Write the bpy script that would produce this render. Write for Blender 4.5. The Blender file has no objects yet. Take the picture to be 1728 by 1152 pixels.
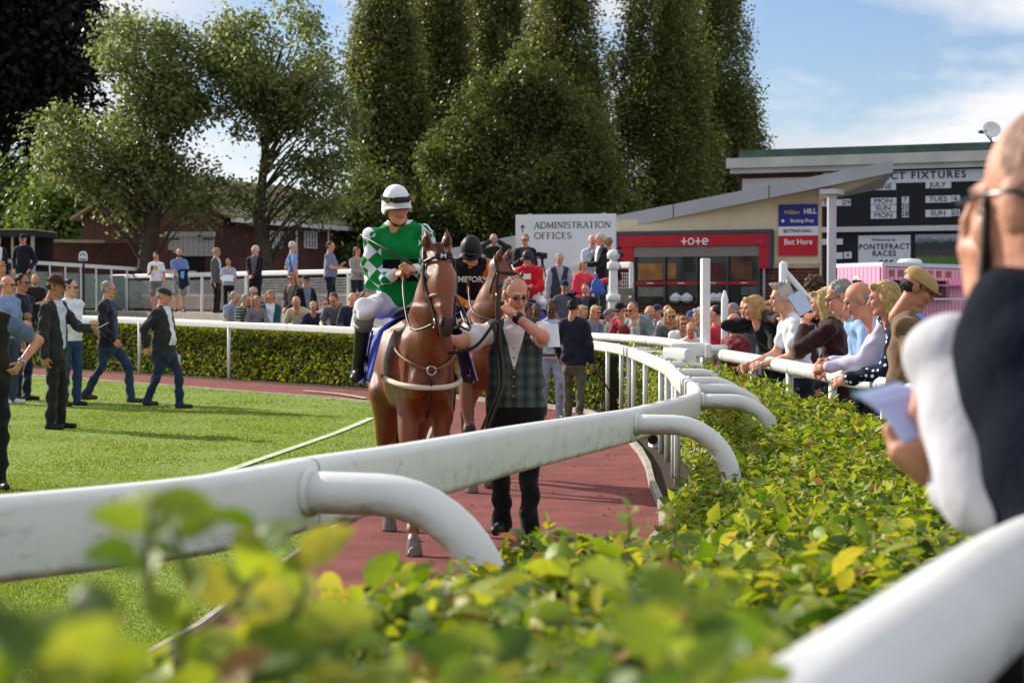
import bpy, math, random
import numpy as np
from mathutils import Vector, Matrix, Quaternion

SC = bpy.context.scene
COL = SC.collection
random.seed(7)
RNG = np.random.default_rng(11)

# ------------------------------------------------------------------ camera, sky, sun, exposure
FPX = 3300.0                      # focal length in pixels of the 1728 wide photograph
CAM_Z = 1.65
PITCH = math.atan(76.0 / FPX)
cam_d = bpy.data.cameras.new('camera')
cam = bpy.data.objects.new('camera', cam_d); COL.objects.link(cam)
cam.location = (0, 0, CAM_Z)
cam.rotation_euler = (math.pi / 2 - PITCH, 0, 0)
cam_d.sensor_width = 36.0
cam_d.lens = FPX / 1728.0 * 36.0
cam_d.clip_start = 0.05
cam_d.clip_end = 2000
cam_d.dof.use_dof = True
cam_d.dof.focus_distance = 13.0
cam_d.dof.aperture_fstop = 6.3
SC.camera = cam

SUN_AZ = math.atan2(-0.79, 0.61)          # sun ahead of the camera, to the left
SUN_EL = math.radians(27)
W = bpy.data.worlds.new('World'); SC.world = W; W.use_nodes = True
wn, wl = W.node_tree.nodes, W.node_tree.links
wn.clear()
def wnode(t, **k):
    n = wn.new(t)
    for a, b in k.items(): setattr(n, a, b)
    return n
w_out = wnode('ShaderNodeOutputWorld'); w_bg = wnode('ShaderNodeBackground')
w_sky = wnode('ShaderNodeTexSky', sky_type='NISHITA', sun_disc=False, sun_elevation=SUN_EL,
              sun_rotation=SUN_AZ, air_density=1.0, dust_density=0.15, ozone_density=1.2)
w_tc = wnode('ShaderNodeTexCoord'); w_sep = wnode('ShaderNodeSeparateXYZ')
wl.new(w_tc.outputs['Generated'], w_sep.inputs[0])
w_add = wnode('ShaderNodeMath', operation='MAXIMUM'); w_add.inputs[1].default_value = 0.0
wl.new(w_sep.outputs['Z'], w_add.inputs[0])
w_ad2 = wnode('ShaderNodeMath', operation='ADD'); w_ad2.inputs[1].default_value = 0.42
wl.new(w_add.outputs[0], w_ad2.inputs[0])
w_dx = wnode('ShaderNodeMath', operation='DIVIDE'); w_dy = wnode('ShaderNodeMath', operation='DIVIDE')
wl.new(w_sep.outputs['X'], w_dx.inputs[0]); wl.new(w_ad2.outputs[0], w_dx.inputs[1])
wl.new(w_sep.outputs['Y'], w_dy.inputs[0]); wl.new(w_ad2.outputs[0], w_dy.inputs[1])
w_cmb = wnode('ShaderNodeCombineXYZ')
wl.new(w_dx.outputs[0], w_cmb.inputs[0]); wl.new(w_dy.outputs[0], w_cmb.inputs[1]); w_cmb.inputs[2].default_value = 6.4
w_ns = wnode('ShaderNodeTexNoise'); w_ns.inputs['Scale'].default_value = 2.4; w_ns.inputs['Detail'].default_value = 9
w_ns.inputs['Roughness'].default_value = 0.56; w_ns.inputs['Distortion'].default_value = 0.25
wl.new(w_cmb.outputs[0], w_ns.inputs['Vector'])
w_rp = wnode('ShaderNodeValToRGB'); w_rp.color_ramp.elements[0].position = 0.395; w_rp.color_ramp.elements[1].position = 0.505
wl.new(w_ns.outputs['Fac'], w_rp.inputs[0])
w_ns2 = wnode('ShaderNodeTexNoise'); w_ns2.inputs['Scale'].default_value = 3.1; w_ns2.inputs['Detail'].default_value = 6
wl.new(w_cmb.outputs[0], w_ns2.inputs['Vector'])
w_cc = wnode('ShaderNodeValToRGB')
w_cc.color_ramp.elements[0].color = (4.5, 4.8, 5.3, 1); w_cc.color_ramp.elements[0].position = 0.35
w_cc.color_ramp.elements[1].color = (6.2, 6.25, 6.4, 1); w_cc.color_ramp.elements[1].position = 0.60
wl.new(w_ns2.outputs['Fac'], w_cc.inputs[0])
w_tint = wnode('ShaderNodeMix', data_type='RGBA', blend_type='MULTIPLY'); w_tint.inputs['Factor'].default_value = 1.0
wl.new(w_sky.outputs['Color'], w_tint.inputs['A']); w_tint.inputs['B'].default_value = (0.62, 0.655, 0.80, 1)
w_mx = wnode('ShaderNodeMix', data_type='RGBA')
wl.new(w_rp.outputs['Color'], w_mx.inputs['Factor']); wl.new(w_tint.outputs['Result'], w_mx.inputs['A']); wl.new(w_cc.outputs['Color'], w_mx.inputs['B'])
wl.new(w_mx.outputs['Result'], w_bg.inputs['Color'])
w_bg.inputs['Strength'].default_value = 0.118
wl.new(w_bg.outputs[0], w_out.inputs['Surface'])

sun_d = bpy.data.lights.new('sun', 'SUN'); sun_d.energy = 4.8; sun_d.angle = math.radians(0.5); sun_d.color = (1.0, 0.93, 0.82)
sun = bpy.data.objects.new('sun', sun_d); COL.objects.link(sun)
SUN_DIR = Vector((math.sin(SUN_AZ) * math.cos(SUN_EL), math.cos(SUN_AZ) * math.cos(SUN_EL), math.sin(SUN_EL)))
sun.rotation_euler = SUN_DIR.to_track_quat('Z', 'Y').to_euler()
sun.location = SUN_DIR * 60

SC.render.engine = 'CYCLES'
SC.view_settings.view_transform = 'Standard'; SC.view_settings.look = 'None'
SC.view_settings.exposure = 0.42; SC.view_settings.gamma = 1.0
try: SC.view_settings.use_curve_mapping = False
except Exception: pass
SC.cycles.use_denoising = True
SC.cycles.max_bounces = 8; SC.cycles.transparent_max_bounces = 8
SC.cycles.caustics_reflective = False; SC.cycles.caustics_refractive = False

# ------------------------------------------------------------------ helpers
def P(x, y, Y):
    """point at depth Y (metres along +Y) that the photograph shows at pixel x, y"""
    u = (x - 864.0) / FPX; v = -(y - 576.0) / FPX
    dy = math.cos(PITCH) + v * math.sin(PITCH); dz = -math.sin(PITCH) + v * math.cos(PITCH)
    t = Y / dy
    return Vector((u * t, Y, CAM_Z + dz * t))

def PX(p):
    """pixel of a world point"""
    x, y, z = p[0], p[1], p[2] - CAM_Z
    f = y * math.cos(PITCH) - z * math.sin(PITCH); up = y * math.sin(PITCH) + z * math.cos(PITCH)
    return 864 + FPX * x / f, 576 - FPX * up / f

def lin(c):
    return tuple(((v / 255.0) / 12.92 if v / 255.0 <= 0.04045 else (((v / 255.0) + 0.055) / 1.055) ** 2.4) for v in c)

_mats = {}
def mat(name, rgb, rough=0.7, var=0.18, scale=6.0, bump=0.0, bscale=30.0, spec=0.3, metal=0.0, sheen=0.0, sss=0.0):
    """procedural material; rgb in 0-255 sRGB"""
    key = name
    if key in _mats: return _mats[key]
    m = bpy.data.materials.new(name); m.use_nodes = True
    n, l = m.node_tree.nodes, m.node_tree.links
    b = n['Principled BSDF']
    c = lin(rgb)
    b.inputs['Roughness'].default_value = rough
    b.inputs['Metallic'].default_value = metal
    b.inputs['Specular IOR Level'].default_value = spec
    if sheen: b.inputs['Sheen Weight'].default_value = sheen
    if sss:
        b.inputs['Subsurface Weight'].default_value = sss; b.inputs['Subsurface Radius'].default_value = (0.01, 0.004, 0.002)
        b.inputs['Subsurface Scale'].default_value = 1.0
    tc = n.new('ShaderNodeTexCoord')
    nz = n.new('ShaderNodeTexNoise'); nz.inputs['Scale'].default_value = scale; nz.inputs['Detail'].default_value = 4
    l.new(tc.outputs['Object'], nz.inputs['Vector'])
    rp = n.new('ShaderNodeValToRGB')
    rp.color_ramp.elements[0].position = 0.3; rp.color_ramp.elements[1].position = 0.7
    rp.color_ramp.elements[0].color = tuple(v * (1 - var) for v in c) + (1,)
    rp.color_ramp.elements[1].color = tuple(min(1, v * (1 + var)) for v in c) + (1,)
    l.new(nz.outputs['Fac'], rp.inputs[0]); l.new(rp.outputs['Color'], b.inputs['Base Color'])
    if bump:
        n2 = n.new('ShaderNodeTexNoise'); n2.inputs['Scale'].default_value = bscale; n2.inputs['Detail'].default_value = 3
        l.new(tc.outputs['Object'], n2.inputs['Vector'])
        bp = n.new('ShaderNodeBump'); bp.inputs['Strength'].default_value = bump; bp.inputs['Distance'].default_value = 0.02
        l.new(n2.outputs['Fac'], bp.inputs['Height']); l.new(bp.outputs[0], b.inputs['Normal'])
    _mats[key] = m
    return m

def leafmat(name, cols, trans=0.35, rough=0.45, spec=0.4, patch=None):
    """leaf: colour picked per leaf, thin and letting light through"""
    if name in _mats: return _mats[name]
    m = bpy.data.materials.new(name); m.use_nodes = True
    n, l = m.node_tree.nodes, m.node_tree.links
    b = n['Principled BSDF']; out = n['Material Output']
    g = n.new('ShaderNodeNewGeometry'); oi = n.new('ShaderNodeObjectInfo')
    ad = n.new('ShaderNodeMath'); ad.operation = 'ADD'; fr = n.new('ShaderNodeMath'); fr.operation = 'FRACT'
    l.new(g.outputs['Random Per Island'], ad.inputs[0]); l.new(oi.outputs['Random'], ad.inputs[1]); l.new(ad.outputs[0], fr.inputs[0])
    rp = n.new('ShaderNodeValToRGB'); rp.color_ramp.interpolation = 'LINEAR'
    k = len(cols)
    while len(rp.color_ramp.elements) < k: rp.color_ramp.elements.new(0.5)
    pos = 0.0
    for i, (c, w) in enumerate(cols):
        rp.color_ramp.elements[i].position = pos; rp.color_ramp.elements[i].color = lin(c) + (1,)
        pos = min(1.0, pos + w)
    l.new(fr.outputs[0], rp.inputs[0])
    csock = rp.outputs['Color']
    if patch:
        tc = n.new('ShaderNodeTexCoord'); nz = n.new('ShaderNodeTexNoise'); nz.inputs['Scale'].default_value = patch[0]; nz.inputs['Detail'].default_value = 5; l.new(tc.outputs['Object'], nz.inputs['Vector'])
        mr = n.new('ShaderNodeMapRange'); mr.inputs[1].default_value = .3; mr.inputs[2].default_value = .7; mr.inputs[3].default_value = patch[1]; mr.inputs[4].default_value = patch[2]; l.new(nz.outputs['Fac'], mr.inputs[0])
        mm = n.new('ShaderNodeMix'); mm.data_type = 'RGBA'; mm.blend_type = 'MULTIPLY'; mm.inputs['Factor'].default_value = 1; l.new(csock, mm.inputs['A']); l.new(mr.outputs[0], mm.inputs['B']); csock = mm.outputs['Result']
    b.inputs['Roughness'].default_value = rough; b.inputs['Specular IOR Level'].default_value = spec
    l.new(csock, b.inputs['Base Color'])
    t = n.new('ShaderNodeBsdfTranslucent')
    hs = n.new('ShaderNodeHueSaturation'); hs.inputs['Hue'].default_value = 0.488; hs.inputs['Saturation'].default_value = 1.1; hs.inputs['Value'].default_value = 1.5
    l.new(csock, hs.inputs['Color']); l.new(hs.outputs[0], t.inputs['Color'])
    mx = n.new('ShaderNodeMixShader'); mx.inputs[0].default_value = trans
    l.new(b.outputs[0], mx.inputs[1]); l.new(t.outputs[0], mx.inputs[2]); l.new(mx.outputs[0], out.inputs['Surface'])
    _mats[name] = m
    return m

def tag(o, label=None, cat=None, group=None, kind=None):
    if label: o['label'] = label
    if cat: o['category'] = cat
    if group: o['group'] = group
    if kind: o['kind'] = kind
    return o

def empty(name, loc=(0, 0, 0), rz=0.0, parent=None):
    o = bpy.data.objects.new(name, None); COL.objects.link(o)
    o.location = loc; o.rotation_euler = (0, 0, rz); o.empty_display_size = 0.2
    if parent: o.parent = parent
    return o

def mesh_np(name, V, F, mats, parent=None, smooth=True, fmat=None):
    """V (n,3), F (m,k) int array or list of faces"""
    me = bpy.data.meshes.new(name)
    if isinstance(F, np.ndarray):
        V = np.ascontiguousarray(V, dtype=np.float32); F = np.ascontiguousarray(F, dtype=np.int32)
        k = F.shape[1]
        me.vertices.add(len(V)); me.vertices.foreach_set('co', V.ravel())
        me.loops.add(F.size); me.loops.foreach_set('vertex_index', F.ravel())
        me.polygons.add(len(F)); me.polygons.foreach_set('loop_start', np.arange(0, F.size, k, dtype=np.int32))
        me.polygons.foreach_set('loop_total', np.full(len(F), k, dtype=np.int32))
    else:
        me.from_pydata([tuple(v) for v in V], [], F)
    if not isinstance(mats, (list, tuple)): mats = [mats]
    for m in mats: me.materials.append(m)
    me.update(calc_edges=True)
    if fmat is not None: me.polygons.foreach_set('material_index', np.asarray(fmat, dtype=np.int32))
    if smooth: me.polygons.foreach_set('use_smooth', np.ones(len(me.polygons), dtype=bool))
    me.validate()
    o = bpy.data.objects.new(name, me); COL.objects.link(o)
    if parent: o.parent = parent
    return o

class MB:
    """collects simple solids, built as ONE mesh object"""
    def __init__(s): s.v = []; s.f = []; s.m = []
    def add(s, vs, fs, mi=0):
        b = len(s.v); s.v += [tuple(v) for v in vs]; s.f += [tuple(i + b for i in f) for f in fs]; s.m += [mi] * len(fs); return s
    def box(s, c, d, rz=0.0, mi=0, bev=0.0):
        cx, cy, cz = c; hx, hy, hz = d[0] / 2, d[1] / 2, d[2] / 2
        ca, sa = math.cos(rz), math.sin(rz)
        if bev > 0:
            b = bev; vs = []
            for z, i in ((-hz, b), (-hz + b, 0), (hz - b, 0), (hz, b)):
                x, y = hx - i, hy - i
                for px, py in ((x, y - b), (x - b, y), (-x + b, y), (-x, y - b), (-x, -y + b), (-x + b, -y), (x - b, -y), (x, -y + b)): vs.append((px, py, z))
            fs = [tuple(range(7, -1, -1)), tuple(range(24, 32))]
            for r in range(3):
                for k in range(8): fs.append((r * 8 + k, r * 8 + (k + 1) % 8, r * 8 + 8 + (k + 1) % 8, r * 8 + 8 + k))
        else:
            vs = [(x, y, z) for z in (-hz, hz) for x, y in ((-hx, -hy), (hx, -hy), (hx, hy), (-hx, hy))]
            fs = [(3, 2, 1, 0), (4, 5, 6, 7), (0, 1, 5, 4), (1, 2, 6, 5), (2, 3, 7, 6), (3, 0, 4, 7)]
        return s.add([(cx + x * ca - y * sa, cy + x * sa + y * ca, cz + z) for x, y, z in vs], fs, mi)
    def bar(s, a, b, w, h, up=(0, 0, 1), mi=0):
        a, b = Vector(a), Vector(b); d = (b - a).normalized(); r = d.cross(Vector(up)).normalized(); u = r.cross(d)
        vs = [p + r * (w / 2) * i + u * (h / 2) * j for p in (a, b) for i, j in ((-1, -1), (1, -1), (1, 1), (-1, 1))]
        return s.add(vs, [(0, 1, 2, 3), (7, 6, 5, 4), (4, 5, 1, 0), (5, 6, 2, 1), (6, 7, 3, 2), (7, 4, 0, 3)], mi)
    def sweep(s, pts, prof, up=(0, 0, 1), closed=True, mi=0, caps=True, scales=None):
        """prof: list of (side, up) offsets; swept along pts"""
        pts = [Vector(p) for p in pts]; n = len(prof); vs = []; fs = []; U = Vector(up)
        for i, p in enumerate(pts):
            d = (pts[min(i + 1, len(pts) - 1)] - pts[max(i - 1, 0)]).normalized()
            r = d.cross(U)
            r = r.normalized() if r.length > 1e-4 else Vector((1, 0, 0))
            u = r.cross(d).normalized(); k = scales[i] if scales else 1.0
            for a, b in prof: vs.append(p + r * a * k + u * b * k)
        for i in range(len(pts) - 1):
            for j in range(n):
                k = (j + 1) % n
                fs.append((i * n + j, i * n + k, (i + 1) * n + k, (i + 1) * n + j))
        if caps: fs.append(tuple(range(n - 1, -1, -1))); fs.append(tuple(range((len(pts) - 1) * n, len(pts) * n)))
        return s.add(vs, fs, mi)
    def tube(s, pts, r, seg=8, mi=0, rs=None, up=None):
        pts = [Vector(p) for p in pts]; vs = []; fs = []
        prev = None
        for i, p in enumerate(pts):
            d = (pts[min(i + 1, len(pts) - 1)] - pts[max(i - 1, 0)]).normalized()
            if prev is None:
                a = Vector((0, 0, 1)) if abs(d.z) < 0.9 else Vector((1, 0, 0)); x = d.cross(a).normalized()
            else:
                x = (prev - d * prev.dot(d)); x = x.normalized() if x.length > 1e-5 else d.orthogonal().normalized()
            prev = x; y = d.cross(x); rr = rs[i] if rs else r
            for k in range(seg):
                t = 2 * math.pi * k / seg; vs.append(p + x * math.cos(t) * rr + y * math.sin(t) * rr)
        for i in range(len(pts) - 1):
            for j in range(seg):
                k = (j + 1) % seg; fs.append((i * seg + j, i * seg + k, (i + 1) * seg + k, (i + 1) * seg + j))
        fs.append(tuple(range(seg - 1, -1, -1))); fs.append(tuple(range((len(pts) - 1) * seg, len(pts) * seg)))
        return s.add(vs, fs, mi)
    def lathe(s, prof, c=(0, 0, 0), seg=16, mi=0, sx=1.0, sy=1.0, rot=None):
        vs = []; fs = []; c = Vector(c); n = len(prof)
        for r, z in prof:
            for k in range(seg):
                t = 2 * math.pi * k / seg; q = Vector((r * math.cos(t) * sx, r * math.sin(t) * sy, z))
                if rot: q = rot @ q
                vs.append(c + q)
        for i in range(n - 1):
            for j in range(seg):
                k = (j + 1) % seg; fs.append((i * seg + j, i * seg + k, (i + 1) * seg + k, (i + 1) * seg + j))
        fs.append(tuple(range(seg - 1, -1, -1))); fs.append(tuple(range((n - 1) * seg, n * seg)))
        return s.add(vs, fs, mi)
    def poly(s, pts, thick, nrm, mi=0):
        """flat outline extruded along nrm by thick"""
        n = len(pts); N = Vector(nrm) * thick
        vs = [Vector(p) for p in pts] + [Vector(p) + N for p in pts]
        fs = [tuple(range(n - 1, -1, -1)), tuple(range(n, 2 * n))] + [(i, (i + 1) % n, n + (i + 1) % n, n + i) for i in range(n)]
        return s.add(vs, fs, mi)
    def build(s, name, mats, parent=None, smooth=False):
        if not isinstance(mats, (list, tuple)): mats = [mats]
        return mesh_np(name, s.v, s.f, mats, parent, smooth, fmat=s.m)

def shade_auto(o, ang=40):
    me = o.data
    me.polygons.foreach_set('use_smooth', np.ones(len(me.polygons), dtype=bool))
    try: me.set_sharp_from_angle(angle=math.radians(ang))
    except Exception: pass
    return o

def catmull(pts, per=8):
    pts = [Vector(p) for p in pts]; out = []
    for i in range(len(pts) - 1):
        p0, p1, p2, p3 = pts[max(i - 1, 0)], pts[i], pts[i + 1], pts[min(i + 2, len(pts) - 1)]
        for k in range(per):
            t = k / per
            out.append(0.5 * ((2 * p1) + (p2 - p0) * t + (2 * p0 - 5 * p1 + 4 * p2 - p3) * t * t + (3 * p1 - p0 - 3 * p2 + p3) * t ** 3))
    out.append(pts[-1]); return out

def resample(pts, step):
    out = [pts[0].copy()]; acc = 0.0
    for a, b in zip(pts[:-1], pts[1:]):
        L = (b - a).length
        while acc + L >= step:
            t = (step - acc) / L; a = a.lerp(b, t); out.append(a.copy()); L = (b - a).length; acc = 0.0
        acc += L
    return out

def text_mesh(name, body, size, m, parent, loc, rot, extrude=0.002, shear=0.0, bold=0.0, align='CENTER', space=1.0, sx=1.0):
    cu = bpy.data.curves.new(name, 'FONT'); cu.body = body; cu.size = size; cu.extrude = extrude; cu.shear = shear
    cu.offset = bold; cu.align_x = align; cu.align_y = 'CENTER'; cu.space_character = space; cu.resolution_u = 3
    t = bpy.data.objects.new(name, cu); COL.objects.link(t)
    dg = bpy.context.evaluated_depsgraph_get()
    me = bpy.data.meshes.new_from_object(t.evaluated_get(dg))
    bpy.data.objects.remove(t); bpy.data.curves.remove(cu)
    o = bpy.data.objects.new(name, me); COL.objects.link(o)
    me.materials.clear(); me.materials.append(m)
    o.parent = parent; o.location = loc; o.rotation_euler = rot; o.scale = (sx, 1, 1)
    return o
# ------------------------------------------------------------------ the lie of the land
def sstep(t):
    t = max(0.0, min(1.0, t)); return t * t * (3 - 2 * t)
def bank(Y): return 0.30 * sstep((10.0 - Y) / 6.0)       # the viewing side rises towards the camera
def rbank(Y): return 0.22 * sstep((10.0 - Y) / 5.0)

R_PTS = [(-17.5, 53.8), (-10.3, 44.6), (-2.8, 35.0), (0.2, 29.9), (1.04, 28.2), (1.36, 27.0), (1.50, 25.4), (1.56, 20.2), (1.44, 17.1),
         (1.27, 13.5), (0.65, 10.6), (0.05, 7.9), (-0.53, 5.2), (-1.16, 4.25), (-2.4, 3.3), (-4.0, 2.6)]
S_PTS = [(-16.4, 54.9), (-9.2, 45.5), (-1.7, 36.0), (0.75, 31.0), (1.15, 29.6), (1.62, 28.0), (2.05, 25.4), (2.10, 21.5), (2.33, 17.7),
         (2.52, 12.2), (2.42, 8.0), (1.72, 4.6), (1.05, 3.05), (0.57, 2.15), (0.30, 1.55), (0.13, 1.15), (-0.05, 0.6)]
L_PTS = [(-20.5, 53.0), (-12.1, 43.2), (-4.6, 33.6), (-2.2, 30.2), (-1.35, 27.6), (-1.02, 24.0), (-1.0, 20.0), (-1.15, 15.6), (-1.42, 12.0), (-1.66, 8.85),
         (-2.3, 5.6), (-3.2, 3.2)]
R_C = resample(catmull([(x, y, 0) for x, y in R_PTS], 10), 0.25)
S_C = resample(catmull([(x, y, 0) for x, y in S_PTS], 10), 0.2)
L_C = resample(catmull([(x, y, 0) for x, y in L_PTS], 10), 0.5)

def colornoise(m, specs, basecoord='Object'):
    """layer several noise/colour pairs on a material's base colour: specs = [(scale, rgbA, rgbB, lo, hi, mixfac)]"""
    n, l = m.node_tree.nodes, m.node_tree.links
    b = n['Principled BSDF']; tc = n.new('ShaderNodeTexCoord'); prev = None
    for sc, ca, cb, lo, hi, fac in specs:
        nz = n.new('ShaderNodeTexNoise'); nz.inputs['Scale'].default_value = sc; nz.inputs['Detail'].default_value = 5; nz.inputs['Roughness'].default_value = 0.6
        l.new(tc.outputs[basecoord], nz.inputs['Vector'])
        rp = n.new('ShaderNodeValToRGB'); rp.color_ramp.elements[0].position = lo; rp.color_ramp.elements[1].position = hi
        rp.color_ramp.elements[0].color = lin(ca) + (1,); rp.color_ramp.elements[1].color = lin(cb) + (1,)
        l.new(nz.outputs['Fac'], rp.inputs[0])
        if prev is None: prev = rp.outputs['Color']
        else:
            mx = n.new('ShaderNodeMix'); mx.data_type = 'RGBA'; mx.inputs['Factor'].default_value = fac
            l.new(prev, mx.inputs['A']); l.new(rp.outputs['Color'], mx.inputs['B']); prev = mx.outputs['Result']
    l.new(prev, b.inputs['Base Color'])
    return m

M_TARMAC = mat('tarmac', (92, 90, 88), 0.9, bump=0.3, bscale=120); colornoise(M_TARMAC, [(0.4, (80, 78, 76), (104, 101, 97), .3, .7, 1), (60, (60, 60, 60), (125, 122, 118), .35, .65, .35)])
M_TRACK = mat('red_rubber_track', (118, 58, 58), 0.85, bump=0.5, bscale=150, spec=0.25)
colornoise(M_TRACK, [(0.7, (112, 57, 53), (130, 67, 61), .3, .7, 1), (90, (84, 40, 38), (176, 104, 96), .35, .65, .45), (2.2, (98, 50, 47), (146, 78, 72), .4, .6, .45)])
M_TURF = mat('turf', (70, 92, 30), 0.9, bump=0.6, bscale=60)
colornoise(M_TURF, [(0.35, (106, 134, 46), (122, 148, 54), .3, .7, 1), (14, (96, 120, 40), (136, 156, 64), .3, .7, .4)])
M_PAVE = mat('paving', (150, 143, 132), 0.85, bump=0.2, bscale=80)
M_SOIL = mat('soil', (62, 48, 36), 0.95, bump=0.8, bscale=30)
M_CONC = mat('concrete_edge', (168, 160, 148), 0.85, var=0.25, bump=0.3, bscale=50)
M_WHITELINE = mat('white_line_paint', (186, 196, 168), 0.85, var=0.25, scale=9)

def sheet(name, pts, z, m):
    o = mesh_np(name, [(x, y, z) for x, y in pts], [tuple(range(len(pts)))], m, smooth=False)
    return tag(o, kind='structure')

g = mesh_np('ground', [(-900, -300, -0.05), (900, -300, -0.05), (900, 1500, -0.05), (-900, 1500, -0.05)], [(0, 1, 2, 3)], M_TARMAC, smooth=False); tag(g, kind='structure')
track_poly = [(p.x, p.y) for p in R_C[::2]] + [(-30, 2.6), (-30, 54)]
sheet('track', track_poly, 0.0, M_TRACK)
lawn_poly = [(p.x, p.y) for p in L_C] + [(-30, 3.2), (-30, 53)]
lawn = sheet('lawn', lawn_poly, 0.012, M_TURF)

# timber / concrete edging along the lawn, board after board
edge = empty('lawn_edging', (0, 0, 0)); tag(edge, 'row of pale edging boards between the lawn and the red track', 'edging')
k = 0
for i in range(0, len(L_C) - 4, 4):
    a, b = L_C[i], L_C[i + 4]
    if b.y < 4: break
    d = (b - a).normalized(); mb = MB()
    mb.bar(a + d * 0.004 + Vector((0.02, 0, 0.006)), b - d * 0.004 + Vector((0.02, 0, 0.006)), 0.038, 0.06 if k % 2 else 0.058)
    mb.build('edging_board', M_CONC, edge); k += 1
# outer edging near the rail posts
edge2 = empty('track_edging', (0, 0, 0)); tag(edge2, 'short pale kerb boards stepping along the foot of the curved white rail', 'edging')
RR = [p for p in R_C if 6 < p.y < 30]
def r_off(i, o, C=None):
    C = C or R_C
    a, b = C[max(i - 1, 0)], C[min(i + 1, len(C) - 1)]; d = (b - a).normalized()
    return C[i] + Vector((-d.y, d.x, 0)) * o        # left of travel
for i in range(4, len(R_C) - 8, 7):
    if not (9 < R_C[i].y < 33): continue
    a, b = r_off(i, -0.22), r_off(i + 7, -0.22)
    mb = MB(); mb.bar(a + Vector((0, 0, .012)), b + Vector((0, 0, .012)), 0.05, 0.11); mb.build('kerb_board', M_CONC, edge2)
# soil strip under the rail and hedge, as a sheet just above the track
va, vb = [], []
for i, p in enumerate(R_C): va.append(r_off(i, -0.18)); vb.append(r_off(i, 1.0))
soilV = [(p.x, p.y, 0.006) for p in va] + [(p.x, p.y, 0.006) for p in vb]; n_ = len(va)
tag(mesh_np('hedge_bed', soilV, [(i, i + 1, n_ + i + 1, n_ + i) for i in range(n_ - 1)], M_SOIL, smooth=False), kind='structure')

# painted white line on the lawn
for pts_ in ([(-2.85, 16.4, 0), (-2.62, 18.6, 0), (-2.4, 20.6, 0), (-2.1, 23.4, 0), (-1.88, 26.2, 0)], [(-2.35, 31.3, 0), (-2.9, 32.7, 0), (-3.6, 33.8, 0)]):
    wl_c = catmull(pts_, 8); va = []; vb = []
    for i, p in enumerate(wl_c):
        d = (wl_c[min(i + 1, len(wl_c) - 1)] - wl_c[max(i - 1, 0)]).normalized(); s_ = Vector((-d.y, d.x, 0)) * 0.05
        va.append(p + s_); vb.append(p - s_)
    V = [(p.x, p.y, 0.026) for p in va] + [(p.x, p.y, 0.026) for p in vb]; n_ = len(va)
    tag(mesh_np('painted_line', V, [(i, i + 1, n_ + i + 1, n_ + i) for i in range(n_ - 1)], M_WHITELINE, smooth=False), kind='structure')

# raised viewing bank on the camera side of the near hedge
V = []; F = []; offs = (0.55, 0.1, -1.2, -3.0, -7.0, -14.0)
ss = [p for p in S_C if p.y < 16][::4]
for i, p in enumerate(ss):
    d = (ss[min(i + 1, len(ss) - 1)] - ss[max(i - 1, 0)]).normalized(); nrm = Vector((d.y, -d.x, 0))
    for o in offs: q = p + nrm * o; V.append((q.x, q.y, bank(p.y) - 0.02 if o < 0.5 else bank(p.y) - 0.3))
m_ = len(offs)
# (kept on the outer side only where the rail runs straight enough)
F = [(i * m_ + j, i * m_ + j + 1, (i + 1) * m_ + j + 1, (i + 1) * m_ + j) for i in range(len(ss) - 1) for j in range(2)]
tag(mesh_np('viewing_bank', V, F, M_PAVE), kind='structure')

# ------------------------------------------------------------------ lawn grass (uncountable: one object)
def frand(n, a=0.0, b=1.0): return RNG.uniform(a, b, n)
def in_poly(px, py, poly):
    inside = np.zeros(len(px), bool); n = len(poly); j = n - 1
    for i in range(n):
        xi, yi = poly[i]; xj, yj = poly[j]
        c = ((yi > py) != (yj > py)) & (px < (xj - xi) * (py - yi) / (yj - yi + 1e-12) + xi)
        inside ^= c; j = i
    return inside
def grass_field():
    Vs = []
    for (y0, y1, dens, hh, ww) in ((6.5, 12, 5600, .022, .0055), (12, 18, 2800, .022, .008), (18, 28, 900, .022, .012), (28, 48, 300, .022, .018)):
        xm = 0.46 * y1; area = xm * (y1 - y0); n = int(area * dens)
        x = frand(n, -xm, 0); y = frand(n, y0, y1)
        ok = (x > -0.46 * y) & in_poly(x, y, lawn_poly); x, y = x[ok], y[ok]; n = len(x)
        patch = 0.75 + 0.35 * np.sin(x * 2.3 + np.sin(y * 1.1) * 2) * np.sin(y * 1.7 + x * .6)
        h = hh * patch * frand(n, .5, 1.25); a = frand(n, 0, 2 * np.pi); w = ww * frand(n, .6, 1.2)
        lx, ly = RNG.normal(0, .45, n) * h, RNG.normal(0, .45, n) * h
        ca, sa = np.cos(a) * w, np.sin(a) * w
        z0 = np.full(n, 0.010)
        Vs.append(np.stack([np.stack([x - ca, y - sa, z0], 1), np.stack([x + ca, y + sa, z0], 1), np.stack([x + lx, y + ly, z0 + h], 1)], 1).reshape(-1, 3))
    V = np.concatenate(Vs); F = np.arange(len(V)).reshape(-1, 3)
    o = mesh_np('grass', V, F, leafmat('grass_blade', [((104, 126, 48), .35), ((116, 138, 56), .4), ((130, 146, 68), .15), ((146, 150, 84), .1)], trans=0.45, rough=0.7, spec=.1, patch=(.55, .78, 1.08)), smooth=False)
    tag(o, 'short mown grass of the parade ring lawn', 'grass', kind='stuff')
grass_field()

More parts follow.
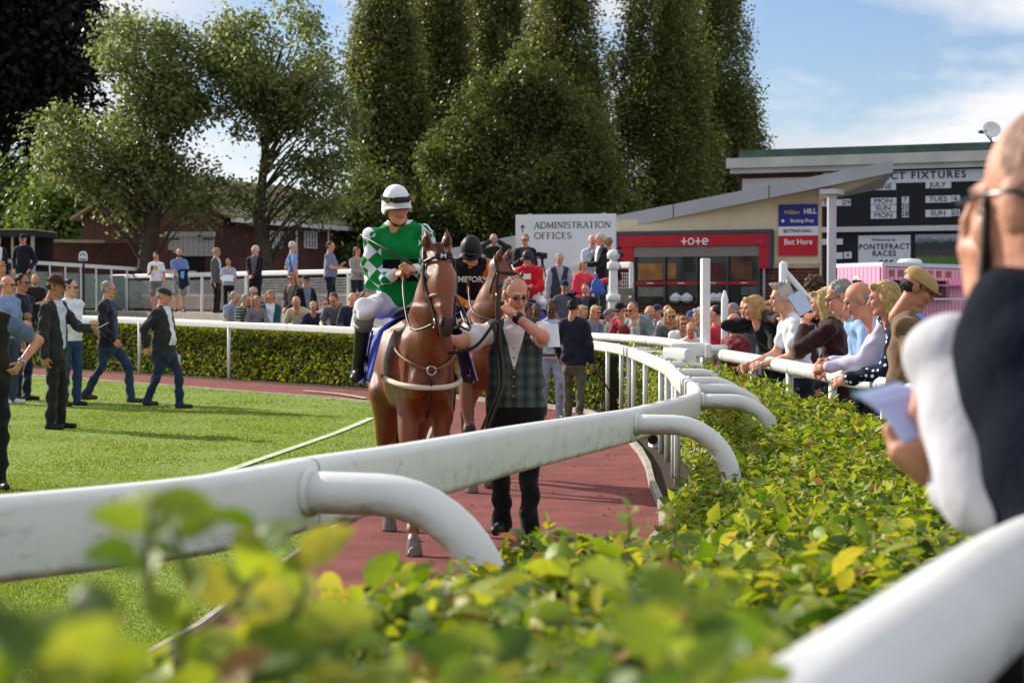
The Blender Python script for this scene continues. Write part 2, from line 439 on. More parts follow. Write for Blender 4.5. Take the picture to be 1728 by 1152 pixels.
# fallen leaves and grit on the red track
lf = MB()
for _ in range(260):
    y = random.uniform(8.5, 27); x = random.uniform(-1.3, 1.2); s = random.uniform(.010, .026); a = random.uniform(0, 6.28)
    ca, sa = math.cos(a) * s, math.sin(a) * s
    lf.add([(x - ca, y - sa, .005), (x + sa * .5, y - ca * .5, .012), (x + ca, y + sa, .006), (x - sa * .5, y + ca * .5, .014)], [(0, 1, 2, 3)])
tag(lf.build('fallen_leaves', mat('dry_leaf', (150, 116, 66), .8, var=.5, scale=3)), 'scattered dry leaves and grit lying on the red track', 'leaves', kind='stuff')

# ------------------------------------------------------------------ white rails
def rail_material(name, base, algae):
    m = mat(name, base, 0.38, var=0.05, scale=5, spec=0.45)
    n, l = m.node_tree.nodes, m.node_tree.links; b = n['Principled BSDF']
    prev = b.inputs['Base Color'].links[0].from_socket
    tc = n.new('ShaderNodeTexCoord'); mp = n.new('ShaderNodeMapping'); mp.inputs['Scale'].default_value = (3.5, 3.5, 9)
    l.new(tc.outputs['Object'], mp.inputs[0])
    nz = n.new('ShaderNodeTexNoise'); nz.inputs['Scale'].default_value = 2.2; nz.inputs['Detail'].default_value = 7; nz.inputs['Roughness'].default_value = .7
    l.new(mp.outputs[0], nz.inputs['Vector'])
    g = n.new('ShaderNodeNewGeometry'); sp = n.new('ShaderNodeSeparateXYZ'); l.new(g.outputs['Normal'], sp.inputs[0])
    mr = n.new('ShaderNodeMapRange'); mr.inputs[1].default_value = 0.15; mr.inputs[2].default_value = -0.9; mr.inputs[3].default_value = -0.1; mr.inputs[4].default_value = 0.30
    l.new(sp.outputs['Z'], mr.inputs[0])
    ad = n.new('ShaderNodeMath'); ad.operation = 'ADD'; l.new(nz.outputs['Fac'], ad.inputs[0]); l.new(mr.outputs[0], ad.inputs[1])
    rp = n.new('ShaderNodeValToRGB'); rp.color_ramp.elements[0].position = 0.50; rp.color_ramp.elements[1].position = 0.84
    rp.color_ramp.elements[0].color = (0, 0, 0, 1); rp.color_ramp.elements[1].color = (.85, .85, .85, 1)
    l.new(ad.outputs[0], rp.inputs[0])
    mx = n.new('ShaderNodeMix'); mx.data_type = 'RGBA'; l.new(rp.outputs['Color'], mx.inputs['Factor']); l.new(prev, mx.inputs['A']); mx.inputs['B'].default_value = lin(algae) + (1,)
    l.new(mx.outputs['Result'], b.inputs['Base Color'])
    return m
M_RAIL = rail_material('white_rail_plastic', (226, 227, 224), (96, 98, 62))
M_RAIL2 = rail_material('white_tube_paint', (220, 221, 220), (140, 142, 118))
M_WHITE = mat('white_paint', (228, 229, 228), 0.5, var=0.06, scale=4)
M_JOINT = mat('rail_joint', (120, 122, 118), 0.6)

def roundrect(w, h, r, k=4):
    out = []
    for cx, cy, a0 in ((w / 2 - r, h / 2 - r, 0), (-w / 2 + r, h / 2 - r, 90), (-w / 2 + r, -h / 2 + r, 180), (w / 2 - r, -h / 2 + r, 270)):
        for i in range(k + 1):
            a = math.radians(a0 + 90 * i / k); out.append((cx + r * math.cos(a), cy + r * math.sin(a)))
    return out
PROF_R = roundrect(0.088, 0.190, 0.028)
def prof_oval(rx, rz, n=14): return [(rx * math.cos(2 * math.pi * i / n), rz * math.sin(2 * math.pi * i / n)) for i in range(n)]

ringrail = empty('parade_ring_rail', (0.6, 10.6, 0)); tag(ringrail, 'white plastic parade ring rail on curved arms sweeping round the red track', 'railing')
def world_to(o, par): o.parent = par; o.matrix_parent_inverse = Matrix.Translation(par.location).inverted(); return o
def rtop(Y):
    return float(np.interp(Y, [2.5, 4.25, 5.2, 10.6, 13.5, 26, 29, 35, 47], [1.20, 1.215, 1.228, 1.045, 1.0, 1.0, 1.03, 1.10, 1.26]))
def rsc(Y): return float(np.interp(Y, [5, 10.6, 13.5, 19, 30], [1.0, .95, .86, .74, .70]))
RP = [Vector((p.x, p.y, rtop(p.y) - 0.097 * rsc(p.y))) for p in R_C]
def nearest_i(C, y, xhint=None):
    return min(range(len(C)), key=lambda i: abs(C[i].y - y) + (0.2 * abs(C[i].x - xhint) if xhint is not None else 0))
arm_y = [25.2, 23.6, 21.8, 19.9, 18.0, 16.2, 14.9, 13.5, 10.6, 5.2]
cuts = sorted(set([0] + [nearest_i(R_C, y) for y in (50.5, 47, 43.6, 40.2, 36.9, 33.6, 30.2) ] + [nearest_i(R_C, y) for y in arm_y] + [len(R_C) - 1]))
cut_smooth = catmull(RP, 2)
for a, b in zip(cuts[:-1], cuts[1:]):
    seg = cut_smooth[a * 2: b * 2 + 1]
    if len(seg) < 2: continue
    d0 = (seg[1] - seg[0]).normalized(); d1 = (seg[-1] - seg[-2]).normalized()
    seg = [p.copy() for p in seg]; seg[0] += d0 * 0.004; seg[-1] -= d1 * 0.004
    mb = MB(); mb.sweep(seg, PROF_R, scales=[rsc(p.y) for p in seg]); o = mb.build('rail_section', M_RAIL, None, True); shade_auto(o, 50); world_to(o, ringrail)
# dark joint strips between the sections
for c in cuts[1:-1]:
    p = RP[c]; d = (RP[c + 1] - RP[c - 1]).normalized(); mb = MB()
    mb.sweep([p - d * 0.006, p + d * 0.006], [(x * 0.975 * rsc(p.y), z * 0.985 * rsc(p.y)) for x, z in PROF_R]); world_to(mb.build('rail_joint', M_JOINT, None, True), ringrail)
# curved arms
for y in arm_y:
    i = nearest_i(R_C, y); p = RP[i].copy(); d = (RP[i + 1] - RP[i - 1]); d.z = 0; d.normalize()
    out = Vector((-d.y, d.x, 0))               # towards the hedge
    if out.x < 0: out = -out
    p = p + d * (0.07 if y < 13.4 else 0.0) + Vector((0, 0, 0.012))
    r = 0.052 if y > 12 else (0.054 if y > 8 else 0.055)
    run, rad = (0.24, 0.32)
    pts = [p + out * 0.03, p + out * 0.12, p + out * run]
    for k in range(1, 11):
        t = math.radians(88 * k / 10); pts.append(p + out * (run + rad * math.sin(t)) - Vector((0, 0, rad * (1 - math.cos(t)))))
    last = pts[-1]; pts.append(Vector((last.x, last.y, rbank(y) * 0.9 - 0.02)) + out * 0.03)
    mb = MB(); mb.tube(pts, r, 14); world_to(mb.build('curved_arm', M_RAIL2, None, True), ringrail)
    mb = MB(); mb.tube([p + out * 0.040, p + out * 0.062], r * 1.16, 14); world_to(mb.build('arm_collar', M_RAIL, None, True), ringrail)
# upright posts under the far stretch
post_at = [(i_, 0.028) for i_ in [nearest_i(R_C, y) for y in (49, 45.2, 41.7, 38.6, 33.0, 30.0, 28.4, 27.2, 26.3, 25.2, 24.4, 22.8, 20.4, 19.4, 17.6, 16.9)]]
for i, r in post_at:
    p = RP[i]; mb = MB(); mb.tube([(p.x, p.y, 0), (p.x, p.y, p.z)], r if p.y < 30 else 0.034, 8); world_to(mb.build('post', M_WHITE, None, True), ringrail)

specrail = empty('spectator_rail', (2.3, 17.7, 0)); tag(specrail, 'white tubular rail in front of the spectators behind the hedge', 'railing')
def stop(Y): return 1.05 + bank(Y) - 0.03 * sstep((Y - 30) / 4) + (0.12 * sstep((Y - 36) / 12))
SP = [Vector((p.x, p.y, stop(p.y) - 0.005)) for p in S_C]
scuts = list(range(0, len(SP), 17)) + [len(SP) - 1]
if scuts[-1] - scuts[-2] < 5: scuts.pop(-2)
sm = catmull(SP, 2)
for a, b in zip(scuts[:-1], scuts[1:]):
    seg = sm[a * 2:b * 2 + 1]
    mb = MB(); mb.sweep(seg, prof_oval(0.056, 0.062, 18)); world_to(mb.build('rail_section', M_RAIL2, None, True), specrail)
for a in range(4, len(SP), 9):
    p = SP[a]; mb = MB(); mb.tube([(p.x, p.y, bank(p.y) - .03), (p.x, p.y, p.z)], 0.032, 8); world_to(mb.build('post', M_WHITE, None, True), specrail)

# gate hardware where the two rails meet: white box beam, sloped end block, tall square post, slim pointed posts
gate = empty('gate_post', P(1192, 600, 20.6)); tag(gate, 'tall square white gate post rising above the crowd with box beam', 'post')
def gpart(name, mb, m=M_WHITE): o = mb.build(name, m); shade_auto(o, 35); return world_to(o, gate)
b0 = P(1190, 436, 20.6); b1 = P(1190, 600, 20.6)
mb = MB(); mb.box(((b0.x + b1.x) / 2, 20.6, b0.z / 2), (0.085, 0.085, b0.z), 0.25, bev=.006); gpart('post', mb)
mb = MB(); q = P(1165, 590, 20.45); mb.box((q.x, 20.45, q.z), (0.40, 0.16, 0.15), -0.15, bev=.012); gpart('box_beam', mb)
mb = MB(); q = P(1163, 593, 20.2)
mb.sweep([q + Vector((-.22, .0, -.02)), q + Vector((-.02, -.28, -.03))], roundrect(.14, .13, .04)); gpart('end_block', mb)
mb = MB(); q = P(1195, 592, 20.3); mb.box((q.x, 20.3, q.z), (.07, .2, .15), -.1, bev=.01); gpart('end_plate', mb)
q = P(1200, 588, 20.2); mb = MB(); mb.tube([q, q + Vector((.18, 0, .005)), q + Vector((.30, 0, -.03)), q + Vector((.38, 0, -.12)), q + Vector((.40, 0, -.4))], .04, 10); gpart('curved_arm', mb)
slim = empty('slim_post', (0, 0, 0)); 
p0 = P(1223, 490, 21.5); mb = MB(); mb.tube([(p0.x, 21.5, 0), (p0.x, 21.5, p0.z - .1), (p0.x, 21.5, p0.z)], .035, 10, rs=[.04, .04, .012])
bpy.data.objects.remove(slim); tag(mb.build('slim_post', M_WHITE, None, True), 'slim white post with pointed top right of the tall square post', 'post')
p0 = P(1322, 441, 23.5); br = empty('braced_post', (p0.x, 23.5, 0)); tag(br, 'white post with a diagonal brace in front of the brick pier', 'post')
mb = MB(); mb.tube([(0, 0, 0), (0, 0, p0.z - .03), (0, 0, p0.z)], .05, 10, rs=[.052, .052, .02]); mb.build('post', M_WHITE, br, True)
mb = MB(); mb.tube([(0.02, 0, p0.z - .12), (.75, 0, p0.z - .95)], .035, 8); mb.build('brace', M_WHITE, br, True)

# litter bin by the track foot of the rail
p0 = P(1108, 742, 21.3); bn = empty('small_bin', (p0.x, p0.y, 0)); tag(bn, 'small white box with dark mouth at the foot of the ring rail', 'box')
mb = MB(); mb.box((0, 0, .14), (.14, .2, .28), .2, bev=.012); mb.build('body', M_WHITE, bn)
mb = MB(); mb.lathe([(.055, -.01), (.055, .01)], (-.05, -.105, .1), 12, rot=Matrix.Rotation(math.pi / 2, 3, 'X')); mb.build('mouth', mat('black_plastic', (22, 22, 24), .5), bn)
# ------------------------------------------------------------------ hedges
def leaf_template(stations=6, pleat=0.03):
    V = [(0, 0, 0)]; F = []
    ts = [i / stations for i in range(1, stations)]
    for i, t in enumerate(ts):
        w = 0.29 * math.sin(math.pi * t ** 0.85) ** 0.75; zz = pleat * (1 if i % 2 else -1); bend = -0.16 * t * t
        V += [(-w, t, 0.30 * w + zz + bend), (0, t, bend), (w, t, 0.30 * w + zz + bend)]
    V.append((0, 1.0, -0.2)); last = len(V) - 1
    F += [(0, 2, 1), (0, 3, 2)]
    for i in range(len(ts) - 1):
        a = 1 + 3 * i; b = a + 3
        F += [(a, a + 1, b + 1), (a, b + 1, b), (a + 1, a + 2, b + 2), (a + 1, b + 2, b + 1)]
    a = last - 3
    F += [(a, a + 1, last), (a + 1, a + 2, last)]
    return np.array(V, float), np.array(F, int)
LT_NEAR = leaf_template(8, 0.022)
LT_MID = leaf_template(4, 0.0)
LT_FAR = (np.array([(0, 0, 0), (-.28, .45, .08), (0, .48, -.04), (.28, .45, .08), (0, 1, -.12)], float), np.array([(0, 2, 1), (0, 3, 2), (1, 2, 4), (2, 3, 4)], int))

def leaf_frames(N, tip, jit=0.6):
    """rows: side, along, normal unit vectors; N = outward normals, tip = wanted tip directions"""
    n = N + RNG.normal(0, jit, N.shape); n /= np.linalg.norm(n, axis=1, keepdims=True)
    t = tip - (tip * n).sum(1, keepdims=True) * n; t /= np.linalg.norm(t, axis=1, keepdims=True) + 1e-9
    s = np.cross(t, n)
    return s, t, n
def leaf_cloud(pos, fr, size, tmpl):
    TV, TF = tmpl; s, t, n = fr
    V = pos[:, None, :] + size[:, None, None] * (TV[None, :, 0:1] * s[:, None, :] + TV[None, :, 1:2] * t[:, None, :] + TV[None, :, 2:3] * n[:, None, :])
    F = TF[None] + (np.arange(len(pos)) * len(TV))[:, None, None]
    return V.reshape(-1, 3), F.reshape(-1, 3)

HEDGE_COLS = [((60, 86, 28), .22), ((94, 122, 38), .32), ((132, 150, 52), .27), ((162, 170, 66), .13), ((180, 172, 70), .04), ((150, 118, 70), .02)]
M_HEDGE = leafmat('hornbeam_leaf', HEDGE_COLS, trans=0.42, rough=0.5, spec=.32, patch=(5.0, .80, 1.14))
M_HEDGE_D = leafmat('far_hedge_leaf', [((60, 84, 22), .3), ((92, 116, 32), .3), ((128, 144, 44), .25), ((160, 158, 56), .15)], trans=0.35, rough=.75, spec=.12)
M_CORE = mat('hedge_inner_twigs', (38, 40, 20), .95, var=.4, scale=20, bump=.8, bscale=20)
M_STEM = mat('hedge_stem', (98, 104, 52), .7)

def strip(Lp, Rp, Z, name, mats, inset, zdrop, base, parent):
    V = []; F = []
    for l, r, z, b in zip(Lp, Rp, Z, base):
        d = (r - l).normalized()
        a, c = l + d * inset, r - d * inset
        V += [(a.x, a.y, b), (a.x, a.y, z - zdrop), (c.x, c.y, z - zdrop), (c.x, c.y, b)]
    n = len(Lp)
    for i in range(n - 1):
        for j in range(3): F.append((i * 4 + j, i * 4 + j + 1, (i + 1) * 4 + j + 1, (i + 1) * 4 + j))
    F += [(0, 1, 2, 3), tuple((n - 1) * 4 + j for j in (3, 2, 1, 0))]
    return mesh_np(name, V, F, mats, parent, False)

def ldrop(y): return .26 * sstep((y - 5.4) / 1.6) * sstep((19 - y) / 4)     # the ring side is clipped lower there
def sample_hedge(Lp, Rp, Z, base, dens, y_of=None, bumpy=0.05, slope=False):
    """random points with outward normals on the top and both sides"""
    Ps, Ns = [], []
    for i in range(len(Lp) - 1):
        l0, l1, r0, r1 = Lp[i], Lp[i + 1], Rp[i], Rp[i + 1]
        ym = (l0.y + l1.y + r0.y + r1.y) / 4; D = dens(ym)
        wid = ((r0 - l0).length + (r1 - l1).length) / 2; seg = ((l1 - l0).length + (r1 - r0).length) / 2
        z0, z1, b0, b1 = Z[i], Z[i + 1], base[i], base[i + 1]
        n = RNG.poisson(wid * seg * D)
        u, v = RNG.random(n), RNG.random(n)
        l = np.array([l0.x, l0.y])[None] * (1 - v[:, None]) + np.array([l1.x, l1.y])[None] * v[:, None]
        r = np.array([r0.x, r0.y])[None] * (1 - v[:, None]) + np.array([r1.x, r1.y])[None] * v[:, None]
        xy = l * (1 - u[:, None]) + r * u[:, None]
        z = z0 * (1 - v) + z1 * v
        if slope: z = z - ldrop(ym) * (1 - u) ** 1.6
        z = z + bumpy * (np.sin(xy[:, 0] * 7 + np.sin(xy[:, 1] * 4)) * np.sin(xy[:, 1] * 6.1) + .6 * np.sin(xy[:, 0] * 17 + xy[:, 1] * 13)) - np.abs(RNG.normal(0, .035, n)) + RNG.exponential(.012, n)
        Ps.append(np.stack([xy[:, 0], xy[:, 1], z], 1)); Ns.append(np.tile([0, 0, 1.0], (n, 1)))
        for a0, a1, sgn in ((l0, l1, -1), (r0, r1, 1)):
            L = (a1 - a0).length; H = z0 - b0; n = RNG.poisson(L * H * D * 0.8)
            v = RNG.random(n); w = RNG.random(n)
            dr = (r0 - l0).normalized() * sgn
            xy = np.array([a0.x, a0.y])[None] * (1 - v[:, None]) + np.array([a1.x, a1.y])[None] * v[:, None]
            dep = -np.abs(RNG.normal(0, .05, n)) + .5 * bumpy * np.sin(w * 9 + v * 5 + a0.y * 3) + RNG.exponential(.012, n)
            xy = xy + np.array([dr.x, dr.y])[None] * dep[:, None]
            z = b0 + .03 + (z0 * (1 - v) + z1 * v - b0 - (ldrop(ym) if slope and sgn < 0 else 0)) * w
            Ps.append(np.stack([xy[:, 0], xy[:, 1], z], 1)); Ns.append(np.tile([dr.x, dr.y, .35], (n, 1)))
    return np.concatenate(Ps), np.concatenate(Ns)

def interp(tab, y):
    ys = [t[0] for t in tab]; return float(np.interp(y, ys, [t[1] for t in tab]))
HL = [(1.0, -.62), (1.7, -.52), (2.2, -.42), (2.8, -.36), (3.4, -.27), (5.2, -.06), (5.8, .16), (6.5, .42), (7.2, .56), (8, .60), (10.6, .92), (13.5, 1.46), (17, 1.62), (20, 1.74), (24, 1.70), (26.2, 1.62), (27.2, 1.5)]
HR = [(1.0, -.06), (1.3, .05), (1.84, .28), (2.8, .75), (4.3, 1.40), (8, 2.2), (12.2, 2.33), (17.7, 2.14), (21.5, 2.02), (25, 1.96), (26.2, 1.84), (27.2, 1.66)]
HZ = [(1, 1.29), (1.7, 1.24), (2.2, 1.19), (2.8, 1.14), (3.4, 1.085), (4.2, .985), (5.2, .925), (6.5, .88), (8, .85), (10.6, .84), (13.5, .85), (17, .88), (20, .90), (27.2, .92)]
ys = [1.0, 1.35, 1.7, 2.0, 2.4, 2.8, 3.3, 3.9, 4.6, 5.4, 6.2, 7, 8, 9, 10, 11, 12, 13, 14, 15, 16, 17, 18, 19, 20, 21, 22, 23, 24, 25, 26.2, 27.2]
Lp = [Vector((interp(HL, y), y, 0)) for y in ys]; Rp = [Vector((interp(HR, y), y, 0)) for y in ys]; Z = [interp(HZ, y) for y in ys]; B = [rbank(y) * .8 for y in ys]
hedge1 = empty('near_hedge', (1.2, 8, 0)); tag(hedge1, 'broad sunlit hornbeam hedge in the foreground between the two white rails', 'hedge')
hedge1.name = 'hedge'
def into(o, par): return world_to(o, par)
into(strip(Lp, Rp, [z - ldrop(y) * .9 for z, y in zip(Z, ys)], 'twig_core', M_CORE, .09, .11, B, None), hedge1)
def dens1(y): return 2600 if y < 4 else (2150 if y < 8 else (1600 if y < 14 else 1050))
pos, nrm = sample_hedge(Lp, Rp, Z, B, dens1, bumpy=.06, slope=True)
tip = RNG.normal(0, 1, pos.shape) * [1, 1, .45] + nrm * .35 + [0, 0, .1]
fr = leaf_frames(nrm, tip, .55)
size = np.clip(RNG.normal(.048, .015, len(pos)), .018, .085) * (1 + .0 * pos[:, 1])
# what the camera sees largest becomes single leaves
pxs = 864 + FPX * pos[:, 0] / pos[:, 1]; pys = 500 + FPX * (CAM_Z - pos[:, 2]) / pos[:, 1]
seen = (pxs > -40) & (pxs < 1768) & (pys < 1190) & (nrm[:, 2] > .9) & (pos[:, 2] > np.interp(pos[:, 1], [h[0] for h in HZ], [h[1] for h in HZ]) - .02)
score = np.where(seen, size / pos[:, 1] * np.abs(fr[2][:, 1] * .8 + .3), 0)
order = np.argsort(-score)[:130]
single = np.zeros(len(pos), bool); single[order] = True
near = (pos[:, 1] < 5.5) & ~single; mid = ~near & ~single
V1, F1 = leaf_cloud(pos[near], tuple(a[near] for a in fr), size[near], LT_MID)
V2, F2 = leaf_cloud(pos[mid], tuple(a[mid] for a in fr), size[mid] * 1.1, LT_FAR)
fo = mesh_np('foliage', np.concatenate([V1, V2]), np.concatenate([F1, F2 + len(V1)]), M_HEDGE, None, True); tag(fo, kind='stuff'); into(fo, hedge1)
leaf_me = None
def leaf_obj(p, s, t, n, size, m=M_HEDGE):
    global leaf_me
    if leaf_me is None:
        o = mesh_np('leaf', LT_NEAR[0], LT_NEAR[1], m, None, True); leaf_me = o.data
    else:
        o = bpy.data.objects.new('leaf', leaf_me); COL.objects.link(o)
    M = Matrix(((s[0], t[0], n[0]), (s[1], t[1], n[1]), (s[2], t[2], n[2]))).to_4x4() @ Matrix.Scale(size, 4)
    M.translation = Vector(p)
    o.parent = hedge1; o.matrix_parent_inverse = Matrix.Translation(hedge1.location).inverted(); o.matrix_basis = M
    return o
for i in order: leaf_obj(pos[i], fr[0][i], fr[1][i], fr[2][i], size[i] * 1.12)
# upright shoots nearest the camera, leaf by leaf
def shoot(base, top, n_leaf, lsize, spread=.9):
    base, top = Vector(base), Vector(top); mid_ = (base + top) / 2 + Vector((random.uniform(-.02, .02), random.uniform(-.02, .02), 0))
    pts = [base, mid_, top]; stems = MB(); stems.tube(pts, .0022, 5, rs=[.003, .0024, .0014]); into(stems.build('stem', M_STEM, None, True), hedge1)
    a = random.uniform(0, 6.28)
    for k in range(n_leaf):
        t = (k + .6) / n_leaf; p = base.lerp(mid_, t * 2) if t < .5 else mid_.lerp(top, t * 2 - 1)
        a += 2.6 + random.uniform(-.5, .5); dirv = Vector((math.cos(a) * spread, math.sin(a) * spread, random.uniform(.1, .75))).normalized()
        nn = Vector((random.uniform(-.6, .6), random.uniform(-1.3, -.1), random.uniform(.4, 1.0))); nn = (nn - dirv * nn.dot(dirv)).normalized(); s_ = dirv.cross(nn)
        leaf_obj(p, s_, dirv, nn, lsize * random.uniform(.75, 1.15))
for (bx, by, tx, ty, d, nl, ls) in ((300, 1130, 275, 850, 1.25, 7, .050), (420, 1120, 415, 930, 1.35, 6, .055), (545, 1130, 520, 985, 1.45, 5, .06), (470, 1100, 480, 900, 1.55, 5, .055),
        (90, 1270, 100, 1120, .80, 3, .055), (175, 1260, 215, 1030, 1.0, 3, .045), (690, 1120, 650, 1000, 1.6, 5, .06), (820, 1140, 850, 1010, 1.35, 5, .068),
        (960, 1120, 960, 1000, 1.6, 5, .06), (1090, 1100, 1060, 930, 1.5, 5, .068), (1200, 1120, 1170, 950, 1.35, 6, .072), (1320, 1130, 1290, 1030, 1.4, 5, .068),
        (900, 1180, 900, 1100, 1.2, 4, .072), (610, 1180, 610, 1075, 1.3, 4, .066), (1010, 1180, 1020, 1080, 1.25, 4, .066), (740, 1180, 745, 1090, 1.25, 4, .062),
        (730, 1000, 740, 905, 2.3, 4, .056), (960, 960, 965, 880, 2.6, 4, .056), (1130, 900, 1130, 815, 2.9, 4, .056), (1275, 850, 1270, 765, 3.3, 3, .056),
        (1060, 870, 1055, 800, 3.2, 4, .055), (850, 990, 840, 925, 2.2, 4, .058), (1210, 1010, 1215, 920, 2.2, 4, .06), (420, 1200, 400, 1090, 1.3, 4, .06), (40, 1280, 60, 1115, .75, 4, .055), (150, 1270, 140, 1110, .80, 4, .055), (330, 1200, 330, 1090, 1.2, 4, .055), (250, 1000, 255, 840, 1.22, 5, .05), (370, 1050, 430, 880, 1.3, 5, .05), (500, 1190, 500, 1050, 1.35, 5, .06), (660, 1190, 680, 1060, 1.3, 4, .066), (780, 1170, 800, 1040, 1.4, 5, .066), (1130, 1190, 1120, 1050, 1.2, 4, .07), (1240, 1180, 1230, 1060, 1.25, 4, .07)):
    drop = 75 if 500 < tx < 1010 else (45 if tx >= 1010 else 0)
    shoot(P(bx, by + drop, d), P(tx, ty + drop, d), nl, ls * (.74 if drop else .9))

# the darker hedge along the far side of the ring
hedge2 = empty('hedge', (-4, 38, 0)); tag(hedge2, 'clipped shaded hedge along the far side of the ring behind the white rail', 'hedge')
idx = [i for i, p in enumerate(R_C) if p.y > 27.0][::4]
Lq, Rq, Zq = [], [], []
for i in idx:
    d = (R_C[max(i - 1, 0)] - R_C[i + 1]); d.z = 0; d.normalize(); out = Vector((d.y, -d.x, 0))
    out = out if out.y > 0 else -out
    e = sstep((R_C[i].y - 26.5) / 2.5)
    Lq.append(R_C[i] + out * .18); Rq.append(R_C[i] + out * (.45 + .45 * e)); Zq.append(rtop(R_C[i].y) - .15)
Bq = [0.0] * len(Lq)
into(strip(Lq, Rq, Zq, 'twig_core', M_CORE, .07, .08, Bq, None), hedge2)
pos, nrm = sample_hedge(Lq, Rq, Zq, Bq, lambda y: 800, bumpy=.045)
fr = leaf_frames(nrm, RNG.normal(0, 1, pos.shape) + nrm * .4, .7)
V, F = leaf_cloud(pos, fr, np.clip(RNG.normal(.075, .016, len(pos)), .04, .12), LT_FAR)
fo = mesh_np('foliage', V, F, M_HEDGE_D, None, True); tag(fo, kind='stuff'); into(fo, hedge2)
# ------------------------------------------------------------------ trees
M_BARK = mat('bark', (72, 62, 50), .9, var=.35, scale=5, bump=.9, bscale=12)
M_BARK_D = mat('dark_bark', (46, 40, 33), .9, var=.3, scale=5, bump=.9, bscale=12)
LEAF_Q = (np.array([(0, 0, 0), (-.30, .5, .06), (0, 1, -.05), (.30, .5, .06)], float), np.array([(0, 3, 2, 1)], int))
def quad_cloud(pos, fr, size):
    TV, TF = LEAF_Q; s, t, n = fr
    V = pos[:, None, :] + size[:, None, None] * (TV[None, :, 0:1] * s[:, None, :] + TV[None, :, 1:2] * t[:, None, :] + TV[None, :, 2:3] * n[:, None, :])
    F = TF[None] + (np.arange(len(pos)) * 4)[:, None, None]
    return V.reshape(-1, 3), F.reshape(-1, 4)

def tree(name, label, base, trunk, ells, nclump, per, lsize, csig, lm, bark=M_BARK, shell=.55, tr=.3, bfrac=.5, droop=0.0, group=None, br=0.045, seed=0, zlow=None, holes=False):
    """trunk: list of points relative to base; ells: crown ellipsoids (cx,cy,cz,rx,ry,rz) relative to base"""
    rng = np.random.default_rng(1000 + seed)
    root = empty(name, base); tag(root, label, 'tree', group)
    tp = catmull([Vector(p) for p in trunk], 5); L = len(tp)
    tb = MB(); tb.tube(tp, tr, 9, rs=[tr * (1.35 - .35 * min(1, i / 3)) * (1 - .82 * i / (L - 1)) + .01 for i in range(L)])
    vols = np.array([e[3] * e[4] * e[5] for e in ells]); vols = vols / vols.sum()
    cl = []
    while len(cl) < nclump:
        e = ells[rng.choice(len(ells), p=vols)]
        v = rng.normal(0, 1, 3); v /= np.linalg.norm(v); r = rng.random() ** (1 / 3); r = (shell + (1.08 - shell) * r) if rng.random() < .7 else r
        r *= 1 + .17 * math.sin(4 * math.atan2(v[1], v[0]) + seed) * math.sin(5 * v[2] + seed * 1.3) + .10 * math.sin(9 * v[2] + 3 * v[0] + seed * 2.1)
        p = np.array([e[0] + v[0] * r * e[3], e[1] + v[1] * r * e[4], e[2] + v[2] * r * e[5]])
        if zlow is not None and p[2] < zlow: continue
        if holes and np.sin(1.25 * p[0] + seed) * np.sin(1.15 * p[1] + 2 * seed) + np.sin(1.3 * p[2] + .9 * p[0] + seed * 1.7) * .8 < -.40 + rng.normal(0, .25): continue
        cl.append(p)
    cl = np.array(cl)
    tz = np.array([p.z for p in tp])
    for c in cl[:int(nclump * bfrac)]:
        # leave the trunk well below the clump
        h = max(tz[0] + .25 * (tz[-1] - tz[0]), min(tz[-1] * .96, c[2] - rng.uniform(.35, .75) * (abs(c[0]) + abs(c[1]) + 1.2)))
        i = int(np.argmin(np.abs(tz - h))); a = tp[i]; e_ = Vector(c)
        m1 = a.lerp(e_, .35) + Vector((rng.normal(0, .12), rng.normal(0, .12), rng.uniform(.0, .35) * (1 if droop == 0 else .4)))
        m2 = a.lerp(e_, .7) + Vector((rng.normal(0, .12), rng.normal(0, .12), rng.uniform(0, .3)))
        r0 = br * (0.7 + .08 * (e_ - a).length)
        tb.tube(catmull([a, m1, m2, e_], 3), r0, 5, rs=[r0 * (1 - .088 * k) for k in range(10)])
    tb.build('trunk', bark, root, True)
    n = nclump * per
    ci = rng.integers(0, nclump, n); sc = rng.uniform(.6, 1.3, nclump)[ci]
    off = rng.normal(0, 1, (n, 3)) * np.array(csig)[None] * sc[:, None]
    pos = cl[ci] + off; pos[:, 2] -= droop * np.hypot(off[:, 0], off[:, 1])
    outd = off / (np.linalg.norm(off, axis=1, keepdims=True) + 1e-6) * .6 + rng.normal(0, .6, (n, 3)) + [0, 0, .45]
    global RNG
    fr = leaf_frames(outd, rng.normal(0, 1, (n, 3)) + off * .8 + [0, 0, -.5], .3)
    sz = np.clip(rng.normal(lsize, lsize * .25, n), lsize * .4, lsize * 1.8)
    V, F = quad_cloud(pos, fr, sz)
    cr = mesh_np('crown', V, F, lm, root, False); tag(cr, kind='stuff')
    return root

M_ASH = leafmat('ash_leaf', [((79, 90, 47), .3), ((98, 110, 57), .35), ((118, 129, 75), .25), ((144, 150, 100), .1)], trans=.5, rough=.45, spec=.4)
M_POP = leafmat('poplar_leaf', [((67, 77, 36), .3), ((88, 97, 45), .35), ((110, 116, 55), .25), ((133, 136, 77), .1)], trans=.48, rough=.4, spec=.5)
M_BRD = leafmat('broad_leaf', [((58, 73, 31), .3), ((73, 89, 37), .35), ((91, 104, 45), .25), ((105, 113, 56), .1)], trans=.42, rough=.45)
M_DRK = leafmat('shaded_copper_leaf', [((16, 17, 14), .5), ((24, 24, 18), .5)], trans=.08, rough=.6, spec=.2)  # copper foliage taken almost to black: its backlit shade is put into the colour
M_PALE = leafmat('pale_far_leaf', [((66, 88, 34), .4), ((88, 112, 46), .4), ((112, 130, 64), .2)], trans=.4)

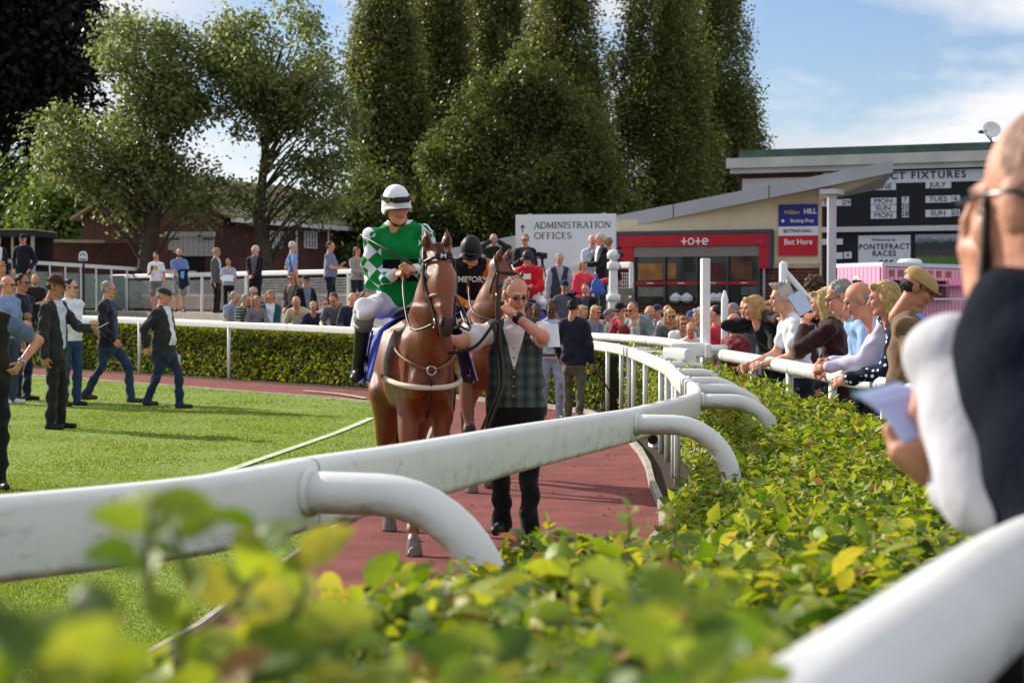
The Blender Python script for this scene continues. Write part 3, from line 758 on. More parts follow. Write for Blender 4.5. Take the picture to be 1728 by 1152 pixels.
def gp(x, d): return Vector(((x - 864) / FPX * d, d, 0))
def rel(x, y, d, base): q = P(x, y, d); return (q.x - base.x, q.y - base.y, q.z - base.z)
def ell(x, y, rx, ry, d, base, rd=None):
    s = FPX / d; c = rel(x, y, d, base); return (c[0], c[1], c[2], rx / s, (rd or rx) / s, ry / s)

d = 62; b = gp(243, d)
tree('ash_tree', 'leafy ash tree with dark ivied trunk left of the brick building gable', b,
     [(0, 0, 0), rel(248, 430, d, b), rel(262, 360, d, b), rel(275, 250, d, b), rel(280, 130, d, b)],
     [ell(255, 130, 95, 95, d, b), ell(170, 230, 85, 95, d, b), ell(290, 220, 75, 95, d, b), ell(120, 300, 60, 50, d, b), ell(310, 330, 55, 40, d, b), ell(205, 385, 30, 55, d, b)], 190, 150, .15, (.36, .36, .26), M_ASH, tr=.34, bfrac=.6, seed=1, holes=True)
b = gp(447, d)
tree('ash_tree', 'open ash tree with forked limbs standing before the barred windows', b,
     [(0, 0, 0), rel(447, 440, d, b), rel(438, 370, d, b), rel(448, 250, d, b), rel(462, 120, d, b)],
     [ell(470, 105, 105, 92, d, b), ell(405, 190, 65, 100, d, b), ell(520, 215, 70, 105, d, b), ell(430, 300, 60, 60, d, b), ell(530, 330, 50, 45, d, b)], 165, 135, .15, (.36, .36, .26), M_ASH, tr=.28, bfrac=.75, seed=2, holes=True)
d = 76; b = gp(-60, d)
tree('copper_beech_tree', 'very dark tree leaning in at the top left corner', b,
     [(0, 0, 0), (0, 0, 6), (.6, 0, 11), (1, 0, 16)],
     [ell(40, 90, 105, 130, d, b, 150), ell(105, 150, 62, 80, d, b, 100), ell(90, 40, 60, 60, d, b, 80), ell(10, 190, 70, 45, d, b, 80), ell(-60, 0, 160, 190, d, b, 160)], 300, 170, .30, (.55, .55, .45), M_DRK, M_BARK_D, tr=.4, bfrac=.3, seed=3)
for k, (x, y, rx, ry, dd, lb) in enumerate(((30, 335, 70, 75, 110, 'pale distant tree at the left edge behind the shed'), (105, 370, 45, 50, 100, 'low distant tree between the shed and the ash tree'), (170, 370, 40, 45, 120, 'small distant tree showing behind the gable left end'))):
    b = gp(x, dd)
    tree('distant_tree', lb, b, [(0, 0, 0), rel(x, 470, dd, b), rel(x, y, dd, b)], [ell(x, y, rx, ry, dd, b), ell(x - 20, y + 60, rx * .8, ry * .7, dd, b)], 70, 110, .34, (.8, .8, .6), M_PALE, tr=.2, seed=20 + k, group='distant trees')
# Lombardy poplars
pops = ((655, 60, 62, 'leftmost tall poplar of the row, beside the jockey'), (742, 54, 60, 'second tall poplar from the left in the row'), (835, 62, 62, 'third tall poplar of the row, half hidden by the round tree'),
        (950, 72, 60, 'fourth tall poplar, just left of the gap of sky'), (1115, 82, 70, 'big poplar right of the sky gap, its left half'), (1205, 72, 66, 'big poplar above the betting hall roof, its right half'))
for k, (x, rx, dd, lb) in enumerate(pops):
    dd = 84 + k % 3 * 5; b = gp(x, dd)
    es = [ell(x, -40, rx * .62, 150, dd, b), ell(x - 4, 120, rx * .86, 150, dd, b), ell(x, 260, rx * 1.02, 130, dd, b), ell(x, 370, rx * .9, 70, dd, b)]
    tree('poplar_tree', lb, b, [(0, 0, 0), rel(x, 380, dd, b), rel(x + 3, 180, dd, b), rel(x, -30, dd, b), rel(x, -150, dd, b)], es, 400, 215, .155, (.25, .25, .66), M_POP, M_BARK_D, tr=.36, bfrac=.35, seed=40 + k, shell=.72, br=.03, group='Lombardy poplars')
d = 76; b = gp(880, d)
tree('broadleaf_tree', 'broad round-headed tree growing in front of the poplars behind the white sign', b,
     [(0, 0, 0), rel(868, 400, d, b), rel(880, 300, d, b), rel(885, 160, d, b)],
     [ell(905, 150, 62, 62, d, b), ell(840, 205, 70, 70, d, b), ell(950, 235, 62, 90, d, b), ell(790, 285, 70, 70, d, b), ell(880, 320, 95, 55, d, b), ell(990, 320, 52, 60, d, b)], 230, 210, .16, (.36, .36, .30), M_BRD, tr=.35, seed=60, holes=True)
for k, (x, y, rx, ry, dd, lb) in enumerate(((620, 360, 50, 60, 80, 'dark shrubby tree behind the jockey left shoulder'), (690, 370, 55, 55, 82, 'dark shrubby tree behind the jockey and horse ears'), (760, 375, 45, 45, 80, 'dark shrubby tree left of the grey roof end'), (585, 400, 32, 60, 78, 'bushy tree at the right end of the brick building'), (1000, 345, 60, 40, 80, 'dark shrubby tree above the administration sign'))):
    b = gp(x, dd)
    tree('shrubby_tree', lb, b, [(0, 0, 0), rel(x, 470, dd, b), rel(x, y, dd, b)], [ell(x, y, rx, ry, dd, b), ell(x + 6, y + 50, rx, ry * .7, dd, b)], 70, 160, .19, (.5, .5, .42), M_BRD, M_BARK_D, tr=.2, seed=70 + k, group='shrubby trees under the poplars', zlow=.3)
# far line of woodland that closes the horizon: one mass
def far_wood():
    n = 60000; x = RNG.uniform(-75, 75, n); y = 150 + RNG.normal(0, 3, n); hgt = 5.5 + 1.8 * np.sin(x * .21) + 1.2 * np.sin(x * .53 + 1)
    z = RNG.random(n) ** .7 * hgt
    pos = np.stack([x, y, z], 1); nn = np.tile([0, -.6, .6], (n, 1)); fr = leaf_frames(nn, RNG.normal(0, 1, (n, 3)), .8)
    V, F = quad_cloud(pos, fr, RNG.uniform(.25, .5, n))
    tag(mesh_np('distant_wood', V, F, M_BRD, None, False), 'far line of trees closing the horizon', 'wood', kind='stuff')
far_wood()
# ------------------------------------------------------------------ buildings and terraces
def brick_mat(name, c1, c2, mortar, scale=1.0):
    m = mat(name, c1, .9); n, l = m.node_tree.nodes, m.node_tree.links; b = n['Principled BSDF']
    tc = n.new('ShaderNodeTexCoord'); sx = n.new('ShaderNodeSeparateXYZ'); l.new(tc.outputs['Object'], sx.inputs[0])
    ad = n.new('ShaderNodeMath'); ad.operation = 'ADD'; l.new(sx.outputs['X'], ad.inputs[0]); l.new(sx.outputs['Y'], ad.inputs[1])
    cm = n.new('ShaderNodeCombineXYZ'); l.new(ad.outputs[0], cm.inputs[0]); l.new(sx.outputs['Z'], cm.inputs[1])
    br = n.new('ShaderNodeTexBrick'); br.inputs['Scale'].default_value = scale; br.inputs['Brick Width'].default_value = .225; br.inputs['Row Height'].default_value = .075
    br.inputs['Mortar Size'].default_value = .008; br.inputs['Color1'].default_value = lin(c1) + (1,); br.inputs['Color2'].default_value = lin(c2) + (1,); br.inputs['Mortar'].default_value = lin(mortar) + (1,)
    l.new(cm.outputs[0], br.inputs['Vector'])
    nz = n.new('ShaderNodeTexNoise'); nz.inputs['Scale'].default_value = .8; nz.inputs['Detail'].default_value = 6; l.new(tc.outputs['Object'], nz.inputs['Vector'])
    mr = n.new('ShaderNodeMapRange'); mr.inputs[1].default_value = .3; mr.inputs[2].default_value = .7; mr.inputs[3].default_value = .72; mr.inputs[4].default_value = 1.12; l.new(nz.outputs['Fac'], mr.inputs[0])
    mx = n.new('ShaderNodeMix'); mx.data_type = 'RGBA'; mx.blend_type = 'MULTIPLY'; mx.inputs['Factor'].default_value = 1
    l.new(br.outputs['Color'], mx.inputs['A']); l.new(mr.outputs[0], mx.inputs['B']); l.new(mx.outputs['Result'], b.inputs['Base Color'])
    return m
M_BRICK = brick_mat('red_brick', (96, 50, 42), (78, 40, 34), (104, 90, 80))
M_BRICK2 = brick_mat('orange_brick', (136, 78, 56), (116, 62, 44), (150, 132, 112))
M_ROOFC = mat('corrugated_roof', (146, 138, 106), .8, var=.2, scale=1.2)
M_GREYM = mat('grey_metal_fascia', (162, 164, 170), .5, var=.05, scale=1.5, spec=.4)
M_CREAM = mat('cream_render', (218, 202, 168), .85, var=.06, scale=2)
M_RED = mat('red_fascia', (172, 28, 42), .5, var=.06, scale=3)
M_BLUEG = mat('blue_grey_frame', (58, 74, 90), .5, var=.05)
M_GLASS = mat('dark_glass', (26, 28, 30), .12, var=.3, scale=2, spec=.6)
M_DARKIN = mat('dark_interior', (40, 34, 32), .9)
M_SIGNW = mat('sign_white', (222, 224, 230), .5, var=.03, scale=1)
M_INK = mat('ink', (44, 46, 56), .6, var=.0)
M_WHT = mat('letter_white', (232, 232, 236), .5, var=.0)
M_BLACKB = mat('black_board', (18, 22, 28), .55, var=.2, scale=2)
M_PANELW = mat('panel_white', (206, 212, 220), .5, var=.05, scale=3)
M_COPPER = mat('green_copper', (72, 92, 84), .7, var=.3, scale=1.5)
M_CORN = mat('old_white_cornice', (196, 196, 192), .8, var=.12, scale=1.2, bump=.2)
M_COPING = mat('stone_coping', (176, 160, 134), .85, var=.15, scale=3)
M_ALU = mat('window_alu', (74, 78, 82), .4, metal=.3)
M_COL = mat('column_paint', (196, 192, 198), .6, var=.05)

class Wall:
    """vertical plane through two ground points given as pixel columns and depths"""
    def __init__(s, x0, d0, x1, d1):
        s.A = Vector(((x0 - 864) / FPX * d0, d0, 0)); s.B = Vector(((x1 - 864) / FPX * d1, d1, 0))
        s.d = (s.B - s.A).normalized(); s.n = Vector((s.d.y, -s.d.x, 0))      # towards the camera
        if s.n.y > 0: s.n = -s.n
        s.rz = math.atan2(s.d.y, s.d.x)
    def depth(s, x):
        k = (x - 864) / FPX; # X = kY ; A + t d
        t = (k * s.A.y - s.A.x) / (s.d.x - k * s.d.y); return s.A.y + t * s.d.y, t
    def q(s, x, y, off=0.0):
        dd, t = s.depth(x); p = P(x, y, dd); return Vector((p.x, p.y, p.z)) + s.n * off
    def rect(s, mb, x0, y0, x1, y1, off, thick, mi=0, ref=None):
        """box on the wall covering pixel rectangle; heights read at the middle column"""
        xm = ref if ref is not None else (x0 + x1) / 2
        z0, z1 = s.q(xm, y1).z, s.q(xm, y0).z; a, b = s.q(x0, 500), s.q(x1, 500)
        c = (a + b) / 2 + s.n * (off + thick / 2)
        mb.box((c.x, c.y, (z0 + z1) / 2), ((b - a).length, thick, z1 - z0), s.rz, mi); return c, z0, z1
    def mid(s, x, y, off): return s.q(x, y, off)
    def rot(s): return (math.pi / 2, 0, s.rz)
def put(mb, name, m, par, auto=True):
    o = mb.build(name, m); world_to(o, par); return o
def wtext(w, body, x, y, hpx, m, par, off, bold=0.0, shear=0.0, space=1.0, align='CENTER', sx=1.0, nm='lettering'):
    p = w.q(x, y, off); dd, _ = w.depth(x); size = hpx / FPX * dd / 0.70
    return text_mesh(nm, body, size, m, par, p - par.location, w.rot(), extrude=.004, shear=shear, bold=bold * size, align=align, space=space, sx=sx)

# --- old brick building on the left
T = empty('brick_building', gp(300, 70)); tag(T, 'old dark brick building with pale corrugated roof behind the ash trees', 'building')
zE = 4.5; zR = 6.0
cA, cB, cC = gp(140, 70.5), gp(376, 68.0), gp(600, 78.5); cD = cA + (cC - cB)
def wallquad(a, b, z0, z1, th, nm, m, par):
    mb = MB(); d = (b - a).normalized(); n_ = Vector((d.y, -d.x, 0))
    n_ = -n_ if n_.y > 0 else n_
    c = (a + b) / 2 - n_ * th / 2; mb.box((c.x, c.y, (z0 + z1) / 2), ((b - a).length, th, z1 - z0), math.atan2(d.y, d.x)); return put(mb, nm, m, par)
gab = MB(); nG = Vector(((cB - cA).y, -(cB - cA).x, 0)).normalized(); nG = -nG if nG.y > 0 else nG
mid_ = (cA + cB) / 2
gab.poly([cA, cB, cB + Vector((0, 0, zE)), mid_ + Vector((0, 0, zR - .12)), cA + Vector((0, 0, zE))], .25, -nG); put(gab, 'gable_wall', M_BRICK, T)
wallquad(cB, cC, 0, zE, .25, 'side_wall', M_BRICK, T)
lenv = (cC - cB); up = Vector((0, 0, 1))
for side, (e0, e1) in enumerate(((cB, cC), (cA, cD))):
    rr = MB(); o_ = (e0 - mid_).normalized() * .35
    a, b_ = e0 + o_ + up * (zE - .12), e1 + o_ + up * (zE - .12); r0, r1 = mid_ + up * zR, mid_ + lenv + up * zR
    sh = -lenv.normalized() * .3
    n2 = (b_ - a).cross(r0 - a).normalized(); n2 = n2 if n2.z > 0 else -n2
    rr.poly([a + sh, b_ - sh, r1 - sh, r0 + sh], .09, n2); roof = put(rr, 'roof', M_ROOFC, T)
    if side == 0:
        rib = MB(); N = 26
        for k in range(N):
            t = (k + .5) / N; s0, s1 = (a + sh).lerp(b_ - sh, t), (r0 + sh).lerp(r1 - sh, t); rib.bar(s0 + n2 * .1, s1 + n2 * .1, .06, .05, up=n2)
        oR = rib.build('roof_ribs', M_ROOFC); oR['kind'] = 'stuff'; world_to(oR, T)
gt = MB(); o_ = (cB - mid_).normalized() * .42; gt.bar(cB + o_ + up * (zE - .2), cC + o_ + up * (zE - .2), .14, .16); put(gt, 'gutter', M_WHITE, T)
wS = Wall(376, 68.0, 600, 78.5)
for x in (437, 497, 551):
    a = wS.q(x, 500, .08); mb = MB(); mb.tube([(a.x, a.y, 0), (a.x, a.y, zE - .2)], .05, 8); put(mb, 'downpipe', M_WHITE, T)
for x in (465, 523):
    mb = MB(); wS.rect(mb, x - 10, 391, x + 10, 419, .0, .02); win = put(mb, 'window', mat('window_backing', (92, 98, 100), .3), T)
    fr_ = MB()
    for kx in range(-2, 3): wS.rect(fr_, x + kx * 5 - .9, 391, x + kx * 5 + .9, 419, .02, .03, ref=x)
    for yy in (391, 405, 418): wS.rect(fr_, x - 10, yy - .9, x + 10, yy + .9, .023, .034, ref=x)
    o = fr_.build('window_bars', M_WHITE); o.parent = win; o.matrix_parent_inverse = (Matrix.Translation(T.location)).inverted() if False else win.matrix_world.inverted()
    o.matrix_parent_inverse = Matrix.Identity(4)
# white planked doors half raised in front of the gable
wG = Wall(140, 67.2, 376, 66.2)
dr = empty('plank_doors', wG.q(320, 500)); tag(dr, 'white planked double doors with rounded lower edge in front of the brick building', 'doors')
for i in range(9):
    x0 = 285 + i * 8.6; xm_ = x0 + 4.3; t = abs(xm_ - 318) / 45; yb = 432 - 14 * max(0, (xm_ < 312) * (312 - xm_) / 28) ** 1.5
    mb = MB(); wG.rect(mb, x0 + .3, 399, x0 + 8.2, yb, .0, .06); put(mb, 'plank', M_CORN, dr)
for x0, x1, y0, y1 in ((280, 364, 391, 399),):
    mb = MB(); wG.rect(mb, x0, y0, x1, y1, .0, .12); put(mb, 'top_rail', M_CORN, dr)
for x0, x1 in ((284, 304), (344, 362)):
    mb = MB(); wG.rect(mb, x0, 402, x1, 404.5, .063, .02); put(mb, 'hinge', M_INK, dr)
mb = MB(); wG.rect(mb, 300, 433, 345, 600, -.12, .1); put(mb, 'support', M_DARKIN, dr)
# low dark wall with pale coping, flat roofed kiosk at the far left
wW = Wall(50, 64, 240, 66)
lw = empty('low_brick_wall', wW.q(120, 500)); tag(lw, 'dark low brick wall with pale stone coping left of the ash trunk', 'wall')
mb = MB(); wW.rect(mb, 20, 410, 250, 600, 0, .3); put(mb, 'wall', M_BRICK, lw)
for i in range(6):
    mb = MB(); wW.rect(mb, 58 + i * 19, 404.5, 76.4 + i * 19, 409.8, -.04, .4, ref=115); put(mb, 'coping_stone', M_COPING, lw)
kb = empty('kiosk', gp(10, 58)); tag(kb, 'flat-roofed dark kiosk at the left edge behind the navy jacket man', 'kiosk')
wK = Wall(-60, 58, 60, 58)
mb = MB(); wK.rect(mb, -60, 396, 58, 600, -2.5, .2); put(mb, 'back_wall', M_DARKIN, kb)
mb = MB(); wK.rect(mb, -70, 388, 60, 398, -2.6, 2.9); put(mb, 'roof', M_INK, kb)
mb = MB(); wK.rect(mb, -70, 386.6, 61, 388.6, -2.65, 3.0); put(mb, 'roof_edge', M_COPING, kb)
for x in (21, 54):
    mb = MB(); wK.rect(mb, x, 398, x + (3 if x < 50 else 5), 600, 0, .12); put(mb, 'post', M_COPING, kb)
# small rounded white notice on a post
nt = empty('notice_board', gp(141, 58.5)); tag(nt, 'small white round-topped notice on a dark post before the low wall', 'sign')
s_ = 58.5 / FPX; zc = P(141, 433, 58.5).z
pts = [(-.13, 0, zc - .12), (.13, 0, zc - .12)] + [(.13 * math.cos(math.radians(a)), 0, zc + .04 + .13 * math.sin(math.radians(a))) for a in range(0, 181, 20)]
mb = MB(); mb.poly(pts, .03, (0, -1, 0)); mb.build('board', M_SIGNW, nt)
mb = MB(); mb.box((0, .04, zc / 2 - .1), (.06, .06, zc - .2)); mb.build('post', M_INK, nt)
for dx in (-.06, .0, .06):
    mb = MB(); mb.box((dx, -.036, zc + (.05 if dx else .09)), (.035, .008, .05)); mb.build('printed_mark', M_INK, nt)
mb = MB(); mb.box((0, -.036, zc - .08), (.2, .008, .03)); mb.build('printed_bar', M_INK, nt)

# --- stepped terrace behind the far crowd
S_DIR = (Vector((-9.2, 45.5, 0)) - Vector((1.15, 29.6, 0))).normalized(); S_OUT = Vector((S_DIR.y, -S_DIR.x, 0)); S_OUT = S_OUT if S_OUT.x > 0 else -S_OUT
S0 = Vector((1.15, 29.6, 0))
def tpt(along, off, z): return S0 + S_DIR * along + S_OUT * off + up * z
def terr_d(x, off):
    """depth at pixel column x of the line that runs off metres behind the spectator rail"""
    k = (x - 864) / FPX; A = S0 + S_OUT * off
    t = (k * A.y - A.x) / (S_DIR.x - k * S_DIR.y); return A.y + t * S_DIR.y
TZ = 1.2
for nm, o0, o1, z, a0, a1 in (('lower_step', 1.9, 3.1, .40, 2.6, 46), ('middle_step', 3.1, 4.3, .80, 4.0, 46), ('upper_terrace', 4.3, 8.2, TZ, 5.6, 46)):
    mb = MB(); c = tpt((a0 + a1) / 2, (o0 + o1) / 2, z / 2); mb.box((c.x, c.y, z / 2), (a1 - a0, o1 - o0 - .004, z), math.atan2(S_DIR.y, S_DIR.x)); o = mb.build(nm, M_PAVE); tag(o, kind='structure')
# brick parapet with coping and mesh railing at the back of the terrace
bw = empty('terrace_parapet', tpt(15, 7.0, 0)); tag(bw, 'low orange brick parapet with stone coping at the back of the terrace', 'wall')
mb = MB(); mb.bar(tpt(15, 6.9, TZ + .22), tpt(45, 6.9, TZ + .22), .24, .44); put(mb, 'brickwork', M_BRICK2, bw)
for k in range(20):
    mb = MB(); mb.bar(tpt(15 + k * 1.5 + .01, 6.9, TZ + .48), tpt(16.5 + k * 1.5 - .01, 6.9, TZ + .48), .32, .07); put(mb, 'coping_stone', M_COPING, bw)
tr_ = empty('terrace_railing', tpt(10, 6.4, TZ)); tag(tr_, 'white terrace railing with square wire mesh behind the standing people', 'railing')
M_MESH = mat('wire_mesh_white', (210, 212, 212), .5)
RA0, RA1, RO = 7.6, 37.6, 6.45
for k in range(10):
    a = RA0 + k * 3; mb = MB(); mb.sweep([tpt(a + .005, RO, TZ + 1.08), tpt(a + 2.995, RO, TZ + 1.08)], roundrect(.10, .13, .03)); put(mb, 'top_rail', M_WHITE, tr_)
    mb = MB(); mb.tube([tpt(a, RO, TZ), tpt(a, RO, TZ + 1.05)], .045, 8); put(mb, 'post', M_WHITE, tr_)
    me_ = MB()
    for j in range(1, 40): me_.bar(tpt(a + j * .075, RO, TZ + .1), tpt(a + j * .075, RO, TZ + .92), .009, .009, up=(1, 0, 0))
    for j in range(12): me_.bar(tpt(a + .04, RO + .01, TZ + .1 + j * .0745), tpt(a + 2.96, RO + .01, TZ + .1 + j * .0745), .009, .009)
    o = put(me_, 'mesh_panel', M_MESH, tr_); o['kind'] = 'stuff'
# second railing further left and back with pale panels
r2 = empty('rear_railing', gp(110, 60)); tag(r2, 'white railing with pale green panels at the back left by the kiosk', 'railing')
w2 = Wall(-20, 57.5, 330, 64)
for x0, x1 in ((-20, 62), (63, 150), (151, 240), (241, 330)):
    a, b_ = w2.q(x0, 438 + (x0 + 20) * .064, 0), w2.q(x1, 438 + (x1 + 20) * .064, 0); mb = MB(); mb.bar(a, b_, .09, .11); put(mb, 'top_rail', M_WHITE, r2)
for x in range(6, 330, 26):
    a = w2.q(x, 440 + (x + 20) * .064, 0); mb = MB(); mb.tube([(a.x, a.y, 0), a], .03, 6); put(mb, 'post', M_WHITE, r2)
for x in range(-20, 300, 26):
    mb = MB(); w2.rect(mb, x + 2, 455 + x * .05, x + 24, 520, -.05, .02); put(mb, 'panel', mat('pale_green_panel', (122, 140, 132), .4), r2)

# --- administration sign
aS = Wall(871, 41.6, 1040, 41.0)
ad = empty('administration_sign', aS.q(955, 500)); ad.location.z = 0; tag(ad, 'large white sign reading ADMINISTRATION OFFICES with an upward arrow', 'sign')
mb = MB(); aS.rect(mb, 871, 361.5, 1040, 455, 0, .05); put(mb, 'board', M_SIGNW, ad)
for x in (893, 1018):
    a = aS.q(x, 500, -.06); mb = MB(); mb.box((a.x, a.y, 1.7), (.09, .09, 3.4), aS.rz); put(mb, 'post', M_GREYM, ad)
# roman capitals drawn as thick and thin strokes with serifs
TH, TN = .155, .06
def arc(cx, cy, rx, ry, a0, a1, n=12): return [(cx + rx * math.cos(math.radians(a0 + (a1 - a0) * i / n)), cy + ry * math.sin(math.radians(a0 + (a1 - a0) * i / n))) for i in range(n + 1)]
ROMAN = {
 'A': (.84, [([(.10, 0), (.42, 1)], TN), ([(.42, 1), (.74, 0)], TH), ([(.23, .36), (.60, .36)], TN)], [(.10, 0), (.74, 0)]),
 'D': (.88, [([(.15, 0), (.15, 1)], TH), ([(.15, .97), (.40, .97)] + arc(.40, .5, .40, .47, 90, -90) + [(.15, .03)], .11)], []),
 'M': (1.02, [([(.14, 0), (.17, 1)], TN), ([(.17, 1), (.50, .1)], TH), ([(.50, .1), (.84, 1)], TN), ([(.84, 1), (.88, 0)], TH)], [(.14, 0), (.88, 0)]),
 'I': (.40, [([(.20, 0), (.20, 1)], TH)], [(.20, 0), (.20, 1)]),
 'N': (.90, [([(.15, 0), (.15, 1)], TN), ([(.15, 1), (.74, .02)], TH), ([(.74, 0), (.74, 1)], TN)], [(.15, 0), (.74, 1)]),
 'S': (.62, [(arc(.31, .74, .21, .23, 35, 230, 10) + arc(.31, .26, .23, .24, 60, -145, 12), .10)], []),
 'T': (.76, [([(.38, 0), (.38, 1)], TH), ([(.04, .97), (.72, .97)], TN)], [(.38, 0)]),
 'R': (.80, [([(.15, 0), (.15, 1)], TH), ([(.15, .97), (.36, .97)] + arc(.36, .735, .23, .235, 90, -90) + [(.15, .5)], .09), ([(.38, .5), (.74, .0)], .12)], [(.15, 0)]),
 'O': (.92, [(arc(.46, .5, .38, .48, 0, 360, 24), .11)], []),
 'F': (.64, [([(.15, 0), (.15, 1)], TH), ([(.15, .97), (.56, .97)], TN), ([(.15, .52), (.48, .52)], TN)], [(.15, 0)]),
 'C': (.80, [(arc(.46, .5, .37, .48, 48, 312, 18), .11)], []),
 'E': (.68, [([(.15, 0), (.15, 1)], TH), ([(.15, .97), (.58, .97)], TN), ([(.15, .52), (.50, .52)], TN), ([(.15, .03), (.60, .03)], TN)], []),
}
def strokes_text(word, glyphs, h, wtarget, origin, ex, ez, n_, par, m, ser=.20):
    tot = sum(glyphs[c][0] for c in word); k = wtarget / (tot * h); x = 0
    for c in word:
        w, st, sf = glyphs[c]; mb = MB()
        for idx_, (pl, th) in enumerate(st):
            pts = [origin + ex * ((x + px) * h * k) + ez * (py * h) + n_ * (.003 + .0006 * idx_) for px, py in pl]
            for a, b_ in zip(pts[:-1], pts[1:]):
                e = (b_ - a).normalized() * (th * h * .12 if len(pl) > 2 else 0); mb.bar(a - e, b_ + e, th * h, .006, up=n_)
        for px, py in sf:
            a = origin + ex * ((x + px - ser * .8) * h * k) + ez * ((py + (.02 if py == 0 else -.02)) * h) + n_ * .005; mb.bar(a, a + ex * (ser * 1.6 * h * k), .045 * h, .006, up=n_)
        put(mb, 'letter', m, par); x += w
def roman_line(word, x0, x1, yb, hpx):
    o_ = aS.q(x0, yb, .052); e_ = aS.q(x1, yb, .052); h = hpx / FPX * 41.3
    strokes_text(word, ROMAN, h, (e_ - o_).length, Vector((o_.x, o_.y, o_.z)), aS.d, up, aS.n, ad, M_INK)
roman_line('ADMINISTRATION', 902, 1032, 385.5, 10.5); roman_line('OFFICES', 902, 966, 403, 10.5)
mb = MB(); a = aS.q(883, 392, .053); b_ = aS.q(883, 380, .053); mb.bar(a, b_, .022, .006, up=aS.n); 
for sgn in (-1, 1): mb.bar(b_, b_ + aS.d * sgn * .045 - up * .055, .022, .006, up=aS.n)
put(mb, 'arrow', M_INK, ad)

# --- tote betting hall
tw = Wall(1042, 43.4, 1390, 41.2)
bh = empty('betting_hall', tw.q(1200, 500)); bh.location.z = 0; tag(bh, 'cream and brick betting hall with sloping grey roof and red tote shopfront', 'building')
def tz(x, y): return tw.q(x, y).z
# main wall, following the roof slope
mb = MB(); xs = (880, 1050, 1380); tops = [tz(880, 405), tz(1050, 374), tz(1380, 317)]
base = [tw.q(x, 500) for x in xs]; pl = [Vector((p.x, p.y, 0)) for p in base]
mb.poly([pl[0], pl[2], Vector((pl[2].x, pl[2].y, tops[2])), Vector((pl[1].x, pl[1].y, tops[1])), Vector((pl[0].x, pl[0].y, tops[0]))], .25, -tw.n); put(mb, 'wall', M_CREAM, bh)
mb = MB(); tw.rect(mb, 1040, 453, 1383, 640, .003, .03); put(mb, 'brick_plinth', M_BRICK, bh)
for x0, x1 in ((1042, 1062), (1303, 1384)):
    mb = MB(); tw.rect(mb, x0, 446, x1, 453.5, .0, .06, ref=1200); put(mb, 'string_course', M_COPING, bh)
# roof slab with deep fascia: from low left end to the high right end beyond the column
ra, rb = P(735, 424, 46.5), P(1507, 271, 39.6); rdir = (rb - ra)
mb = MB(); th_ = Vector((0, 0, -.36)); back = Vector((.9, 6.0, 0))
vs = [ra, rb, rb + th_ + Vector((0, 0, .12)), ra + th_]; vs += [v + back for v in vs]
mb.add(vs, [(0, 1, 2, 3), (7, 6, 5, 4), (0, 4, 5, 1), (1, 5, 6, 2), (2, 6, 7, 3), (3, 7, 4, 0)]); put(mb, 'roof', M_GREYM, bh)
for t in (.16, .38, .56, .76):
    p = ra + rdir * t; mb = MB(); mb.bar(p + tw.n * .004, p + th_ * (1 - .33 * t) + tw.n * .004, .015, .012, up=tw.n); put(mb, 'fascia_joint', M_INK, bh)
mb = MB(); sa, sb = tw.q(1388, 322, .25), tw.q(1500, 292, .25); mb.poly([sa, sb, sb + up * -.02, tw.q(1418, 329, .25), sa + up * -.22], .3, -tw.n); put(mb, 'soffit_boxing', M_CREAM, bh)
a = gp(1403, 40.3); mb = MB(); mb.tube([(a.x, a.y, 0), (a.x, a.y, P(1403, 322, 40.3).z)], .095, 14); put(mb, 'column', M_COL, bh)
mb = MB(); zt_ = P(1403, 324, 40.3).z; mb.box((a.x, a.y, zt_), (.36, .5, .10), tw.rz); put(mb, 'column_head', M_COL, bh)
# shopfront: blue grey frame, red portal, shutter box, glazing with shelves
mb = MB()
for x0, y0, x1, y1 in ((1043, 389, 1306, 395), (1043, 395, 1048, 455), (1302, 395, 1306, 455)): tw.rect(mb, x0, y0, x1, y1, .02, .14, ref=1175)
put(mb, 'frame', M_BLUEG, bh)
mb = MB(); tw.rect(mb, 1048, 396, 1302, 415, .03, .12, ref=1175); put(mb, 'red_fascia', M_RED, bh)
for x0, x1 in ((1052, 1072), (1284, 1302)):
    mb = MB(); tw.rect(mb, x0, 415, x1, 454, .03, .10, ref=1175); put(mb, 'red_pilaster', M_RED, bh)
mb = MB(); tw.rect(mb, 1072, 415.4, 1284, 433, .02, .08, ref=1175); put(mb, 'shutter_box', mat('shutter_grey', (126, 120, 116), .6, var=.1), bh)
mb = MB(); tw.rect(mb, 1072, 433, 1284, 512, .035, .012, ref=1175); put(mb, 'glazing', M_GLASS, bh)
for i, (x0, x1) in enumerate(((1075, 1123), (1126, 1176), (1180, 1229), (1232, 1282))):
    mb = MB(); tw.rect(mb, x0, 475, x1, 480, .055, .02, ref=1175); put(mb, 'red_strip', M_RED, bh)
    wtext(tw, 'betfred', (x0 + x1) / 2, 477.5, 1.6, M_WHT, bh, .08, sx=1.4) if False else None
    mb = MB(); tw.rect(mb, (x0 + x1) / 2 - 5, 476.8, (x0 + x1) / 2 + 6, 478.2, .077, .004, ref=1175); put(mb, 'strip_print', M_WHT, bh)
for x in (1073.5, 1124.5, 1178, 1230.5, 1283):
    mb = MB(); tw.rect(mb, x - 1.4, 433, x + 1.4, 512, .05, .05, ref=1175); put(mb, 'mullion', M_ALU, bh)
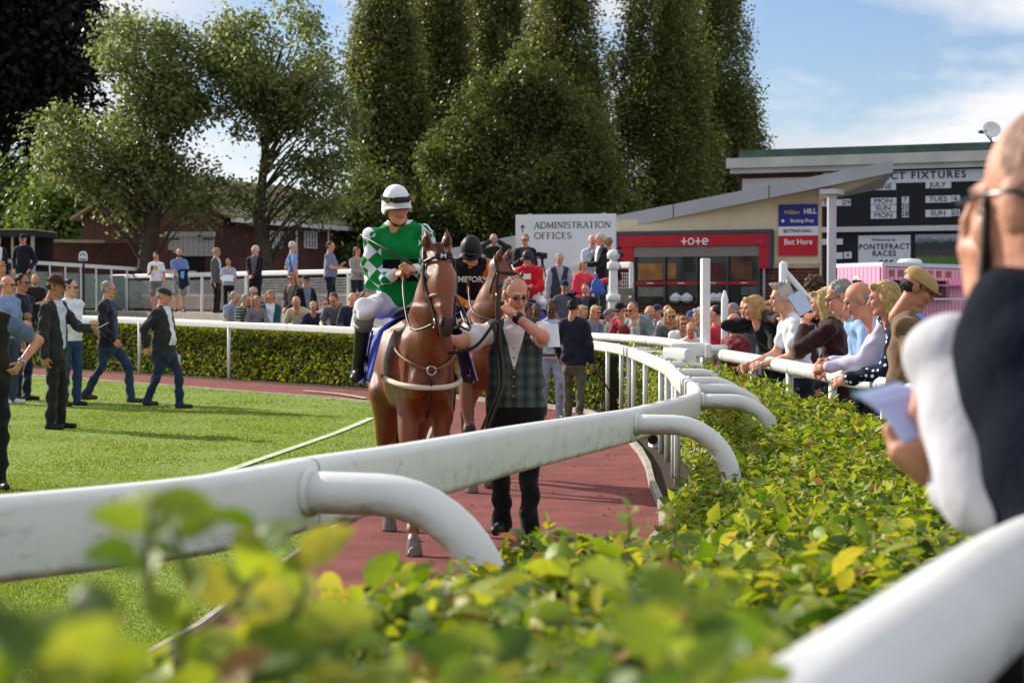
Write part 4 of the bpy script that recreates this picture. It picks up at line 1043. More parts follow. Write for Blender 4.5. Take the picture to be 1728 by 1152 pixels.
for x0, y0, x1, y1, c in ((1078, 444, 1121, 472, (150, 104, 62)), (1128, 443, 1142, 470, (146, 106, 60)), (1233, 441, 1270, 472, (92, 62, 44)), (1200, 444, 1220, 470, (84, 34, 40)), (1078, 484, 1122, 500, (112, 116, 106)), (1252, 484, 1280, 498, (84, 92, 88))):
    mb = MB(); tw.rect(mb, x0, y0, x1, y1, .0475, .004, ref=1175); put(mb, 'display_board', mat('display_%d_%d' % (c[0], c[1]), c, .7, var=.35, scale=4), bh)
for x0, x1 in ((1138, 1150), (1157, 1168), (1203, 1212), (1214, 1222)):
    mb = MB(); c, z0, z1 = tw.rect(MB(), x0, 497, x1, 511, .06, .1, ref=1175); mb.lathe([(.04, 0), (.13, .05), (.14, .13), (.06, .2), (.02, .22)], (c.x, c.y, z0), 10); put(mb, 'paper_bag', M_PANELW, bh)
for x in (1067, 1292):
    mb = MB(); tw.rect(mb, x - 1.5, 454, x + 1.5, 600, .06, .05, ref=1175); put(mb, 'rail_upright', M_GREYM, bh)
# 'tote' drawn as ring and crosses
ox, oz, hh = tw.q(1154, 411, .155), None, .135
def lett(cx): p = tw.q(cx, 407.5, .152); return p
for cx in (1159, 1182.5):
    p = lett(cx); mb = MB(); mb.bar(p - tw.d * .065, p + tw.d * .065, .028, .012, up=tw.n); mb.bar(p + up * .085 + tw.n * .0015, p - up * .075 + tw.n * .0015, .028, .012, up=tw.n); put(mb, 'letter', M_WHT, bh)
for cx, a0, a1 in ((1170.5, 0, 360), (1194.5, 0, 318)):
    p = lett(cx); mb = MB(); ring = [p + tw.d * (.062 * math.cos(math.radians(t))) + up * (.062 * math.sin(math.radians(t))) for t in range(a0, a1 + 1, 18)]
    for q0, q1 in zip(ring[:-1], ring[1:]): mb.bar(q0 - (q1 - q0) * .1, q1 + (q1 - q0) * .1, .028, .012, up=tw.n)
    if a1 < 360: mb.bar(p - tw.d * .06 + tw.n * .002, p + tw.d * .072 + tw.n * .002, .026, .012, up=tw.n)
    put(mb, 'letter', M_WHT, bh)
p = tw.q(1289, 407, .152); mb = MB(); mb.bar(p - tw.d * .09, p + tw.d * .09, .05, .012, up=tw.n); mb.bar(p + up * .11 + tw.n * .0015, p - up * .1 + tw.n * .0015, .05, .012, up=tw.n); put(mb, 'pink_cross', mat('magenta_print', (190, 24, 96), .5, var=0), bh)
# betting sign panel
sg = empty('betting_sign', tw.q(1348, 500)); sg.location.z = 0; tag(sg, 'three-band blue white and red betting sign on the cream wall', 'sign')
for nm, y0, y1, m_ in (('blue_band', 345, 382, mat('sign_blue', (44, 44, 132), .5, var=.04)), ('white_band', 382.2, 397.6, M_SIGNW), ('red_band', 397.8, 431, mat('sign_red', (192, 26, 46), .5, var=.04))):
    mb = MB(); tw.rect(mb, 1315, y0, 1381, y1, .02, .05, ref=1348); put(mb, nm, m_, sg)
M_YEL = mat('letter_yellow', (206, 196, 60), .5, var=0)
wtext(tw, 'William', 1337, 358.5, 6.5, M_YEL, sg, .073, shear=.35, bold=.008, sx=.95)
wtext(tw, 'HILL', 1369, 357, 8.5, M_WHT, sg, .073, bold=.025, sx=.95)
wtext(tw, 'Betting Shop', 1355.5, 372.5, 5.6, M_WHT, sg, .073, bold=.012, sx=1.0)
mb = MB(); q = tw.q(1323, 373, .073); mb.lathe([(.034, 0), (.034, .006)], q, 12, rot=Matrix.Rotation(tw.rz, 3, 'Z') @ Matrix.Rotation(math.pi / 2, 3, 'X')); put(mb, 'round_mark', M_WHT, sg)
wtext(tw, 'BETTING HALL', 1348, 390, 5.4, M_INK, sg, .073, bold=.006, sx=.98)
wtext(tw, 'Bet Here', 1349, 408.5, 9.5, M_WHT, sg, .073, bold=.012, sx=1.0)
# small sign with red step line by the pier
sg2 = empty('step_sign', tw.q(1046, 500, .6)); sg2.location.z = 0; tag(sg2, 'small white sign with a red zigzag beside the ornate white pillar', 'sign')
mb = MB(); tw.rect(mb, 1038, 456, 1050, 492, .55, .03); put(mb, 'board', M_SIGNW, sg2)
mb = MB()
for x0, y0, x1, y1 in ((1039.5, 462, 1041, 468), (1039.5, 466.5, 1046, 468), (1044.5, 468, 1046, 473)): tw.rect(mb, x0, y0, x1, y1, .582, .004, ref=1043)
put(mb, 'zigzag', M_RED, sg2); mb = MB(); tw.rect(mb, 1042.5, 492, 1045.5, 620, .54, .04); put(mb, 'post', M_WHITE, sg2)

# --- scoreboard building
bw_ = Wall(1230, 67.0, 1780, 62.3)
sb = empty('scoreboard_building', bw_.q(1500, 500)); sb.location.z = 0; tag(sb, 'old brick building with green parapet carrying the black fixtures board', 'building')
mb = MB(); bw_.rect(mb, 1246, 282, 1800, 640, -.45, .4, ref=1450); put(mb, 'wall', M_BRICK, sb)
mb = MB(); bw_.rect(mb, 1236, 279, 1800, 288, -.2, .5, ref=1450); put(mb, 'cornice_lower', M_CORN, sb)
mb = MB(); bw_.rect(mb, 1232, 262, 1800, 279, -.3, .75, ref=1450); put(mb, 'cornice', M_CORN, sb)
mb = MB(); bw_.rect(mb, 1250, 248, 1800, 262, -.6, .85, ref=1450); put(mb, 'green_parapet', M_COPPER, sb)
mb = MB(); bw_.rect(mb, 1252, 300, 1395, 330, -.04, .03); put(mb, 'white_band', M_CORN, sb)
fb = empty('fixtures_board', bw_.q(1520, 500)); fb.location.z = 0; tag(fb, 'black fixtures board with white date panels above a welcome sign', 'board')
def frect(nm, x0, y0, x1, y1, m_, off, th_=.03, ref=None):
    mb = MB(); bw_.rect(mb, x0, y0, x1, y1, off, th_, ref=ref); return put(mb, nm, m_, fb)
frect('title_strip', 1390, 288, 1760, 308, M_PANELW, .02, .06, 1555)
frect('black_board', 1390, 308, 1760, 381, M_BLACKB, .0, .06, 1555)
frect('ledge', 1384, 381, 1762, 390, M_COL, .0, .22, 1555)
frect('lower_board', 1390, 392, 1762, 480, M_BLACKB, -.02, .06, 1555)
wtext(bw_, 'PONTEFRACT FIXTURES', 1514, 297.5, 11.5, M_INK, fb, .086, bold=.022, space=1.28, sx=1.06)
M_SEG = mat('segment_ink', (30, 34, 40), .6, var=0)
def datep(t, x0, x1, y0, y1, th_=8.0):
    frect('date_panel', x0, y0, x1, y1, M_PANELW, .062, .02)
    if t: wtext(bw_, t, (x0 + x1) / 2, (y0 + y1) / 2, th_, M_SEG, fb, .086, sx=1.15)
for t, x0, x1, y0, y1 in (('JUNE', 1470, 1512, 310, 321), ('JULY', 1562, 1605, 306, 318), ('MON', 1470, 1513, 334, 345), ('SUN', 1470, 1513, 346, 357), ('MON', 1470, 1513, 358, 369), ('7', 1522, 1534, 332, 343), ('20', 1522, 1534, 344, 355), ('28', 1522, 1534, 356, 367),
        ('TUES', 1562, 1606, 330.5, 342), ('6', 1607, 1620, 329.5, 340.5), ('SUN', 1562, 1606, 354, 366), ('25', 1607, 1620, 353, 364.5), ('FRI', 1378, 1422, 337, 348), ('29', 1423, 1436, 336, 347.5)):
    datep(t, x0, x1, y0, y1, 8.2)
for t, x0, x1, y0, y1 in (('D', 1380, 1423, 403, 413), ('', 1400, 1423, 426, 437), ('4', 1425, 1438, 425, 436)): datep(t, x0, x1, y0, y1, 7)
frect('welcome_panel', 1449, 397, 1537, 462, M_PANELW, .045, .03)
wtext(bw_, 'Welcome to', 1492, 404.5, 5.2, M_INK, fb, .08, sx=1.1)
wtext(bw_, 'PONTEFRACT', 1493, 416.5, 9.0, M_INK, fb, .08, bold=.02, space=1.15, sx=.98)
wtext(bw_, 'RACES', 1493, 428, 9.0, M_INK, fb, .08, bold=.02, space=1.15, sx=.98)
for k in range(3):
    q = bw_.q(1484 + k * 9, 442, .08); mb = MB(); mb.bar(q, q + bw_.d * .12 + up * .06, .05, .006, up=bw_.n); mb.bar(q + bw_.d * .02 - up * .01, q + bw_.d * .0 - up * .09, .03, .007, up=bw_.n); put(mb, 'horse_mark', M_INK, fb)
# picture of a racecourse: flat print
pic = frect('course_picture', 1545, 395, 1660, 462, mat('picture_ground', (74, 110, 44), .5), .045, .03)
def picmat():
    m = bpy.data.materials.new('course_print'); m.use_nodes = True; n, l = m.node_tree.nodes, m.node_tree.links; b = n['Principled BSDF']; b.inputs['Roughness'].default_value = .5
    tc = n.new('ShaderNodeTexCoord'); sp = n.new('ShaderNodeSeparateXYZ'); l.new(tc.outputs['Generated'], sp.inputs[0])
    nz = n.new('ShaderNodeTexNoise'); nz.inputs['Scale'].default_value = 14; l.new(tc.outputs['Generated'], nz.inputs['Vector'])
    ma = n.new('ShaderNodeMath'); ma.operation = 'MULTIPLY_ADD'; ma.inputs[1].default_value = .22; l.new(nz.outputs['Fac'], ma.inputs[0]); l.new(sp.outputs['Z'], ma.inputs[2])
    rp = n.new('ShaderNodeValToRGB'); rp.color_ramp.interpolation = 'CONSTANT'
    cols = [(0, (70, 112, 40)), (.50, (84, 96, 60)), (.56, (62, 56, 64)), (.72, (44, 46, 48)), (.92, (104, 112, 124)), (1.02, (150, 160, 172))]
    while len(rp.color_ramp.elements) < len(cols): rp.color_ramp.elements.new(.5)
    for e, (p_, c) in zip(rp.color_ramp.elements, cols): e.position = min(1, p_); e.color = lin(c) + (1,)
    l.new(ma.outputs[0], rp.inputs[0]); l.new(rp.outputs['Color'], b.inputs['Base Color']); return m
pic.data.materials[0] = picmat()
# lamp on the parapet
lp = empty('roof_lamp', bw_.q(1668, 236)); tag(lp, 'small floodlight on a bracket above the green parapet', 'lamp')
q = bw_.q(1675, 240, 0); mb = MB(); mb.bar(q, q + Vector((-.25, 0, .3)), .04, .04); put(mb, 'bracket', M_INK, lp); mb = MB(); mb.box(q + Vector((-.33, 0, .33)), (.22, .2, .1), .2, bev=.02); put(mb, 'head', M_INK, lp)
dsh = MB(); dsh.lathe([(.02, 0), (.2, .05), (.3, .14), (.29, .15), (.18, .07), (.01, .03)], bw_.q(1672, 222, 0), 14, rot=Matrix.Rotation(1.1, 3, 'X')); dsh.tube([bw_.q(1672, 250, 0), bw_.q(1672, 222, 0)], .03, 6); o = dsh.build('satellite_dish', M_WHITE, None, True); tag(o, 'white satellite dish above the parapet near the foreground head', 'dish')

# --- pink striped drinks trailer
d0 = 33.0; pk = empty('pink_trailer', gp(1490, d0)); tag(pk, 'pink striped drinks trailer with a round milkshake emblem', 'trailer')
f1 = Wall(1413, 34.8, 1489, d0); f2 = Wall(1489, d0, 1640, 36.2)
def stripe_mat():
    m = bpy.data.materials.new('pink_stripes'); m.use_nodes = True; n, l = m.node_tree.nodes, m.node_tree.links; b = n['Principled BSDF']; b.inputs['Roughness'].default_value = .5
    tc = n.new('ShaderNodeTexCoord'); wv = n.new('ShaderNodeTexWave'); wv.wave_type = 'BANDS'; wv.bands_direction = 'X'; wv.inputs['Scale'].default_value = 1.9; wv.inputs['Distortion'].default_value = 0
    l.new(tc.outputs['Object'], wv.inputs['Vector']); rp = n.new('ShaderNodeValToRGB'); rp.color_ramp.elements[0].position = .47; rp.color_ramp.elements[1].position = .53
    rp.color_ramp.elements[0].color = lin((222, 128, 166)) + (1,); rp.color_ramp.elements[1].color = lin((240, 176, 202)) + (1,)
    l.new(wv.outputs['Fac'], rp.inputs[0]); l.new(rp.outputs['Color'], b.inputs['Base Color']); return m
M_STRIPE = stripe_mat()
def wbox(w, nm, x0, y0, x1, y1, off, th_, m_, ref):
    """box built in its own frame so that patterns follow the wall"""
    a, b_ = w.q(x0, 500), w.q(x1, 500); z0, z1 = w.q(ref, y1).z, w.q(ref, y0).z; c = (a + b_) / 2 + w.n * (off + th_ / 2)
    mb = MB(); mb.box((0, 0, 0), ((b_ - a).length, th_, z1 - z0)); o = mb.build(nm, m_); o.parent = pk; o.location = Vector((c.x, c.y, (z0 + z1) / 2)) - pk.location; o.rotation_euler = (0, 0, w.rz); return o
wbox(f1, 'end_panel', 1413, 447, 1489, 590, -.06, .06, M_STRIPE, 1489)
M_STRIPE_P = mat('purple_stripe', (150, 78, 128), .6)
wbox(f2, 'side_panel', 1490, 451, 1640, 472, -.06, .06, M_STRIPE, 1489); wbox(f2, 'lower_side_panel', 1490, 505, 1640, 590, -.06, .06, M_STRIPE, 1489)
wbox(f2, 'left_jamb', 1490, 472, 1502, 505, -.06, .06, M_STRIPE, 1489); wbox(f2, 'right_jamb', 1601, 472, 1640, 505, -.06, .06, M_STRIPE, 1489)
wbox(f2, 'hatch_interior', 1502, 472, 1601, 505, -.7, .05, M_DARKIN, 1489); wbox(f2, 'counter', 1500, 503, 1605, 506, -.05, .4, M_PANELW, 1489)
wbox(f2, 'shelf', 1560, 479, 1625, 482, .0, .35, mat('pink_shelf', (216, 120, 160), .5), 1489)
for x in range(1500, 1600, 16): wbox(f2, 'menu_mark', x, 455, x + 8, 466, .002, .01, mat('menu_print', (150, 96, 70), .6, var=.4, scale=8), 1489)
a, b_, c_ = f1.q(1411, 447), f1.q(1489, 447), f2.q(1645, 449)
mb = MB(); zt_ = f1.q(1489, 449).z; pts = [Vector((p.x, p.y, zt_)) for p in (a, b_, c_)]; pts.append(pts[0] + pts[2] - pts[1]); mb.poly(pts, .07, (0, 0, 1)); put(mb, 'roof', M_PANELW, pk)
q = f2.q(1545, 443); mb = MB(); mb.lathe([(.22, 0), (.22, .05), (.17, .09), (.02, .1)], (q.x, q.y + .5, zt_ + .06), 16); put(mb, 'roof_vent', M_WHITE, pk)
rotE = Matrix.Rotation(f1.rz, 3, 'Z') @ Matrix.Rotation(math.pi / 2, 3, 'X'); em = f1.q(1445, 481, .001)
for nm, r, m_, z in (('emblem_disc', .165, mat('emblem_cream', (236, 226, 206), .5, var=.05), .004), ('emblem_centre', .115, mat('emblem_pink', (232, 92, 140), .5, var=.05), .010)):
    mb = MB(); mb.lathe([(r, 0), (r, z)], em, 28, rot=rotE); put(mb, nm, m_, pk)
mb = MB(); mb.poly([em + f1.d * x + up * z + f1.n * .012 for x, z in ((-.03, -.09), (.03, -.09), (.045, .03), (-.045, .03))], .004, f1.n); put(mb, 'emblem_glass', M_WHT, pk)
mb = MB(); mb.lathe([(.035, 0), (.035, .006)], em + up * .055 + f1.n * .012, 12, rot=rotE); put(mb, 'emblem_top', mat('emblem_plum', (120, 40, 70), .5), pk)

# --- ornate white pillar and crate stack by the steps
pp = P(1035, 500, 33.0); pil = empty('ornate_pillar', (pp.x, 33.0, 0)); tag(pil, 'white turned pillar with stacked collars at the head of the steps', 'pillar')
def zz(y): return P(1035, y, 33.0).z
mb = MB(); mb.lathe([(.085, 0), (.085, zz(508)), (.08, zz(500)), (.07, zz(455)), (.065, zz(440))], (0, 0, 0), 14); mb.build('shaft', M_WHITE, pil, True)
for nm, y, r in (('collar', 502, .12), ('collar', 448, .105)):
    mb = MB(); z = zz(y); mb.lathe([(.09, z - .07), (r, z - .05), (r, z + .04), (.09, z + .06)], (0, 0, 0), 14); mb.build(nm, M_WHITE, pil, True)
mb = MB(); z = zz(436); mb.lathe([(.05, z - .03), (.10, z + .0), (.11, z + .07), (.08, z + .13), (.02, z + .15)], (0, 0, 0), 14); mb.build('finial', M_WHITE, pil, True)
mb = MB(); mb.tube([(.03, 0, zz(432)), (.10, -.05, zz(424)), (.16, -.1, zz(432))], .03, 6); mb.build('cap_strap', M_INK, pil, True)
cr_ = empty('crate_stack', P(1055, 520, 34.5)); cr_.location.z = 0; tag(cr_, 'stack of weathered wooden crates in front of the betting hall window', 'crates')
for k in range(5):
    z = 1.05 + k * .17; 
    for dy_ in (-.17, .17):
        mb = MB(); mb.box((0, dy_, z), (.30, .02, .13)); mb.build('slat', mat('weathered_wood', (124, 118, 106), .9, var=.3, scale=9), cr_)
for dx in (-.14, .14):
    mb = MB(); mb.box((dx, 0, .95), (.03, .30, 1.9)); mb.build('upright', mat('weathered_wood', (124, 118, 106)), cr_)
# camera tripod on the terrace
dT = terr_d(915, 5.6); tq = P(915, 430, dT); tpd = empty('camera_tripod', (tq.x, dT, TZ)); tag(tpd, 'black camera on a tall tripod on the terrace below the white sign', 'tripod')
hz_ = tq.z - TZ; M_BLK = mat('black_kit', (24, 24, 26), .5, var=.1)
for k in range(3):
    a = k * 2.09 + .4; mb = MB(); mb.tube([(0, 0, hz_ - .12), (.32 * math.cos(a), .32 * math.sin(a), 0)], .018, 6); mb.build('leg', M_BLK, tpd, True)
mb = MB(); mb.box((0, 0, hz_ - .02), (.16, .2, .13), .4, bev=.02); mb.tube([(0, 0, hz_ - .2), (0, 0, hz_ - .05)], .03, 8); mb.build('camera_head', M_BLK, tpd)
mb = MB(); mb.tube([(-.03, -.1, hz_), (-.08, -.26, hz_ + .01)], .05, 10); mb.build('lens', M_BLK, tpd, True)
# ------------------------------------------------------------------ bodies: one continuous surface grown round a skeleton
def surface_nets(D, org, h):
    nx, ny, nz = D.shape
    ins = D < 0
    cnt = np.zeros((nx - 1, ny - 1, nz - 1), np.float32); acc = np.zeros((nx - 1, ny - 1, nz - 1, 3), np.float32)
    edges = []
    for ax in range(3):
        sl0 = [slice(None)] * 3; sl1 = [slice(None)] * 3; sl0[ax] = slice(0, -1); sl1[ax] = slice(1, None)
        cr = ins[tuple(sl0)] != ins[tuple(sl1)]
        idx = np.argwhere(cr)
        if len(idx) == 0: continue
        i1 = idx.copy(); i1[:, ax] += 1
        a = D[idx[:, 0], idx[:, 1], idx[:, 2]]; b = D[i1[:, 0], i1[:, 1], i1[:, 2]]
        p = idx.astype(np.float32); p[:, ax] += a / (a - b)
        o1, o2 = [k for k in range(3) if k != ax]
        for s1 in (0, -1):
            for s2 in (0, -1):
                c = idx.copy(); c[:, o1] += s1; c[:, o2] += s2
                ok = (c >= 0).all(1) & (c[:, 0] < nx - 1) & (c[:, 1] < ny - 1) & (c[:, 2] < nz - 1)
                f = np.ravel_multi_index(c[ok].T, cnt.shape)
                np.add.at(cnt.reshape(-1), f, 1); np.add.at(acc.reshape(-1, 3), f, p[ok])
        edges.append((ax, o1, o2, idx, ins[idx[:, 0], idx[:, 1], idx[:, 2]]))
    act = np.flatnonzero(cnt.reshape(-1) > 0)
    ids = np.full(cnt.size, -1, np.int64); ids[act] = np.arange(len(act))
    V = acc.reshape(-1, 3)[act] / cnt.reshape(-1)[act][:, None] * h + np.asarray(org)[None]
    Fs = []
    for ax, o1, o2, idx, inside in edges:
        ok = (idx[:, o1] > 0) & (idx[:, o2] > 0) & (idx[:, o1] < D.shape[o1] - 1) & (idx[:, o2] < D.shape[o2] - 1)
        idx = idx[ok]; inside = inside[ok]; q = []
        for s1, s2 in ((-1, -1), (0, -1), (0, 0), (-1, 0)):
            c = idx.copy(); c[:, o1] += s1; c[:, o2] += s2; q.append(ids[np.ravel_multi_index(c.T, cnt.shape)])
        q = np.stack(q, 1)
        flip = inside if ax != 1 else ~inside
        q[~flip] = q[~flip][:, ::-1]
        Fs.append(q)
    F = np.concatenate(Fs); F = F[(F >= 0).all(1)]
    return V, F

def cone(a, b, ra, rb, lab, k=.03, flat=None): return ('c', np.array(a, float), np.array(b, float), ra, rb, lab, k, flat)
def ell3(c, r, lab, k=.03, R=None): return ('e', np.array(c, float), np.array(r, float), R, None, lab, k, None)
def sub3(c, r, k=.01): return ('s', np.array(c, float), np.array(r, float), None, None, None, k, None)
def pdist(p, X):
    if p[0] == 'c':
        a, b, ra, rb, fl = p[1], p[2], p[3], p[4], p[7]
        q = X - a; ab = b - a
        if fl is not None:
            ax, f = np.array(fl[0], float), fl[1]
            q = q + (q @ ax)[..., None] * ax * (1 / f - 1); ab = ab + (ab @ ax) * ax * (1 / f - 1)
        L2 = ab @ ab + 1e-12
        t = np.clip((q @ ab) / L2, 0, 1)
        return np.sqrt(((q - t[..., None] * ab) ** 2).sum(-1)) - (ra + (rb - ra) * t)
    q = X - p[1]
    if p[3] is not None: q = q @ p[3]
    r = p[2]
    return (np.sqrt(((q / r) ** 2).sum(-1)) - 1) * r.min() if False else (lambda k0, k1: k0 * (k0 - 1) / (k1 + 1e-9))(np.sqrt(((q / r) ** 2).sum(-1)), np.sqrt(((q / r ** 2) ** 2).sum(-1)))
def pbox(p, m):
    if p[0] == 'c':
        r = max(p[3], p[4]); lo = np.minimum(p[1], p[2]) - r - m; hi = np.maximum(p[1], p[2]) + r + m
    else:
        r = p[2].max() if p[3] is not None else p[2]; lo = p[1] - r - m; hi = p[1] + r + m
    return lo, hi
def grow(prims, h):
    """mesh of the blended primitives and a label for every face"""
    adds = [p for p in prims if p[0] != 's']
    lo = np.min([pbox(p, 3 * h)[0] for p in adds], 0); hi = np.max([pbox(p, 3 * h)[1] for p in adds], 0)
    n = np.ceil((hi - lo) / h).astype(int) + 1
    D = np.full(n, .3, np.float32)
    ax = [lo[i] + np.arange(n[i]) * h for i in range(3)]
    for p in prims:
        m = p[6] + 2.5 * h; a, b = pbox(p, m)
        i0 = np.maximum(((a - lo) / h).astype(int), 0); i1 = np.minimum(((b - lo) / h).astype(int) + 2, n)
        if (i1 <= i0).any(): continue
        sl = tuple(slice(i0[i], i1[i]) for i in range(3))
        X = np.stack(np.meshgrid(ax[0][sl[0]], ax[1][sl[1]], ax[2][sl[2]], indexing='ij'), -1)
        d = pdist(p, X).astype(np.float32); E = D[sl]; k = max(p[6], 1e-4)
        if p[0] == 's':
            t = np.clip(.5 - .5 * (E + d) / k, 0, 1); D[sl] = E * (1 - t) + (-d) * t + k * t * (1 - t)
        else:
            t = np.clip(.5 + .5 * (d - E) / k, 0, 1); D[sl] = d * (1 - t) + E * t - k * t * (1 - t)
    V, F = surface_nets(D, lo, h)
    C = V[F].mean(1); best = np.full(len(C), 1e9); lab = np.zeros(len(C), object)
    for p in adds:
        d = pdist(p, C); w = d < best; best[w] = d[w]; lab[w] = p[5]
    return V, F, lab, C

def vnormals(V, F):
    N = np.zeros_like(V); a = np.cross(V[F[:, 2]] - V[F[:, 0]], V[F[:, 3]] - V[F[:, 1]])
    for k in range(4): np.add.at(N, F[:, k], a)
    return N / (np.linalg.norm(N, axis=1, keepdims=True) + 1e-9)
def wrinkle(V, F, lab, cloth, amp, ph):
    """soft folds pushed into the cloth only"""
    N = vnormals(V, F); isc = np.isin(lab, list(cloth)); w = np.zeros(len(V)); c = np.zeros(len(V))
    for k in range(4): np.add.at(w, F[:, k], isc.astype(float)); np.add.at(c, F[:, k], 1.0)
    w = w / np.maximum(c, 1); x, y, z = V.T
    f = 1.5 * np.sin(15 * z + 9 * x + 3.0 * np.sin(8 * y + 6 * x + ph) + ph) * np.sin(11 * x + 13 * z + ph * 2) + np.sin(31 * z + 13 * x + 2.2 * np.sin(17 * y + ph) + ph) + .7 * np.sin(47 * x - 29 * z + 1.7 * np.sin(23 * z + 2 * ph)) + .5 * np.sin(61 * y + 37 * z + ph * 3)
    return V + N * (f * amp * w)[:, None]

def ik(S, T, l1, l2, pole):
    S, T = np.array(S, float), np.array(T, float); v = T - S; d = np.linalg.norm(v); d2 = min(d, (l1 + l2) * .995); u = v / (d + 1e-9); T = S + u * d2
    a = (l1 * l1 - l2 * l2 + d2 * d2) / (2 * d2); hgt = math.sqrt(max(l1 * l1 - a * a, 0)); p = np.array(pole, float); p = p - (p @ u) * u; p /= np.linalg.norm(p) + 1e-9
    return S + u * a + p * hgt, T
def rotm(ax, deg): return np.array(Matrix.Rotation(math.radians(deg), 3, ax))

def clothmat(c, kind='plain'):
    nm = 'cloth_%s_%d_%d_%d' % (kind, c[0], c[1], c[2])
    if nm in _mats: return _mats[nm]
    return mat(nm, c, .85, var=.14, scale=9, bump=.15, bscale=30, spec=.15, sheen=.15)
def skinmat(c): return mat('skin_%d_%d_%d' % tuple(c), c, .52, var=.20, scale=11, spec=.35, bump=.15, bscale=70)
def hairmat(c):
    nm = 'hair_%d_%d_%d' % tuple(c)
    if nm in _mats: return _mats[nm]
    m = mat(nm, c, .55, var=.42, scale=1.0, bump=.9, bscale=1.0, spec=.35)
    n, l = m.node_tree.nodes, m.node_tree.links
    tc = [x for x in n if x.type == 'TEX_COORD'][0]; mp = n.new('ShaderNodeMapping'); mp.inputs['Scale'].default_value = (150, 150, 26); l.new(tc.outputs['Object'], mp.inputs[0])
    for x in n:
        if x.type == 'TEX_NOISE': l.new(mp.outputs[0], x.inputs['Vector'])
    return m
def pattern_mat(nm, fn):
    if nm in _mats: return _mats[nm]
    m = bpy.data.materials.new(nm); m.use_nodes = True; n, l = m.node_tree.nodes, m.node_tree.links; b = n['Principled BSDF']
    b.inputs['Roughness'].default_value = .85; b.inputs['Specular IOR Level'].default_value = .15
    tc = n.new('ShaderNodeTexCoord'); l.new(fn(n, l, tc.outputs['Object']), b.inputs['Base Color']); _mats[nm] = m; return m
def _bands(n, l, co, axis, scale, lo, hi, ca, cb, profile='SIN'):
    w = n.new('ShaderNodeTexWave'); w.wave_type = 'BANDS'; w.bands_direction = axis; w.inputs['Scale'].default_value = scale; w.inputs['Distortion'].default_value = .3; w.inputs['Detail'].default_value = 1
    l.new(co, w.inputs['Vector']); r = n.new('ShaderNodeValToRGB'); r.color_ramp.elements[0].position = lo; r.color_ramp.elements[1].position = hi
    r.color_ramp.elements[0].color = lin(ca) + (1,); r.color_ramp.elements[1].color = lin(cb) + (1,); l.new(w.outputs['Fac'], r.inputs[0]); return r.outputs['Color']
def _mul(n, l, a, b, f=1.0, mode='MULTIPLY'):
    x = n.new('ShaderNodeMix'); x.data_type = 'RGBA'; x.blend_type = mode; x.inputs['Factor'].default_value = f; l.new(a, x.inputs['A']); l.new(b, x.inputs['B']); return x.outputs['Result']
def m_vstripes(): return pattern_mat('navy_white_stripes', lambda n, l, c: _bands(n, l, c, 'X', 8.5, .42, .52, (64, 76, 112), (214, 216, 222)))
def m_hstripes(): return pattern_mat('green_hoops', lambda n, l, c: _bands(n, l, c, 'Z', 5.2, .80, .9, (58, 74, 62), (176, 186, 170)))
def m_check(): return pattern_mat('grey_check', lambda n, l, c: _mul(n, l, _bands(n, l, c, 'X', 9, .4, .6, (120, 112, 122), (206, 200, 204)), _bands(n, l, c, 'Z', 9, .4, .6, (150, 140, 150), (235, 230, 232))))
def m_tartan():
    def f(n, l, c):
        a = _bands(n, l, c, 'X', 4.2, .25, .75, (62, 82, 92), (104, 116, 104)); b = _bands(n, l, c, 'Z', 4.2, .25, .75, (120, 132, 146), (196, 192, 168))
        x = _mul(n, l, a, b, .75); t = _bands(n, l, c, 'X', 12.6, .90, .97, (0, 0, 0), (84, 80, 50)); t2 = _bands(n, l, c, 'Z', 12.6, .90, .97, (0, 0, 0), (72, 70, 44))
        return _mul(n, l, _mul(n, l, x, t, .35, 'ADD'), t2, .3, 'ADD')
    return pattern_mat('green_blue_tartan', f)
def m_polka():
    def f(n, l, c):
        v = n.new('ShaderNodeTexVoronoi'); v.inputs['Scale'].default_value = 22; v.inputs['Randomness'].default_value = .55; l.new(c, v.inputs['Vector'])
        r = n.new('ShaderNodeValToRGB'); r.color_ramp.elements[0].position = .24; r.color_ramp.elements[1].position = .28; r.color_ramp.elements[0].color = lin((228, 230, 236)) + (1,); r.color_ramp.elements[1].color = lin((22, 28, 50)) + (1,)
        l.new(v.outputs['Distance'], r.inputs[0]); return r.outputs['Color']
    return pattern_mat('navy_polka_dots', f)
def m_floral():
    def f(n, l, c):
        v = n.new('ShaderNodeTexNoise'); v.inputs['Scale'].default_value = 30; l.new(c, v.inputs['Vector'])
        r = n.new('ShaderNodeValToRGB'); r.color_ramp.elements[0].position = .45; r.color_ramp.elements[1].position = .55; r.color_ramp.elements[0].color = lin((60, 66, 60)) + (1,); r.color_ramp.elements[1].color = lin((176, 176, 160)) + (1,)
        l.new(v.outputs['Fac'], r.inputs[0]); return r.outputs['Color']
    return pattern_mat('printed_shorts', f)

SKIN = {'pale': (214, 160, 134), 'pink': (206, 142, 116), 'tan': (178, 118, 86), 'brown': (92, 58, 42)}
HAIR = {'grey': (150, 146, 140), 'white': (206, 202, 194), 'dark': (44, 36, 30), 'brown': (86, 62, 42), 'blond': (196, 164, 104), 'ginger': (176, 110, 58), 'fair': (160, 130, 88), 'black': (24, 22, 22), 'stub': (122, 96, 82)}

